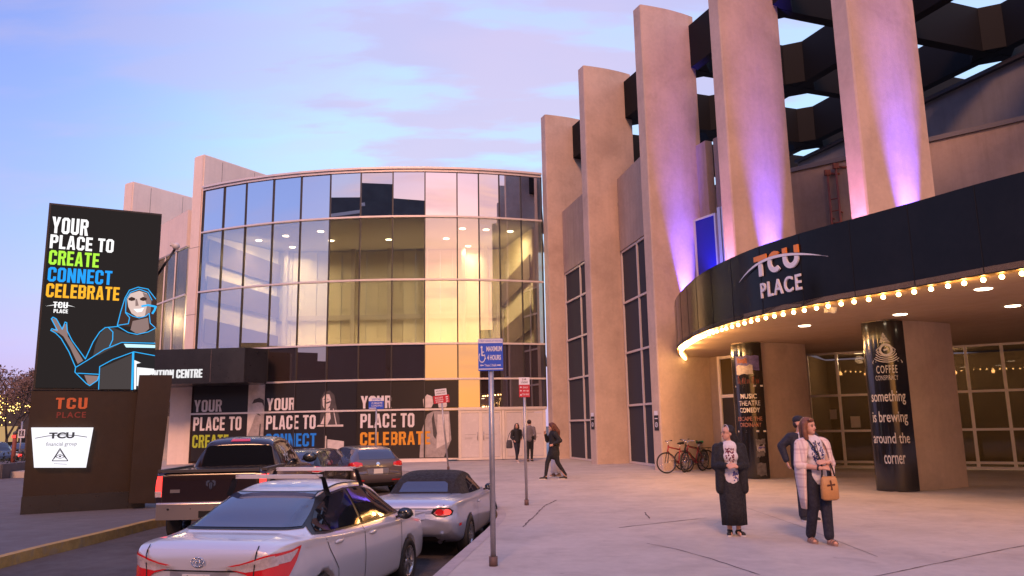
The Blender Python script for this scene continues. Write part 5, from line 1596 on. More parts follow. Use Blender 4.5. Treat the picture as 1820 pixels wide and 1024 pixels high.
# ---- silver saloon with roof bars, nearest the camera
def saloon(loc, yaw):
    t = thing('parked_car', 'silver saloon car with a roof rack and big red wedge tail lights, nearest of all', 'car', loc, yaw, 'cars along the drop-off lane')
    pt = paint('silver_paint', (.70, .68, .71), .35, .30)
    st = [(-2.32, .66, .46, .88, .90, .55), (-2.26, .745, .34, .97, 1.0, .60), (-2.10, .815, .26, 1.02, 1.06, .61), (-1.88, .86, .22, 1.035, 1.075, .60), (-1.72, .88, .20, 1.03, 1.085, .59), (-1.63, .884, .20, 1.03, 1.115, .585), (-1.25, .888, .19, 1.01, 1.29, .565), (-.75, .888, .19, .985, 1.46, .56),
          (-.25, .888, .19, .965, 1.525, .565), (.25, .888, .19, .95, 1.505, .57), (.65, .888, .19, .935, 1.40, .585), (1.05, .886, .19, .93, 1.17, .63), (1.38, .88, .20, .92, .985, .68), (1.75, .865, .21, .86, .90, .68), (2.10, .82, .22, .78, .82, .62), (2.28, .72, .26, .66, .70, .52), (2.34, .60, .34, .56, .58, .4)]
    c = Car(st, rear=[(.2, .10), (.5, .0), (.62, .01), (.66, .05), (.86, .055), (.95, .015), (1.05, -.015), (1.2, 0)], belt=.945)
    b = c.body(pt, t, ((-1.36, .888), (1.34, .886)), .345)
    for y in (-1.36, 1.34):
        for sx in (-1, 1): wheel(t, sx * .785, y, .315, .205, 5)
    # rear window with its dark border
    rw = [(-.665, 1.12), (.665, 1.12), (.515, 1.42), (-.515, 1.42)]
    c.proj([(-.695, 1.104), (.695, 1.104), (.54, 1.435), (-.54, 1.435)], 'rear', 'window_seal', ctrim, t, .006)
    c.proj(rw, 'rear', 'rear_window', cglass2, t, .012)
    for sg in (-1, 1):
        c.proj([(-1.52, 1.045), (-1.42, 1.13), (-1.18, 1.275), (-.72, 1.395), (-.25, 1.43), (.25, 1.415), (.62, 1.335), (1.02, 1.12), (1.20, .99), (.3, .985), (-.6, 1.0), (-1.25, 1.02)], 'side', 'window_trim', ctrim, t, .006, sgn=sg)
        c.proj([(-1.10, 1.035), (-1.40, 1.06), (-1.33, 1.13), (-1.10, 1.245)], 'side', 'quarter_window', cglass, t, .014, sgn=sg)
        c.proj([(-1.07, 1.035), (-1.07, 1.255), (-.72, 1.37), (-.27, 1.405), (-.27, 1.01)], 'side', 'side_window', cglass, t, .014, sgn=sg)
        c.proj([(-.19, 1.01), (-.19, 1.405), (.25, 1.39), (.58, 1.315), (.98, 1.10), (1.06, 1.015)], 'side', 'side_window', cglass, t, .014, sgn=sg)
        mb = MB()
        c.line([(-.98, .38), (-1.0, .62), (-1.22, .86), (-1.30, 1.0)], 'side', mb, .012, .003, sg); c.line([(-.23, .30), (-.23, .98)], 'side', mb, .012, .003, sg); c.line([(1.0, .30), (1.02, .62), (1.05, .95)], 'side', mb, .012, .003, sg)
        mb.build('door_gap', gapm, t, world=False)
        handle(c, -.98, .905, pt, t, sg); handle(c, .02, .875, pt, t, sg)
        mb = MB(); c.line([(-1.75, .96), (-.98, .945), (.0, .92), (1.1, .88)], 'side', mb, .02, .008, sg); mb.build('swage_line', pt, t, world=False)
        mirror(t, sg * .87, .92, 1.0, ctrim, sg)
        # tail light: dark rim, red body, pale upper band
        def both(polyr, m_, off, nm, par):
            mb = MB(); c.proj([(sg * x, z) for x, z in polyr], 'rear', nm, m_, par, off, .045, 1, mb); return mb
        tl = [(.26, .835), (.44, .87), (.60, .915), (.70, .95), (.76, .955), (.79, .80), (.76, .66), (.74, .60), (.66, .63), (.60, .70), (.50, .77), (.38, .80)]
        o = both(tl, rlens, .012, 'tail_light', t).build('tail_light', rlens, t, world=False)
        both([(.30, .836), (.44, .860), (.60, .90), (.70, .934), (.752, .94), (.772, .845), (.64, .812), (.50, .79), (.40, .806)], clens, .016, 'clear_band', o).build('clear_band', clens, o, world=False)
        sp = [(-2.26, .62), (-2.20, .72), (-1.98, .94), (-1.86, .985), (-1.92, .94), (-2.10, .78), (-2.2, .62)]
        c.proj([(-2.24, .62), (-2.06, .70), (-1.93, .85), (-1.84, .99), (-2.0, .965), (-2.24, .955)], 'side', 'side_lens', rlens, o, .012, .045, sg)
        c.proj([(-2.22, .85), (-2.02, .86), (-1.93, .93), (-1.90, .965), (-2.0, .945), (-2.22, .93)], 'side', 'side_band', clens, o, .016, .045, sg)
        mb = MB(); c.line([(sg * .60, 1.02), (sg * .60, .94), (sg * .575, .66)], 'rear', mb, .012, .017); mb.build('lid_gap', gapm, t, world=False)
    mb = MB(); c.line([(-.40, .80), (.40, .80)], 'rear', mb, .02, .004); c.line([(-.6, .60), (.6, .60)], 'rear', mb, .012, .004); mb.build('boot_gap', gapm, t, world=False)
    mb = MB(); c.proj([(-.46, .805), (.46, .805), (.50, .845), (-.50, .845)], 'rear', '', None, None, .014, .06, 1, mb); mb.build('chrome_strip', pt, t, world=False)
    c.proj([(-.30, .60), (.30, .60), (.33, .79), (-.33, .79)], 'rear', 'plate_recess', pm('silver_shade', (.40, .40, .42), .4, .5), t, .003)
    plate(t, -2.335, .70, '494 HRI')
    # round badge on the lid
    M = Matrix.Translation((-.0, -2.318, .885)) @ Matrix.Rotation(R_(96), 4, 'X')
    mb = MB()
    def ell(a, b, cy=0, n=22, th_=.006):
        p = [(a * math.cos(2 * math.pi * k / n), cy + b * math.sin(2 * math.pi * k / n), .004) for k in range(n + 1)]
        for u, v in zip(p, p[1:]): mb.tube(M @ Vector(u), M @ Vector(v), th_, seg=6)
    ell(.068, .046); ell(.024, .044); ell(.046, .018, .022)
    mb.build('badge', chrome, t, world=False)
    # small dark emblem at the left
    mb = MB(); c.proj([(-.62, .56), (-.50, .56), (-.48, .62), (-.52, .66), (-.58, .66), (-.63, .62)], 'rear', '', None, None, .006, .06, 1, mb); mb.build('sticker', ctrim, t, world=False)
    # roof rack: two aerofoil bars on raked feet
    for y, zt_ in ((-.78, 1.60), (.18, 1.635)):
        rk = node('roof_bar', t, (0, 0, 0))
        mb = MB(); mb.bar((-.54, y, zt_), (.54, y, zt_), .085, .042); mb.build('bar', pm('rack_alu', (.80, .78, .80), .35, .3), rk, world=False)
        for sg in (-1, 1):
            mb = MB(); mb.grid([[(sg * .50, y - .05, zt_ + .02), (sg * .50, y + .05, zt_ + .02)], [(sg * .57, y - .055, zt_ - .02), (sg * .57, y + .055, zt_ - .02)], [(sg * .605, y - .07, zt_ - .13), (sg * .605, y + .07, zt_ - .13)], [(sg * .64, y - .065, zt_ - .215), (sg * .64, y + .065, zt_ - .215)]])
            bmesh.ops.solidify(mb.bm, geom=mb.bm.faces[:], thickness=.045); mb.build('foot', ctrim, rk, world=False, fixn=True)
    # ditch lines on the roof
    mb = MB()
    for sg in (-1, 1): c.line([(sg * .50, -1.08), (sg * .535, -.6), (sg * .54, 0), (sg * .545, .45)], 'top', mb, .016, .003)
    mb.build('roof_channel', gapm, t, world=False)
    return t


# ---- silver two-seater with a black fabric hood
def roadster(loc, yaw):
    t = thing('parked_car', 'small silver two-seat convertible with a black fabric hood, parked ahead of the saloon', 'car', loc, yaw, 'cars along the drop-off lane')
    pt = paint('bluesilver_paint', (.43, .48, .62), .4, .3)
    st = [(-2.0, .62, .50, .80, .82, .5), (-1.95, .74, .40, .86, .885, .56), (-1.80, .81, .30, .895, .93, .60), (-1.45, .85, .22, .905, .955, .62), (-1.0, .86, .19, .89, .955, .64), (-.6, .855, .18, .875, .95, .66), (-.2, .85, .18, .865, .94, .66), (.4, .85, .18, .86, .93, .66), (.9, .855, .18, .86, .92, .66), (1.3, .86, .19, .84, .89, .64), (1.65, .82, .22, .76, .80, .58), (1.9, .70, .27, .66, .69, .48), (2.0, .54, .36, .56, .58, .36)]
    c = Car(st, rear=[(.2, .16), (.4, .05), (.6, .0), (.72, .03), (.9, .0)], belt=.94, flat=.2)
    c.body(pt, t, ((-1.15, .86), (1.18, .86)), .335)
    for y in (-1.15, 1.18):
        for sx in (-1, 1): wheel(t, sx * .775, y, .31, .21, 5)
    # hood (soft top)
    sm = pm('soft_top', (.016, .014, .016), .85, var=.2, vscale=6, bump=.2, bscale=120)
    hs = [(-1.02, .60, .80, .90, .945, .50), (-.92, .665, .80, .90, 1.02, .53), (-.70, .70, .80, .89, 1.19, .535), (-.42, .715, .80, .885, 1.275, .535), (-.05, .72, .80, .88, 1.30, .535), (.28, .72, .80, .875, 1.25, .545), (.50, .72, .80, .87, 1.15, .56), (.80, .70, .8, .865, .965, .6), (.95, .66, .8, .86, .90, .58)]
    h = Car(hs, belt=.98, flat=.14, nst=50)
    h.body(sm, t, (), .3).name = 'soft_top'
    h.proj([(-.43, .975), (.43, .975), (.40, 1.10), (.34, 1.135), (-.34, 1.135), (-.40, 1.10)], 'rear', 'rear_window', cglass2, t, .006)
    for sg in (-1, 1):
        h.proj([(-.42, .915), (-.36, 1.02), (-.24, 1.15), (.05, 1.18), (.30, 1.14), (.50, 1.04), (.72, .92)], 'side', 'side_window', cglass, t, .006, sgn=sg)
        o = c.proj([(sg * x, z) for x, z in ((.40, .735), (.44, .80), (.56, .825), (.70, .81), (.745, .77), (.73, .705), (.62, .67), (.48, .675))], 'rear', 'tail_light', ctrim, t, .006, .04)
        for x, rr in ((.54, .052), (.66, .042)): c.proj([(sg * (x + rr * 1.35 * math.cos(a)), .748 + rr * math.sin(a)) for a in [2 * math.pi * k / 14 for k in range(14)]], 'rear', 'lamp', rlit if x > .6 else rlens, o, .012, .03)
        c.proj([(sg * x, z) for x, z in ((.44, .735), (.50, .79), (.66, .80), (.71, .765), (.70, .715), (.6, .69), (.48, .70))], 'rear', 'lens', pm('pink_lens', (.62, .22, .22), .1, coat=.8), o, .009, .04)
        mirror(t, sg * .80, .55, .95, ctrim, sg, .85)
        mb = MB(); c.line([(-.42, .30), (-.45, .6), (-.40, .86)], 'side', mb, .011, .003, sg); c.line([(.72, .30), (.74, .6), (.72, .85)], 'side', mb, .011, .003, sg); mb.build('door_gap', gapm, t, world=False)
        handle(c, -.28, .77, pt, t, sg)
        mb = MB(); mb.tube((sg * .55, -1.99, .31), (sg * .55, -1.80, .31), .042, seg=14, cap=False); mb.build('exhaust', chrome, t, world=False)
        mb = MB(); c.proj([(-1.78, .52), (-1.68, .52), (-1.68, .56), (-1.78, .56)], 'side', '', None, None, .006, .04, sg, mb); mb.build('side_marker', rlens, t, world=False)
    mb = MB(); c.line([(-.60, .86), (-.62, .80), (.62, .80), (.60, .86)], 'rear', mb, .010, .004); mb.build('boot_gap', gapm, t, world=False)
    c.proj([(-.5, .24), (.5, .24), (.44, .36), (-.44, .36)], 'rear', 'rear_valance', ctrim, t, .004)
    plate(t, -1.995, .715, 'GVM 58', wd=.28)
    mb = MB(); mb.tube((.52, -1.05, .93), (.50, -1.13, 1.05), .006, seg=6); mb.build('aerial', ctrim, t, world=False)
    return t


# ---- black pickup
def pickup(loc, yaw):
    t = thing('pickup_truck', 'black crew-cab pickup truck with lit red tail lights and a ram head badge', 'truck', loc, yaw, 'cars along the drop-off lane')
    pt = paint('black_paint', (.020, .010, .011), .1, .25)
    # bed and front as one body
    st = [(-2.85, .97, .62, 1.27, 1.30, .84), (-2.80, .99, .58, 1.32, 1.355, .86), (-2.4, 1.0, .50, 1.33, 1.365, .86), (-1.0, 1.0, .45, 1.32, 1.36, .86), (-.85, 1.0, .42, 1.30, 1.35, .84), (1.2, 1.0, .42, 1.27, 1.33, .84), (1.6, 1.0, .42, 1.26, 1.32, .84), (2.3, .99, .45, 1.22, 1.27, .82), (2.7, .96, .5, 1.12, 1.16, .75), (2.88, .86, .55, 1.0, 1.02, .66)]
    c = Car(st, belt=.975, flat=.3, nst=60)
    c.body(pt, t, ((-1.80, 1.0), (1.78, 1.0)), .44)
    hs = [(-.93, .86, 1.1, 1.27, 1.32, .78), (-.91, .90, 1.1, 1.28, 1.50, .76), (-.865, .93, 1.1, 1.29, 1.80, .71), (-.62, .945, 1.1, 1.29, 1.91, .70), (-.1, .95, 1.1, 1.29, 1.945, .70), (.5, .95, 1.1, 1.29, 1.93, .70), (.95, .95, 1.1, 1.28, 1.82, .71), (1.4, .93, 1.1, 1.27, 1.53, .74), (1.75, .90, 1.1, 1.26, 1.32, .76)]
    h = Car(hs, belt=.985, flat=.16, nst=50)
    h.body(pt, t, (), .3).name = 'cab'
    h.proj([(-.74, 1.335), (.74, 1.335), (.66, 1.72), (.60, 1.765), (-.60, 1.765), (-.66, 1.72)], 'rear', 'rear_window', cglass, t, .006)
    mb = MB(); h.proj([(-.20, 1.835), (.20, 1.835), (.18, 1.885), (-.18, 1.885)], 'rear', '', None, None, .012, .05, 1, mb); mb.build('brake_light', rlens, t, world=False)
    for y in (-1.80, 1.78):
        for sx in (-1, 1): wheel(t, sx * .86, y, .40, .26, 5)
    for sg in (-1, 1):
        o = h.proj([(-.70, 1.36), (-.66, 1.60), (-.55, 1.76), (-.1, 1.83), (.28, 1.82), (.28, 1.36)], 'side', 'side_window', cglass, t, .006, sgn=sg)
        if sg > 0:
            mb = MB()
            for pts in ([(-.55, 1.42), (-.28, 1.72)], [(-.22, 1.44), (-.48, 1.74)], [(-.60, 1.55), (-.42, 1.52), (-.35, 1.62)], [(-.30, 1.52), (-.15, 1.55), (-.12, 1.68)], [(-.5, 1.64), (-.40, 1.70), (-.36, 1.60)], [(-.25, 1.62), (-.2, 1.72)], [(-.4, 1.45), (-.3, 1.40)]): h.line(pts, 'side', mb, .035, .010, sg)
            mb.build('decal', pm('decal_white', (.55, .53, .52), .6), o, world=False)
        h.proj([(.36, 1.36), (.36, 1.815), (.85, 1.77), (1.25, 1.55), (1.35, 1.36)], 'side', 'side_window', cglass, t, .006, sgn=sg)
        mirror(t, sg * .98, 1.15, 1.42, ctrim, sg, 1.5)
        o = c.proj([(sg * .865, .90), (sg * .975, .90), (sg * .975, 1.27), (sg * .865, 1.27)], 'rear', 'tail_light', rlit, t, .010, .05)
        c.proj([(sg * .87, .90), (sg * .97, .90), (sg * .97, 1.0), (sg * .87, 1.0)], 'rear', 'reverse_lens', clens, o, .014, .05)
        mb = MB(); c.line([(sg * .855, .78), (sg * .855, 1.32)], 'rear', mb, .014, .005); mb.build('tailgate_gap', gapm, t, world=False)
        mb = MB(); mb.box((sg * .80, -2.25, .42), (.26, .02, .46)); mb.build('mud_flap', blackt, t, world=False)
    mb = MB(); mb.bar((-.86, -2.86, 1.355), (.86, -2.86, 1.355), .07, .05); mb.bar((-.93, -2.8, 1.36), (-.93, -.95, 1.36), .09, .045); mb.bar((.93, -2.8, 1.36), (.93, -.95, 1.36), .09, .045); mb.build('bed_rail', pm('rail_plastic', (.05, .045, .045), .5), t, world=False)
    mb = MB(); mb.box((-.63, -2.865, 1.0), (.17, .012, .06)); mb.build('model_plate', pm('name_plate', (.20, .19, .2), .4, .4), t, world=False)
    # ram head badge as plain chrome shapes
    mb = MB(); y = -2.868
    def fl(pts): mb.extrude([(x, y, 1.10 + z) for x, z in pts], (0, -.01, 0))
    for sg in (-1, 1):
        fl([(sg * .01, .075), (sg * .05, .085), (sg * .085, .06), (sg * .085, .0), (sg * .055, -.03), (sg * .05, .0), (sg * .06, .035), (sg * .035, .05)])
        fl([(sg * .004, .05), (sg * .03, .03), (sg * .022, -.05), (sg * .004, -.085)])
    mb.build('badge', chrome, t, world=False)
    mb = MB(); mb.grid([[(x, -2.95 + .06 * (abs(x) / .94) ** 3, z) for x in np.linspace(-.94, .94, 17)] for z in (.50, .54, .76, .80)] + [[(x, -2.80, .80) for x in np.linspace(-.94, .94, 17)]])
    bmesh.ops.recalc_face_normals(mb.bm, faces=mb.bm.faces); mb.build('rear_bumper', pm('bumper_chrome', (.52, .46, .42), .28, .8), t, world=False)
    mb = MB()
    for x in (-.72, -.32, .32, .72): mb.ball((x, -2.93, .69), .022, 8, 6)
    mb.box((0, -2.955, .59), (.34, .02, .12)); mb.build('bumper_holes', ctrim, t, world=False)
    return t


def hatch(loc, yaw, label, pt, hgt=1.0, lit=False, pm_=None, name='parked_car', ptext=''):
    t = thing(name, label, 'car', loc, yaw, 'cars along the drop-off lane')
    st = [(-2.08, .74, .45, .90, .92, .60), (-2.04, .82, .34, .98, 1.02, .63), (-1.92, .86, .26, 1.01, 1.17, .60), (-1.70, .885, .22, 1.01, 1.36, .575), (-1.45, .89, .20, 1.0, 1.445, .57), (-.9, .89, .19, .985, 1.485, .575), (-.2, .89, .19, .965, 1.49, .58), (.3, .89, .19, .95, 1.44, .585), (.8, .888, .19, .94, 1.22, .62), (1.15, .88, .20, .93, 1.02, .68), (1.6, .86, .21, .86, .91, .66), (1.95, .78, .24, .74, .78, .58), (2.1, .62, .34, .62, .64, .44)]
    c = Car(st, rear=[(.2, .10), (.45, -.01), (.62, .0), (.68, .05), (1.0, .03), (1.1, 0)], belt=.945)
    c.body(pt, t, ((-1.30, .89), (1.27, .888)), .345)
    for y in (-1.30, 1.27):
        for sx in (-1, 1): wheel(t, sx * .79, y, .315, .205, 5)
    c.proj([(-.60, 1.08), (.60, 1.08), (.56, 1.30), (.50, 1.37), (-.50, 1.37), (-.56, 1.30)], 'rear', 'rear_window', cglass2, t, .006)
    for sg in (-1, 1):
        c.proj([(-1.66, 1.06), (-1.58, 1.22), (-1.42, 1.33), (-1.0, 1.405), (-.5, 1.43), (.2, 1.405), (.55, 1.28), (.98, 1.04), (.2, 1.0), (-.8, 1.015)], 'side', 'side_window', cglass2, t, .004, sgn=sg)
        mb = MB()
        for y in (-1.08, -.12): c.line([(y, 1.02), (y + .02, 1.41)], 'side', mb, .07, .008, sg)
        mb.build('window_pillar', ctrim, t, world=False)
        o = c.proj([(sg * .50, .90), (sg * .52, .985), (sg * .70, 1.02), (sg * .86, .99), (sg * .87, .90), (sg * .75, .86)], 'rear', 'tail_light', rlit if lit else rlens, t, .010, .04)
        c.proj([(-2.05, .88), (-1.82, .93), (-1.78, .985), (-2.05, 1.0)], 'side', 'side_lens', rlit if lit else rlens, o, .010, .05, sg)
        c.proj([(sg * .52, .872), (sg * .74, .845), (sg * .86, .88), (sg * .86, .90), (sg * .74, .868), (sg * .52, .895)], 'rear', 'lens_edge', clens, o, .013, .04)
        mirror(t, sg * .87, .72, 1.02, ctrim, sg)
        mb = MB(); c.line([(-.95, .4), (-1.0, .7), (-1.15, 1.0)], 'side', mb, .012, .003, sg); c.line([(-.12, .3), (-.12, 1.0)], 'side', mb, .012, .003, sg); mb.build('door_gap', gapm, t, world=False)
        handle(c, -.9, .90, pt, t, sg); handle(c, .0, .88, pt, t, sg)
        c.proj([(sg * .45, .42), (sg * .74, .43), (sg * .74, .46), (sg * .45, .46)], 'rear', 'reflector', rlens, t, .006, .05)
    mb = MB(); c.line([(-.66, .64), (.66, .64)], 'rear', mb, .014, .005); mb.build('hatch_gap', gapm, t, world=False)
    mb = MB(); c.proj([(.06 * math.cos(a), .94 + .06 * math.sin(a)) for a in [2 * math.pi * k / 16 for k in range(16)]], 'rear', '', None, None, .012, .04, 1, mb); mb.build('badge', chrome, t, world=False)
    plate(t, -2.09, .72 if not ptext else .56, ptext, mat=pm_)
    c.proj([(-.6, .24), (.6, .24), (.55, .36), (-.55, .36)], 'rear', 'rear_valance', ctrim, t, .004)
    return t


def place(px, Y): return Vector(((px - 910) / FPX * Y * 1.0, Y))
yawc = R_(-8.5)
def by_tail(px, py, zrel, Y, yaw, tail):
    """put a car so that its tail centre appears at photo column px at distance Y"""
    x = atY(px, py, Y).x
    return Vector((x + math.sin(-yaw) * tail, Y + math.cos(yaw) * tail, zr(Y + tail)))
L_ = by_tail(352, 985, .95, 7.95, R_(-12), 2.32); saloon(L_, R_(-12))
L_ = by_tail(722, 900, .8, 12.75, R_(-8.5), 2.0); roadster(L_, R_(-8.5))
L_ = by_tail(374, 860, 1, 14.6, R_(5.5), 2.9); pickup(L_, R_(5.5))
golf = paint('grey_brown_paint', (.15, .125, .13), .5, .3)
L_ = by_tail(672, 830, .9, 25.2, R_(29), 2.05); hatch(L_, R_(29), 'grey brown hatchback with red tail lights, behind the convertible and facing the glass front', golf, ptext='')
dkp = paint('dark_green_paint', (.018, .019, .017), .3, .25)
L_ = by_tail(520, 820, .9, 22.5, R_(-6), 2.05); hatch(L_, R_(-6), 'dark small car with a pale yellow plate, half hidden beside the pickup', dkp, pm_=pm('plate_yellow', (.72, .62, .26), .4))
# ------------------------------------------------------------------ people
class Blob:
    """overlapping rounded shapes fused into one continuous skin"""
    def __init__(s): s.m = MB()
    def cap(s, p, q, r0, r1=None, seg=14):
        r1 = r0 if r1 is None else r1; p, q = Vector(p), Vector(q)
        s.m.tube(p, q, r0, r1, seg); s.m.ball(p, r0, seg, 8); s.m.ball(q, r1, seg, 8); return s
    def chain(s, pts, rs):
        for a, b, r, q in zip(pts, pts[1:], rs, rs[1:]): s.cap(a, b, r, q)
        return s
    def ell(s, c, sx, sy, sz, rz=0.0, tilt=0.0):
        M = Matrix.Translation(Vector(c)) @ Matrix.Rotation(rz, 4, 'Z') @ Matrix.Rotation(tilt, 4, 'X') @ Matrix.Diagonal((sx, sy, sz, 1))
        bmesh.ops.create_uvsphere(s.m.bm, u_segments=18, v_segments=12, radius=1, matrix=M); return s
    def done(s, name, mat, parent, vox=.012, smooth=3, solid=None):
        me = bpy.data.meshes.new(name); s.m.bm.to_mesh(me); s.m.bm.free()
        o = bpy.data.objects.new(name, me); COL.objects.link(o)
        r = o.modifiers.new('r', 'REMESH'); r.mode = 'VOXEL'; r.voxel_size = vox
        k = o.modifiers.new('s', 'SMOOTH'); k.factor = .5; k.iterations = smooth
        me2 = evalmesh(o)
        return link(name, me2, mat, parent, False, True)


skin = pm('skin', (.60, .33, .24), .5, var=.06, vscale=9, spec=.4)
hairb = pm('hair_brown', (.17, .062, .028), .5, var=.35, vscale=24, bump=.4, bscale=70)
hairk = pm('hair_dark', (.030, .014, .012), .5, var=.4, vscale=24, bump=.4, bscale=70)
blackc = pm('black_cloth', (.012, .012, .016), .8, var=.3, vscale=10, bump=.9, bscale=13)
navyc = pm('navy_cloth', (.014, .015, .030), .8, var=.3, vscale=10, bump=.9, bscale=13)
whitec = pm('white_cloth', (.66, .62, .66), .85, var=.06, vscale=12, bump=.7, bscale=14)
eyem = pm('eye_dark', (.02, .015, .015), .3); lipm = pm('lips', (.36, .10, .09), .5)
shoek = pm('shoe_black', (.015, .014, .015), .6); solew = pm('shoe_sole', (.62, .58, .56), .6)


def V3(*a): return Vector(a)


def hand(B, wrist, d, palm_n, ln=.17, spread=.35, curl=.5, thumb_side=1):
    """palm and five bent fingers; d points along the hand, palm_n out of the palm"""
    d = Vector(d).normalized(); n = Vector(palm_n); n = (n - d * n.dot(d)).normalized(); sx = d.cross(n) * thumb_side
    w_ = Vector(wrist); pl = ln * .52
    for k in (-1, 0, 1): B.cap(w_ + d * .015, w_ + d * pl + sx * .024 * k, .017, .013, 8)
    for k, (o, fl) in enumerate(((-.030, .62), (-.010, .78), (.011, .84), (.031, .74))):
        a = w_ + d * pl + sx * o; L3 = ln * .5 * fl
        dirs = [(d * math.cos(curl * q) + n * math.sin(curl * q) + sx * o * spread * 4).normalized() for q in (.6, 1.5, 2.3)]
        b = a + dirs[0] * L3 * .45; c = b + dirs[1] * L3 * .32; e = c + dirs[2] * L3 * .24
        B.chain([a, b, c, e], [.0088, .0082, .0076, .0066])
    a = w_ + d * pl * .35 + sx * .028; b = a + (d * .5 + sx * .8 + n * .35).normalized() * .034; c = b + (d * .85 + sx * .3 + n * .4).normalized() * .030
    B.chain([a, b, c], [.012, .0098, .008])


def head(B, c, yaw=0.0, pitch=0.0, s=1.0):
    """skull, jaw, nose, ears; yaw 0 looks towards -y"""
    M = Matrix.Translation(Vector(c)) @ Matrix.Rotation(yaw, 4, 'Z') @ Matrix.Rotation(pitch, 4, 'X') @ Matrix.Scale(s, 4)
    def e(p, sx, sy, sz): 
        bmesh.ops.create_uvsphere(B.m.bm, u_segments=18, v_segments=12, radius=1, matrix=M @ Matrix.Translation(p) @ Matrix.Diagonal((sx, sy, sz, 1)))
    e((0, .012, .028), .074, .092, .088); e((0, -.018, -.03), .060, .070, .078); e((0, -.052, -.075), .034, .030, .030)
    e((0, -.088, -.012), .011, .018, .024); e((0, -.097, -.024), .014, .014, .011)
    for sg in (-1, 1): e((sg * .072, .012, -.012), .010, .020, .030)
    return M


def face(parent, M, mouth=True):
    mb = MB()
    for sg in (-1, 1):
        mb.ball(M @ Vector((sg * .029, -.076, .004)), .0095, 8, 6, (1.3, .7, .7))
        mb.tube(M @ Vector((sg * .014, -.083, .024)), M @ Vector((sg * .046, -.073, .024)), .0035, seg=6)
    mb.build('eyes', eyem, parent, world=False)
    mb = MB(); mb.ball(M @ Vector((0, -.083, -.052)), .018, 10, 6, (1.15, .5, .38)); mb.build('lips', lipm, parent, world=False)


def shoe(parent, a, yaw, mat=None, sole=None, ln=.25):
    """a: ankle ground point; toes point along yaw (0 = -y)"""
    d = Vector((math.sin(yaw), -math.cos(yaw), 0)); a = Vector(a)
    B = Blob(); B.cap(a + V3(0, 0, .045) - d * .04, a + V3(0, 0, .035) + d * (ln - .11), .042, .034); B.cap(a + V3(0, 0, .045) - d * .03, a + V3(0, 0, .085), .042, .04)
    o = B.done('shoe', mat or shoek, parent, .010)
    mb = MB(); n = Vector((-d.y, d.x, 0)); pts = []
    for k in range(20):
        q = 2 * math.pi * k / 20; u = math.cos(q); v = math.sin(q)
        p = a + d * ((ln / 2 - .065) + u * ln / 2) + n * v * (.043 if u > -.3 else .036)
        pts.append((p.x, p.y))
    mb.prism(pts, a.z + .001, a.z + .024); mb.build('sole', sole or solew, o, world=False)


def ring_loft(rings, name, mat, parent, closed=True, thick=.012, folds=0, fa=.0, seg=44, gap=None, vox=None):
    """rings: (centre, rx, ry, fold amplitude); optional gap (a0, a1) leaves the front open"""
    rows = []
    rr = random.Random(11)
    ph = [rr.uniform(0, 6.28) for _ in range(4)]
    for c, rx, ry, f in rings:
        row = []
        for k in range(seg + (0 if gap is None else 1)):
            a = 2 * math.pi * k / seg if gap is None else gap[0] + (gap[1] - gap[0]) * k / seg
            q = 1 + f * (math.sin(folds * a + ph[0]) * .6 + math.sin((folds * 1.7) * a + ph[1]) * .4) if folds else 1
            row.append((c[0] + rx * q * math.cos(a), c[1] + ry * q * math.sin(a), c[2]))
        rows.append(row)
    mb = MB(); mb.grid(rows, closed=gap is None)
    bmesh.ops.recalc_face_normals(mb.bm, faces=mb.bm.faces)
    if thick: bmesh.ops.solidify(mb.bm, geom=mb.bm.faces[:], thickness=thick)
    return mb.build(name, mat, parent, world=False, smooth=True)


# ---- woman in black headscarf, long skirt, open cardigan, hands clasped
p = atz(1306, 952, 0)
t = thing('person', 'person in black headscarf, open black cardigan and long black skirt, hands clasped, looking left', 'person', (p.x, p.y, 0), -.12)
t.scale = (.955, .955, .94)
B = Blob()
hc = V3(-.015, -.01, 1.565)
M_ = head(B, hc, -1.15, -.03, .98)
B.cap((0, .02, 1.36), (-.005, .01, 1.49), .058, .052)
B.chain([(0, .02, 1.30), (0, .02, 1.12), (0, .01, .92)], [.125, .115, .14]); B.cap((-.13, .02, 1.34), (.13, .02, 1.34), .065, .065)
sh = {-1: V3(-.185, .02, 1.335), 1: V3(.185, .02, 1.335)}
el = {-1: V3(-.235, -.03, 1.06), 1: V3(.225, -.03, 1.06)}
wr = {-1: V3(-.075, -.225, 1.075), 1: V3(.060, -.235, 1.055)}
for sg in (-1, 1):
    B.chain([sh[sg], el[sg], wr[sg]], [.052, .042, .028])
    hand(B, wr[sg], V3(-sg * .9, -.30, .05), V3(0, .35, -.6) if sg > 0 else V3(0, .5, -.3), .165, curl=.65, thumb_side=-sg)
    B.chain([(sg * .085, .01, .9), (sg * .07, .0, .48), (sg * .066, .01, .075)], [.085, .055, .036])
    B.cap((sg * .066, .02, .045), (sg * .075, -.10, .03), .036, .028)
body = B.done('body', skin, t, .008)
face(t, M_)
for sg, yw in ((-1, -.25), (1, .35)): shoe(t, (sg * .068 , .01, 0), yw)
ring_loft([((0, .015, .98), .150, .115, 0), ((0, .015, .90), .178, .14, .01), ((0, .01, .70), .200, .165, .03), ((0, .0, .40), .190, .165, .06), ((0, .0, .165), .185, .160, .09)], 'skirt', blackc, t, folds=7)
B = Blob(); B.chain([(0, .015, 1.33), (0, .005, 1.10), (0, .0, .84)], [.135, .128, .15]); B.cap((-.14, .02, 1.335), (.14, .02, 1.335), .073, .073); B.ell((0, -.06, 1.20), .13, .085, .10)
bl = B.done('blouse', whitec, t, .012)
mb = MB(); rr = random.Random(5)
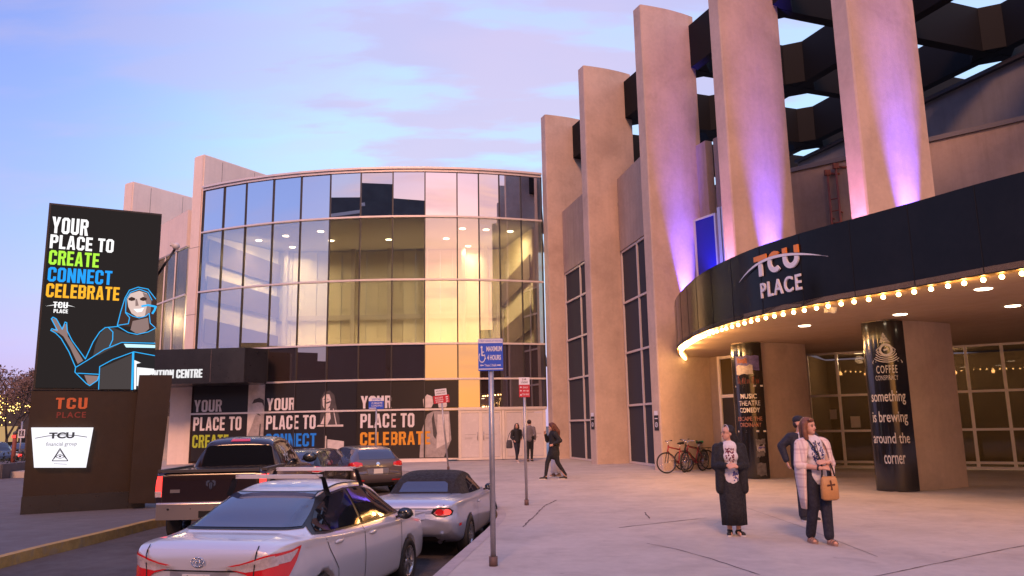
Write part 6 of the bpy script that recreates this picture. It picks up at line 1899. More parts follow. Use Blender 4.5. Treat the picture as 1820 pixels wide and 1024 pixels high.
def dots(mb, x0, x1, z0, z1, yf, n, r):
    for _ in range(n):
        x, z = rr.uniform(x0, x1), rr.uniform(z0, z1); mb.ball((x, yf(x, z), z), r * rr.uniform(.6, 1.3), 6, 4, (1, .35, 1))
yb = lambda x, z: -.125 - .02 * math.cos(x * 12) + .25 * x * x
bv = BVHTree.FromPolygons([v.co for v in bl.data.vertices], [tuple(q.vertices) for q in bl.data.polygons])
def onbl(bv_): return lambda x, z: (lambda h: h[0].y - .001 if h[0] is not None else -.14)(bv_.ray_cast(Vector((x, -2, z)), Vector((0, 1, 0))))
dots(mb, -.075, .045, 1.12, 1.33, onbl(bv), 60, .0115); mb.build('embroidery', pm('embroidery_red', (.16, .02, .05), .8, var=.5, vscale=30), bl, world=False)
mb = MB(); dots(mb, .01, .10, .84, .98, onbl(bv), 34, .014); mb.build('print', pm('print_blue', (.09, .09, .28), .8), bl, world=False)
# cardigan: open shell and sleeves
B = Blob()
for sg in (-1, 1):
    B.chain([sh[sg] + V3(-sg * .03, .01, .0), sh[sg], el[sg], wr[sg].lerp(el[sg], .14)], [.08, .078, .066, .050])
    B.chain([(sg * .10, .0, 1.36), (sg * .15, -.035, 1.2), (sg * .165, -.05, 1.0), (sg * .175, -.045, .70)], [.065, .080, .078, .075])
    B.chain([(sg * .09, .09, 1.32), (sg * .10, .085, 1.0), (sg * .11, .09, .70)], [.085, .085, .095])
B.cap((-.1, .06, 1.375), (.1, .06, 1.375), .06, .06)
B.done('cardigan', blackc, t, .013)
B = Blob(); hm = Matrix.Translation(hc) @ Matrix.Rotation(-1.15, 4, 'Z')
B.ell(hm @ V3(0, .042, .034), .090, .088, .096, -1.15); B.chain([hm @ V3(0, .06, .0), hm @ V3(.0, .10, -.10), V3(.05, .105, 1.30)], [.075, .08, .10]); B.cap(V3(-.03, .10, 1.30), V3(.10, .09, 1.22), .075, .06)
B.done('headscarf', blackc, t, .010)
mb = MB()
pts = [hm @ V3(.088 * math.sin(a), -.028 - .0 * a, .035 + .098 * math.cos(a)) for a in [R_(-85 + 10 * k) for k in range(18)]]
mb.path(pts, .005, 6); mb.build('headband', whitec, t, world=False)
mb = MB()
for sg in (-1, 1):
    pp = [M_ @ V3(sg * .030 + .020 * math.cos(a), -.092, .003 + .016 * math.sin(a)) for a in [2 * math.pi * k / 10 for k in range(11)]]
    mb.path(pp, .0016, 5); mb.tube(M_ @ V3(sg * .05, -.09, .004), M_ @ V3(sg * .074, .0, .004), .0018, seg=5)
mb.build('glasses', shoek, t, world=False)

# ---- woman in pink plaid wrap with a tan bag
p = atz(1460, 966, 0)
wl = V3(p.x, p.y, 0)
t = thing('person', 'person in pink plaid wrap, embroidered white blouse and black trousers, carrying the tan bag', 'person', tuple(wl), .10)
B = Blob(); hc = V3(-.045, -.01, 1.555)
M_ = head(B, hc, .45, .02, 1.0)
B.cap((-.03, .02, 1.36), (-.04, .01, 1.49), .058, .052)
B.chain([(-.02, .02, 1.28), (0, .02, 1.10), (0, .01, .93)], [.135, .13, .15]); B.cap((-.16, .02, 1.33), (.12, .02, 1.33), .066, .066)
sh = {-1: V3(-.205, .02, 1.32), 1: V3(.165, .02, 1.32)}
el = {-1: V3(-.25, -.03, 1.04), 1: V3(.215, -.03, 1.05)}
wr = {-1: V3(-.045, -.235, 1.005), 1: V3(.065, -.235, 1.075)}
ft = {-1: V3(-.085, .10, 0), 1: V3(.06, -.13, 0)}
kn = {-1: V3(-.085, -.03, .50), 1: V3(.065, -.09, .50)}
for sg in (-1, 1):
    B.chain([sh[sg], el[sg], wr[sg]], [.054, .044, .030])
    hand(B, wr[sg], V3(1.0 if sg < 0 else -.9, -.12, .02 if sg < 0 else .10), V3(0, .5, -.4), .17, curl=.5, thumb_side=1 if sg < 0 else -1)
    B.chain([V3(sg * .085, .01, .90), kn[sg], ft[sg] + V3(0, .02, .08)], [.09, .058, .038])
    B.cap(ft[sg] + V3(0, .02, .045), ft[sg] + V3(sg * .015, -.11, .03), .036, .030)
B.done('body', skin, t, .008)
face(t, M_)
B = Blob(); hm = Matrix.Translation(hc) @ Matrix.Rotation(.45, 4, 'Z')
B.ell(hm @ V3(0, .035, .045), .092, .098, .090, .45); B.chain([hm @ V3(-.085, .01, .03), hm @ V3(-.098, .0, -.08), hm @ V3(-.085, -.015, -.17)], [.036, .040, .030]); B.chain([hm @ V3(.082, .03, .03), hm @ V3(.092, .03, -.08), hm @ V3(.075, .02, -.165)], [.032, .036, .026]); B.chain([hm @ V3(0, .08, 0), hm @ V3(0, .085, -.14)], [.08, .07]); B.ell(hm @ V3(-.03, -.062, .088), .055, .035, .024, .45)
B.done('hair', hairb, t, .010)
B = Blob()
for sg in (-1, 1): B.chain([V3(sg * .08, .01, .95), V3(sg * .092, -.01, .80), kn[sg], ft[sg] + V3(0, .015, .11)], [.125, .112, .076, .066])
B.cap((-.06, .015, .98), (.06, .015, .98), .13, .13)
B.done('trousers', navyc, t, .013)
sand = pm('sandal_leather', (.34, .20, .15), .6, var=.2, vscale=20)
for sg in (-1, 1):
    o = ft[sg]; mb = MB(); pts = []
    for k in range(18):
        q = 2 * math.pi * k / 18; pts.append((o.x + sg * .008 + .044 * math.sin(q), o.y - .04 + .13 * math.cos(q)))
    mb.prism(pts, .001, .026)
    for yy, hh in ((-.11, .062), (-.06, .078), (.01, .10)):
        arc = [V3(o.x + sg * .008 + .044 * math.cos(a), o.y + yy, .02 + hh * .75 * math.sin(a)) for a in [math.pi * k / 8 for k in range(9)]]
        mb.grid([[a + V3(0, -.013, 0) for a in arc], [a + V3(0, .013, 0) for a in arc]])
    mb.build('sandal', sand, t, world=False)
B = Blob(); B.chain([(-.02, .015, 1.31), (0, .005, 1.10), (0, .0, .90)], [.145, .142, .158]); B.cap((-.16, .02, 1.33), (.12, .02, 1.33), .074, .074); B.ell((-.01, -.065, 1.19), .14, .09, .10)
bl = B.done('blouse', whitec, t, .012)
bv = BVHTree.FromPolygons([v.co for v in bl.data.vertices], [tuple(q.vertices) for q in bl.data.polygons])
mb = MB()
for _ in range(120):
    z = rr.uniform(1.03, 1.35); hw = .035 + .06 * max(0, 1 - abs(z - 1.2) / .17); x = rr.choice((-1, 1)) * rr.uniform(.012, hw) - .01
    mb.ball((x, onbl(bv)(x, z), z), rr.uniform(.007, .013), 6, 4, (1, .35, 1))
mb.build('embroidery', pm('embroidery_blue', (.04, .045, .17), .8, var=.4, vscale=30), bl, world=False)
mb = MB(); mb.path([V3(x, onbl(bv)(x, z) - .006, z) for x, z in ((-.03, 1.37), (-.02, 1.28), (-.01, 1.18), (-.012, 1.10))], .005, 6); mb.build('lanyard', blackc, bl, world=False)
# plaid wrap: open in front, draped over shoulders and upper arms
def plaid():
    if 'plaid_wool' in MATS: return MATS['plaid_wool']
    mt = pm('plaid_wool', (.66, .47, .43), .9, bump=.3, bscale=80)
    b = NB(mt.node_tree); P = mt.node_tree.nodes['Principled BSDF']; c = b.coord('Object')
    sx_ = b.n('ShaderNodeSeparateXYZ'); mt.node_tree.links.new(c, sx_.inputs[0])
    def stripe(v, fq, wd, ph=0): return b.rng(b.math('ABSOLUTE', b.math('SUBTRACT', b.math('FRACT', b.math('ADD', b.math('MULTIPLY', v, fq), ph)), .5)), wd, wd * .6)
    hz = b.math('MAXIMUM', stripe(sx_.outputs[2], 6.0, .10), b.math('MULTIPLY', stripe(sx_.outputs[2], 6.0, .05, .3), .6))
    vz = b.math('MAXIMUM', stripe(sx_.outputs[0], 8.0, .10), b.math('MULTIPLY', stripe(sx_.outputs[0], 8.0, .05, .3), .6))
    col = b.mix(b.math('MULTIPLY', hz, .55), (.78, .62, .57), (.48, .29, .29)); col = b.mix(b.math('MULTIPLY', vz, .45), col, (.46, .28, .28))
    col = b.mix(b.math('MULTIPLY', b.rng(b.noise(c, 3, 3), .45, .6), .3), col, (.78, .66, .60))
    b.put(P.inputs['Base Color'], col)
    return mt
pw_ = plaid()
for sg, zbot, nm in ((-1, .46, 'wrap'), (1, .56, 'wrap')):
    rows = []
    # from the front opening round the arm to the back centre
    for z, xi, xo, yf, yb_, f in ((1.415, .05, .12, -.03, .075, 0), (1.37, .09, .215, -.085, .105, 0), (1.28, .13, .243, -.115, .12, .03), (1.10, .165, .258, -.13, .13, .09), (.95, .175, .266, -.13, .135, .13), (.80, .18, .25, -.12, .14, .12), (zbot, .17 if sg < 0 else .18, .205 if sg < 0 else .27, -.07, .12, .14)):
        if z < zbot: continue
        row = []
        for k in range(25):
            a = k / 24
            if a < .6:
                q = a / .6; ang = -math.pi / 2 + math.pi * q * 1.0
                x = xi + (xo - xi) * max(0, math.cos(ang)) ** .8 if q < .5 else xo - (xo - .02) * 0
                x = xi + (xo - xi) * math.sin(math.pi / 2 * min(1, q * 2)); y = yf * math.cos(math.pi / 2 * min(1, q * 2)) if q < .5 else yb_ * math.sin(math.pi / 2 * (q * 2 - 1)) ; x = x if q < .5 else xo * math.cos(math.pi / 2 * (q * 2 - 1)) * .35 + xo * .65
            else:
                q = (a - .6) / .4; x = xo * .65 * (1 - q); y = yb_
            y += f * .16 * math.sin(9 * a * 3.1 + z * 2) * (.5 if a < .5 else 1)
            row.append((sg * x - .012 * (1.4 - z), y + .01, z))
        rows.append(row)
    mb = MB(); mb.grid(rows, flip=sg > 0); bmesh.ops.recalc_face_normals(mb.bm, faces=mb.bm.faces)
    bmesh.ops.subdivide_edges(mb.bm, edges=mb.bm.edges[:], cuts=1, use_grid_fill=True, smooth=.6)
    bmesh.ops.solidify(mb.bm, geom=mb.bm.faces[:], thickness=.012)
    mb.build(nm, pw_, t, world=False, smooth=True)
B = Blob()
for sg in (-1, 1): B.chain([sh[sg] + V3(-sg * .02, .005, 0), el[sg], el[sg].lerp(wr[sg], .30)], [.074, .064, .054])
B.done('sleeve', pw_, t, .013)
mb = MB(); mb.lathe([(.036, -.012), (.036, .012)], 14, Matrix.Translation(wr[-1].lerp(el[-1], .08)) @ (wr[-1] - el[-1]).to_track_quat('Z', 'Y').to_matrix().to_4x4(), cap=False); mb.build('wristwatch', shoek, t, world=False)
# bag hanging on its strap
g = thing('handbag', 'tan handbag with a brown cross and a long dark strap', 'bag', tuple(wl + V3(.085, -.22, .76)), .10)
rows = []
for z, hw, d_ in ((-.175, .085, .035), (-.15, .12, .05), (0, .118, .055), (.10, .105, .045), (.135, .095, .02)):
    rows.append([(hw * math.copysign(abs(math.cos(a)) ** .5, math.cos(a)), d_ * math.copysign(abs(math.sin(a)) ** .7, math.sin(a)), z) for a in [2 * math.pi * k / 32 for k in range(32)]])
mb = MB(); V = mb.grid(rows, closed=True); mb.bm.faces.new(V[0]); mb.bm.faces.new(V[-1]); bmesh.ops.recalc_face_normals(mb.bm, faces=mb.bm.faces)
mb.build('pouch', pm('tan_leather', (.50, .25, .09), .5, var=.12, vscale=8), g, world=False)
mb = MB()
for a, b in (((-.045, .02), (.045, .03)), ((-.005, .075), (.005, -.03))): mb.bar((a[0], -.058, a[1]), (b[0], -.058, b[1]), .008, .020, up=(0, -.2, 1) if abs(a[0]) > .02 else (1, 0, 0))
for x, z in ((-.045, .02), (.045, .03), (-.005, .075), (.005, -.03)): mb.ball((x, -.057, z), .014, 8, 6, (1, .3, 1))
mb.build('cross', pm('brown_leather', (.10, .035, .015), .6), g, world=False)
mb = MB(); st_ = [V3(-.09, .0, .12), V3(-.085, .0, .33), V3(-.135, .055, .50), V3(-.175, .12, .60), V3(-.19, .2, .625)]
st_ = smooth2([tuple(q) for q in st_], 5); mb.path(st_, .011, 6); st2 = smooth2([(.09, .0, .12), (.06, .0, .25), (.02, -.0, .32), (-.04, .01, .34)], 5); mb.path(st2, .011, 6); mb.build('strap', shoek, g, world=False)

# ---- man behind her in a navy jacket and cap
p = atz(1432, 926, 0)
t = thing('person', 'person in navy jacket, cap and embroidered shirt, half hidden behind the one in plaid', 'person', (p.x + .06, p.y, 0), .1)
t.scale = (.97, .97, .96)
B = Blob(); hc = V3(-.035, 0, 1.66); M_ = head(B, hc, .7, .05, 1.06)
B.cap((-.03, .02, 1.46), (-.035, .01, 1.60), .062, .058); B.chain([(0, .02, 1.36), (0, .02, 1.15), (0, .01, .98)], [.15, .14, .15]); B.cap((-.17, .02, 1.43), (.17, .02, 1.43), .07, .07)
sh = {-1: V3(-.215, .02, 1.415), 1: V3(.215, .02, 1.415)}; el = {-1: V3(-.37, .06, 1.27), 1: V3(.27, .05, 1.12)}; wr = {-1: V3(-.335, -.03, 1.02), 1: V3(.22, -.12, .92)}
for sg in (-1, 1):
    B.chain([sh[sg], el[sg], wr[sg]], [.058, .048, .032]); hand(B, wr[sg], V3(.25 * -sg, -.1, -1), V3(-sg, 0, 0), .18, curl=.4, thumb_side=sg)
    B.chain([(sg * .09, .01, .95), (sg * .09, 0, .52), (sg * .09, .02, .08)], [.095, .062, .04])
B.done('body', skin, t, .009); face(t, M_)
B = Blob()
for sg in (-1, 1): B.chain([(sg * .085, .01, 1.0), (sg * .09, 0, .54), (sg * .092, .02, .10)], [.12, .085, .07]); shoe(t, (sg * .092, .02, 0), sg * .15)
B.done('trousers', navyc, t, .014)
B = Blob(); B.chain([(0, .0, 1.38), (0, -.01, 1.15), (0, -.01, .98)], [.15, .148, .155]); bl = B.done('shirt', whitec, t, .014)
bv = BVHTree.FromPolygons([v.co for v in bl.data.vertices], [tuple(q.vertices) for q in bl.data.polygons]); mb = MB(); dots(mb, -.07, .09, 1.12, 1.42, onbl(bv), 60, .012); mb.build('embroidery', MATS['embroidery_blue'], bl, world=False)
B = Blob()
for sg in (-1, 1):
    B.chain([sh[sg] + V3(-sg * .05, 0, .01), sh[sg], el[sg], wr[sg].lerp(el[sg], .08)], [.085, .088, .070, .056]); B.chain([(sg * .12, -.01, 1.42), (sg * .17, -.045, 1.2), (sg * .17, -.04, .92)], [.075, .085, .085]); B.chain([(sg * .09, .09, 1.4), (sg * .1, .09, .95)], [.09, .1])
B.done('jacket', navyc, t, .014)
B = Blob(); hm = Matrix.Translation(hc) @ Matrix.Rotation(.7, 4, 'Z'); B.ell(hm @ V3(0, .02, .058), .088, .105, .078, .7); B.ell(hm @ V3(0, -.115, .062), .06, .06, .012, .7); cp = B.done('cap', navyc, t, .010)
mb = MB(); mb.ball(hm @ V3(.0, -.082, .085), .018, 10, 6); mb.build('cap_patch', whitec, cp, world=False)
B = Blob(); B.ell(hm @ V3(0, .055, -.02), .078, .06, .07, .7); B.done('hair', hairk, t, .012)


def walker(loc, yaw, label, stride, hgt, top, legs, hair, shoes, long_hair=True, arms=None, head_pitch=0.0, skirt=None, head_yaw=0.0, coat=0.0, sole=None):
    """smaller, simpler figure walking towards -y; stride = half the step"""
    t = thing('person', label, 'person', tuple(loc), yaw); s = hgt / 1.66
    S_ = lambda *a: V3(*a) * s
    B = Blob(); hc = S_(0, -.03 - abs(head_pitch) * .08, 1.555 - abs(head_pitch) * .02); M_ = head(B, hc, head_yaw, head_pitch, s)
    B.cap(S_(0, .0, 1.36), S_(0, -.02, 1.49), .056 * s, .05 * s); B.chain([S_(0, 0, 1.30), S_(0, .0, 1.1), S_(0, .0, .92)], [.12 * s, .112 * s, .135 * s]); B.cap(S_(-.13, 0, 1.335), S_(.13, 0, 1.335), .062 * s, .062 * s)
    arms = arms or {-1: ((-.24, .04, 1.07), (-.20, -.12, .88)), 1: ((.24, .04, 1.07), (.20, -.05, .84))}
    ft = {-1: S_(-.06, -stride, 0), 1: S_(.06, stride, 0)}; kn = {-1: S_(-.07, -stride * .62 - .02, .49), 1: S_(.07, stride * .40 - .03, .49)}
    for sg in (-1, 1):
        e, w_ = S_(*arms[sg][0]), S_(*arms[sg][1]); B.chain([S_(sg * .18, 0, 1.33), e, w_], [.05 * s, .042 * s, .028 * s]); hand(B, w_, (w_ - e), V3(-sg, 0, 0), .16 * s, curl=.5, thumb_side=sg)
        B.chain([S_(sg * .08, 0, .9), kn[sg], ft[sg] + V3(0, .03, .08)], [.09 * s, .055 * s, .036 * s])
    B.done('body', skin, t, .012); face(t, M_)
    B = Blob()
    for sg in (-1, 1):
        if skirt is None: B.chain([S_(sg * .07, 0, .95), kn[sg], ft[sg] + V3(0, .03, .13)], [.115 * s, .07 * s, .048 * s])
        lift = V3(0, 0, .0)
        shoe(t, ft[sg], 0.0, shoes, sole, .25 * s)
    if skirt is None: B.done('trousers', legs, t, .015)
    else:
        B.m.bm.free(); ring_loft([(S_(0, 0, 1.0), .13 * s, .11 * s, 0), (S_(0, 0, .85), .18 * s, .16 * s, .01), (S_(0, 0, skirt), .20 * s, .22 * s, .08)], 'skirt', legs, t, folds=6)
    B = Blob(); zb_ = .92 - coat
    B.chain([S_(0, 0, 1.32), S_(0, 0, 1.12), S_(0, .0, zb_)], [.145 * s, .142 * s, (.155 + coat * .1) * s]); B.cap(S_(-.13, 0, 1.34), S_(.13, 0, 1.34), .075 * s, .075 * s)
    for sg in (-1, 1):
        e, w_ = S_(*arms[sg][0]), S_(*arms[sg][1]); B.chain([S_(sg * .18, 0, 1.335), e, w_.lerp(e, .1)], [.078 * s, .064 * s, .048 * s])
    B.done('jacket', top, t, .014)
    B = Blob(); Hm = Matrix.Translation(hc) @ Matrix.Rotation(head_yaw, 4, 'Z') @ Matrix.Rotation(head_pitch, 4, 'X') @ Matrix.Scale(s, 4)
    B.ell(Hm @ V3(0, .03, .04), .092 * s, .10 * s, .09 * s, head_yaw)
    if long_hair:
        B.chain([Hm @ V3(0, .07, .0), S_(0, .11, 1.40), S_(0, .13, 1.22)], [.088 * s, .095 * s, .06 * s])
        for sg in (-1, 1): B.chain([Hm @ V3(sg * .08, .0, .03), Hm @ V3(sg * .085, -.01, -.1)], [.032 * s, .034 * s])
    B.done('hair', hair, t, .012)
    return t
hred = pm('hair_red', (.085, .022, .018), .5, var=.4, vscale=24, bump=.4, bscale=70)
g_ = atz(986, 852, 0)
walker((g_.x, g_.y, 0), R_(-80), 'person with long dark red hair in black jacket and leggings, striding left across the plaza', .29, 1.68, blackc, blackc, hred, shoek, arms={-1: ((-.20, -.16, 1.14), (-.06, -.24, 1.34)), 1: ((.26, .14, 1.14), (.20, -.06, 1.04))}, head_pitch=.42, coat=.18, sole=solew)
g2 = atz(989, 848, 0)
walker((g2.x, g2.y + .2, 0), R_(-75), 'person in a white skirt, nearly hidden behind the one striding left', .10, 1.30, whitec, whitec, hairk, sand, skirt=.14, head_pitch=.2)
w1 = atY(919, 820, 35.3)
walker((w1.x, w1.y, 0), R_(25), 'person in black top with long dark hair and cropped dark trousers, at the glass doors', .16, 1.70, blackc, navyc, hairk, pm('shoe_pale', (.5, .38, .32), .6), head_yaw=-.5, arms={-1: ((-.24, .02, 1.08), (-.22, -.16, .95)), 1: ((.22, .06, 1.07), (.16, -.12, 1.0))})
w2 = atY(942, 822, 35.9)
greyc = pm('grey_shirt', (.15, .13, .15), .85, var=.2, vscale=10, bump=.2)
walker((w2.x, w2.y, 0), R_(165), 'person in grey shirt and dark trousers seen from behind, going in at the open door', .10, 1.84, greyc, blackc, hairk, shoek, long_hair=False)
bg_ = thing('shoulder_bag', 'dark bag hanging beside the person in black top at the glass doors', 'bag', (w1.x - .33, w1.y - .1, .62), .3)
rows = [[(.15 * math.cos(a) * q, .06 * math.sin(a) * q, z) for a in [2 * math.pi * k / 20 for k in range(20)]] for z, q in ((0, .8), (.04, 1), (.25, .95), (.36, .7))]
mb = MB(); V = mb.grid(rows, closed=True); mb.bm.faces.new(V[0]); mb.bm.faces.new(V[-1]); bmesh.ops.recalc_face_normals(mb.bm, faces=mb.bm.faces); mb.build('pouch', pm('bag_grey', (.06, .055, .07), .7, var=.3), bg_, world=False)
mb = MB(); mb.path(smooth2([(-.08, 0, .35), (.0, .02, .60), (.12, .05, .78)], 5), .012, 6); mb.build('strap', shoek, bg_, world=False)

# ------------------------------------------------------------------ bicycles
def bicycle(loc, yaw, label, fcol, tilt=.06, seatm=None, bars='flat', basket=False, steer=.35):
    t = thing('bicycle', label, 'bicycle', loc, yaw, 'bicycles parked at the fin'); t.rotation_euler = (tilt, 0, yaw)
    r = .34; fm = fcol
    fx, rx_ = .52, -.52
    F, Rr = V3(fx, 0, r), V3(rx_, 0, r); bb = V3(-.08, 0, .29); stt = V3(-.22, 0, .80); hd = V3(.36, 0, .84); hl = V3(.40, 0, .70)
    for c, st_ in ((F, steer), (Rr, 0)):
        w_ = node('wheel', t, tuple(c), (R_(90), 0, st_))
        mb = MB(); mb.lathe([(r - .024 + .024 * math.cos(a), .024 * math.sin(a)) for a in [2 * math.pi * k / 8 for k in range(9)]], 36); mb.build('tyre', blackt, w_, world=False)
        mb = MB(); mb.lathe([(r - .032, -.011), (r - .046, -.010), (r - .046, .010), (r - .032, .011), (r - .032, -.011)], 36); mb.lathe([(.02, -.04), (.022, 0), (.02, .04)], 10)
        for k in range(18):
            a = 2 * math.pi * k / 18; mb.tube((.02 * math.cos(a + 1), .02 * math.sin(a + 1), .025 * (-1) ** k), ((r - .045) * math.cos(a), (r - .045) * math.sin(a), 0), .0022, seg=4, cap=False)
        mb.build('rim', chrome, w_, world=False)
    mb = MB()
    for a, b, q in ((bb, stt, .016), (stt + V3(.02, 0, -.06), hd, .016), (bb, hl, .019), (hd + V3(-.02, 0, .05), hl + V3(.01, 0, -.03), .02)): mb.tube(a, b, q * 1.35, seg=10)
    for sg in (-1, 1):
        mb.tube(bb + V3(0, sg * .03, 0), Rr + V3(0, sg * .055, 0), .010, seg=8); mb.tube(stt + V3(0, sg * .02, -.07), Rr + V3(0, sg * .055, 0), .009, seg=8)
    mb.build('frame', fm, t, world=False)
    mb = MB()
    for sg in (-1, 1): mb.tube(hl + V3(0, sg * .05, -.02), F + V3(0, sg * .055, 0), .013, seg=8)
    mb.tube(hl + V3(0, -.05, -.02), hl + V3(0, .05, -.02), .014, seg=8); mb.build('fork', shoek, t, world=False)
    mb = MB(); st0 = hd + V3(-.02, 0, .05); stem = st0 + V3(.03, 0, .12); mb.tube(st0, stem, .014, seg=8)
    c_, s_ = math.cos(steer), math.sin(steer)
    w_ = .30
    for sg in (-1, 1): mb.path([stem, stem + V3(-s_ * sg * .1, c_ * sg * .12, .03), stem + V3(-.06 - s_ * sg * w_, c_ * sg * w_, .03)], .011, 8)
    hb = mb.build('handlebar', chrome, t, world=False)
    mb = MB()
    for sg in (-1, 1): mb.tube(stem + V3(-.045 - s_ * sg * (w_ - .09), c_ * sg * (w_ - .09), .03), stem + V3(-.06 - s_ * sg * (w_ + .01), c_ * sg * (w_ + .01), .03), .017, seg=8)
    mb.build('grip', blackt, hb, world=False)
    mb = MB(); mb.tube(stt, stt + V3(-.035, 0, .13), .012, seg=8); mb.build('seat_post', chrome, t, world=False)
    B = Blob(); sp = stt + V3(-.04, 0, .15); B.cap(sp + V3(-.09, -.04, 0), sp + V3(.14, 0, -.005), .045, .02); B.cap(sp + V3(-.09, .04, 0), sp + V3(.14, 0, -.005), .045, .02); B.done('saddle', seatm or shoek, t, .01)
    mb = MB(); mb.lathe([(.09, -.004), (.09, .004), (.07, .004), (.07, -.004), (.09, -.004)], 24, Matrix.Translation(bb + V3(0, -.05, 0)) @ Matrix.Rotation(R_(90), 4, 'X'))
    for sg, a in ((1, .6), (-1, .6 + math.pi)):
        q = bb + V3(.17 * math.cos(a), sg * -.07, .17 * math.sin(a)); mb.tube(bb + V3(0, sg * -.06, 0), q, .009, seg=6); mb.box(tuple(q + V3(0, sg * -.045, 0)), (.08, .07, .018))
    mb.build('crankset', shoek, t, world=False)
    mb = MB()
    for z in (.09, -.09): mb.tube(bb + V3(0, -.05, z), Rr + V3(0, -.05, z * .35), .004, seg=4)
    mb.build('chain', shoek, t, world=False)
    if basket:
        mb = MB(); mb.box((-.50, 0, .74), (.40, .14, .015)); 
        for sg in (-1, 1): mb.tube((-.36, sg * .06, .735), Rr + V3(.0, sg * .055, 0), .006, seg=6); mb.tube((-.66, sg * .06, .735), Rr + V3(0, sg * .055, 0), .006, seg=6)
        mb.build('rear_rack', shoek, t, world=False)
        mb = MB()
        B = Blob(); B.cap((-.50, -.12, .60), (-.50, -.12, .45), .11, .10); B.cap((-.42, -.12, .58), (-.42, -.12, .46), .09, .09); B.done('pannier', pm('pannier', (.05, .042, .04), .8, var=.3), t, .015); mb.bm.free()
    return t
redf = pm('bike_red', (.30, .02, .025), .3, coat=.5); blkf = pm('bike_black', (.02, .018, .018), .35, coat=.5); greens = pm('saddle_green', (.02, .30, .12), .5)
def bike_at(px, py, back): 
    q = atz(px, py, 0); return q
q = atz(1193, 841, 0); bicycle((q.x + .25, q.y + .15, 0), R_(218), 'red bicycle with a silver front wheel, leaning at the fin nearest the notice', redf, steer=-.5)
q = atz(1210, 839, 0); bicycle((q.x + .45, q.y + .05, 0), R_(222), 'second red bicycle, with a black saddle, in the middle of the three', pm('bike_red_dark', (.20, .012, .02), .35, coat=.5), tilt=-.08, steer=.2)
q = atz(1247, 836, 0); bicycle((q.x - .12, q.y + .2, 0), R_(205), 'black bicycle with a green saddle and rear pannier, beside the dark side door', blkf, tilt=.10, seatm=greens, basket=True, steer=-.3)

# ------------------------------------------------------------------ red paper cup by the wrapped pillar
q = atz(1577, 873, 0)
cupt = thing('paper_cup', 'small red paper cup standing at the foot of the coffee pillar', 'cup', (q.x, q.y, 0))
mb = MB(); mb.lathe([(0, .002), (.038, .002), (.050, .115), (.047, .115), (.036, .008), (0, .008)], 20); mb.build('cup', pm('cup_red', (.55, .01, .03), .45), cupt, world=False)
mb = MB(); mb.lathe([(.0505, .108), (.053, .114), (.0505, .12), (.047, .116)], 20); mb.build('rim', swhite, cupt, world=False)

# ------------------------------------------------------------------ far end of the street at the left
bark = pm('bark', (.085, .06, .05), .9, var=.3, vscale=6, bump=.5)
twig = pm('spring_twigs', (.20, .125, .10), .9, var=.4, vscale=3)
def tree(loc, hgt, label, seed, lights=0, spread=1.0):
    rt = random.Random(seed); t = thing('street_tree', label, 'tree', tuple(loc), 0, 'street trees at the far left')
    mb = MB(); tips = []
    def grow(p, d, ln, r, dep):
        q = p + d * ln; mb.tube(p, q, r, r * .68, 7 if dep < 3 else 4, cap=False)
        if dep >= 5: tips.append((p, q)); return
        if dep >= 3: tips.append((p, q))
        for k in range(rt.choice((2, 3, 3))):
            a = rt.uniform(0, 6.28); tl = rt.uniform(.35, .8) * spread
            e = d.orthogonal().normalized(); e = (e * math.cos(a) + d.cross(e) * math.sin(a))
            nd = (d * math.cos(tl) + e * math.sin(tl) + V3(0, 0, .12)).normalized()
            grow(q, nd, ln * rt.uniform(.62, .85), r * .62, dep + 1)
    grow(V3(0, 0, 0), V3(0, 0, 1), hgt * .27, hgt * .018, 0)
    mb.build('trunk', bark, t, world=False)
    mb = MB()
    for a, b in tips:
        for k in range(9):
            c = a.lerp(b, rt.random()) + V3(rt.gauss(0, .22), rt.gauss(0, .22), rt.gauss(0, .2)) * hgt / 7
            d = V3(rt.gauss(0, 1), rt.gauss(0, 1), rt.gauss(.4, .8)).normalized(); e = d.orthogonal().normalized() * rt.uniform(.02, .05) * hgt / 6; ln = rt.uniform(.1, .34) * hgt / 7
            mb.face([c, c + d * ln * .5 + e, c + d * ln, c + d * ln * .5 - e])
    cr_ = mb.build('crown', twig, t, world=False)
    if lights:
        mb = MB()
        for _ in range(lights):
            a, b = rt.choice(tips); c = a.lerp(b, rt.random()) + V3(rt.gauss(0, .2), rt.gauss(0, .2), rt.gauss(0, .15))
            if c.z < hgt * .62: mb.ball(c, rt.uniform(.018, .036), 6, 4)
        o = mb.build('fairy_lights', emat('fairy_glow', (1, .66, .16), 5), t, world=False); o['kind'] = 'stuff'
    return t
for i, (px, Y, hh, lg, lab) in enumerate(((10, 47, 6.2, 700, 'bare street tree strung with yellow fairy lights, at the left edge'), (46, 50, 6.0, 520, 'bare street tree with fairy lights, half hidden behind the LED sign'), (-22, 54, 7.5, 200, 'taller bare tree with few fairy lights, beyond the left edge tree'), (26, 64, 7.6, 0, 'unlit brown tree behind the two lit ones'), (62, 70, 8.2, 0, 'unlit brown tree just left of the LED sign, farthest back'))):
    q = atY(px, 800, Y); tree(V3(q.x, Y, zs(0, Y) - .05), hh, lab, 20 + i, lg)
q = atY(-60, 780, 78)
fb = thing('street_building', 'dark low building at the far end of the street, beyond the trees', 'building', (q.x, 78, -1))
mb = MB(); mb.prism([(q.x - 40, 76), (q.x + 13, 80), (q.x + 16, 95), (q.x - 40, 95)], -1, 5.2); mb.build('wall', pm('far_wall', (.05, .045, .05), .9, var=.3, vscale=.3), fb)
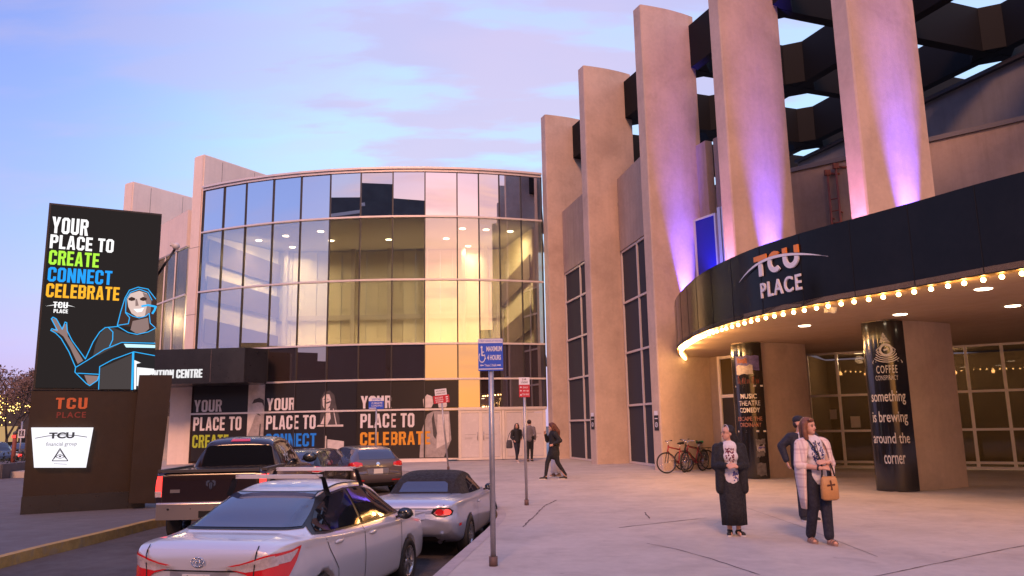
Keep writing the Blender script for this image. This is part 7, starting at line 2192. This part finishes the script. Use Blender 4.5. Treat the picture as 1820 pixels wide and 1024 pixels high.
mb = MB(); mb.prism([(q.x - 40.5, 75.5), (q.x + 13.5, 79.5), (q.x + 16.5, 95.5), (q.x - 40.5, 95.5)], 5.2, 5.6); mb.build('roof', darkm, fb)
mb = MB()
for k in range(8): mb.box((q.x - 20 + 4 * k, 76.0 + .3 * k, 1.6), (1.8, 1.2, 1.5))
mb.build('window', emat('far_window', (.9, .55, .25), .5), fb)
# concrete planter, crossing sign, posts, far cars
q = atz(2, 850, zs(0, 25)); 
pl_ = thing('planter', 'low concrete planter wall at the left edge of the sidewalk', 'planter', (q.x - .9, q.y + .6, zs(0, q.y)), .12)
mb = MB(); mb.prism([(-1.6, -1.4), (1.15, -1.4), (1.3, 3.2), (-1.6, 3.2)], -.1, .62); bmesh.ops.bevel(mb.bm, geom=mb.bm.edges[:], offset=.04, segments=2, affect='EDGES'); mb.build('planter_wall', walkm, pl_, world=False)
mb = MB()
for _ in range(260):
    c = V3(random.uniform(-1.3, 1.1), random.uniform(-1.1, 2.9), .62 + abs(random.gauss(0, .12))); d = V3(random.gauss(0, 1), random.gauss(0, 1), random.uniform(.4, 1.4)).normalized() * random.uniform(.08, .2); e = d.orthogonal().normalized() * .04
    mb.face([c, c + d * .5 + e, c + d, c + d * .5 - e])
mb.build('shrubs', pm('dark_shrub', (.03, .035, .025), .9, var=.4), pl_, world=False)
q = atY(37, 780, 42)
cs = thing('crossing_sign', 'small white pedestrian crossing sign left of the LED sign base', 'sign', (q.x, 42, zs(0, 42)))
mb = MB(); mb.tube((0, 0, 0), (0, 0, 2.55), .04, seg=8); mb.build('post', steel, cs, world=False)
zc_ = atY(38, 771, 42).z - zs(0, 42)
mb = MB(); mb.box((.05, -.05, zc_), (.34, .02, .44)); o = mb.build('sign_plate', swhite, cs, world=False)
mb = MB(); mb.box((.05, -.064, zc_ + .02), (.26, .006, .30)); mb.build('symbol_ground', sink, o, world=False)
mb = MB(); mb.ball((.06, -.07, zc_ + .11), .035, 8, 6); mb.bar((.055, -.07, zc_ + .08), (.04, -.07, zc_ - .02), .02, .05, up=(1, 0, 0)); mb.bar((.04, -.07, zc_), (.10, -.07, zc_ - .10), .02, .03, up=(1, 0, 0)); mb.bar((.04, -.07, zc_), (-.01, -.07, zc_ - .10), .02, .03, up=(1, 0, 0)); mb.build('walking_figure', swhite, o, world=False)
for i, (px, lab) in enumerate(((26, 'rust red street post left of the crossing sign'), (40, 'low dark post with a red lamp below the crossing sign'))):
    q = atY(px, 785, 36 + 2 * i); b_ = thing('street_post', lab, 'post', (q.x, 36 + 2 * i, zs(0, 36)))
    hh = 1.9 if i == 0 else 1.0
    mb = MB(); mb.tube((0, 0, 0), (0, 0, hh), .09, seg=12); mb.lathe([(.11, 0), (.11, .05), (.09, .06)], 12); mb.build('shaft', pm('post_rust', (.20, .05, .03), .6) if i == 0 else darkm, b_, world=False)
    mb = MB(); mb.lathe([(.10, hh), (.10, hh + .06), (.03, hh + .12), (0, hh + .12)], 12); mb.build('post_cap', darkm, b_, world=False)
    mb = MB(); mb.box((0, -.1, hh - .12), (.16, .03, .12)); mb.build('red_lamp', rlit, b_, world=False)  # reflector given a glow of its own
q = atY(28, 790, 52); hatch((q.x, 54, zr(54)), R_(4), 'dark car with lit red tail lights, far down the street at the left', paint('far_black', (.02, .02, .025), .2, .3), lit=True)
q = atY(-14, 806, 42); hatch((q.x - .6, 43, zs(0, 43)), R_(-140), 'small dark car parked behind the planter at the left edge', MATS['far_black'])
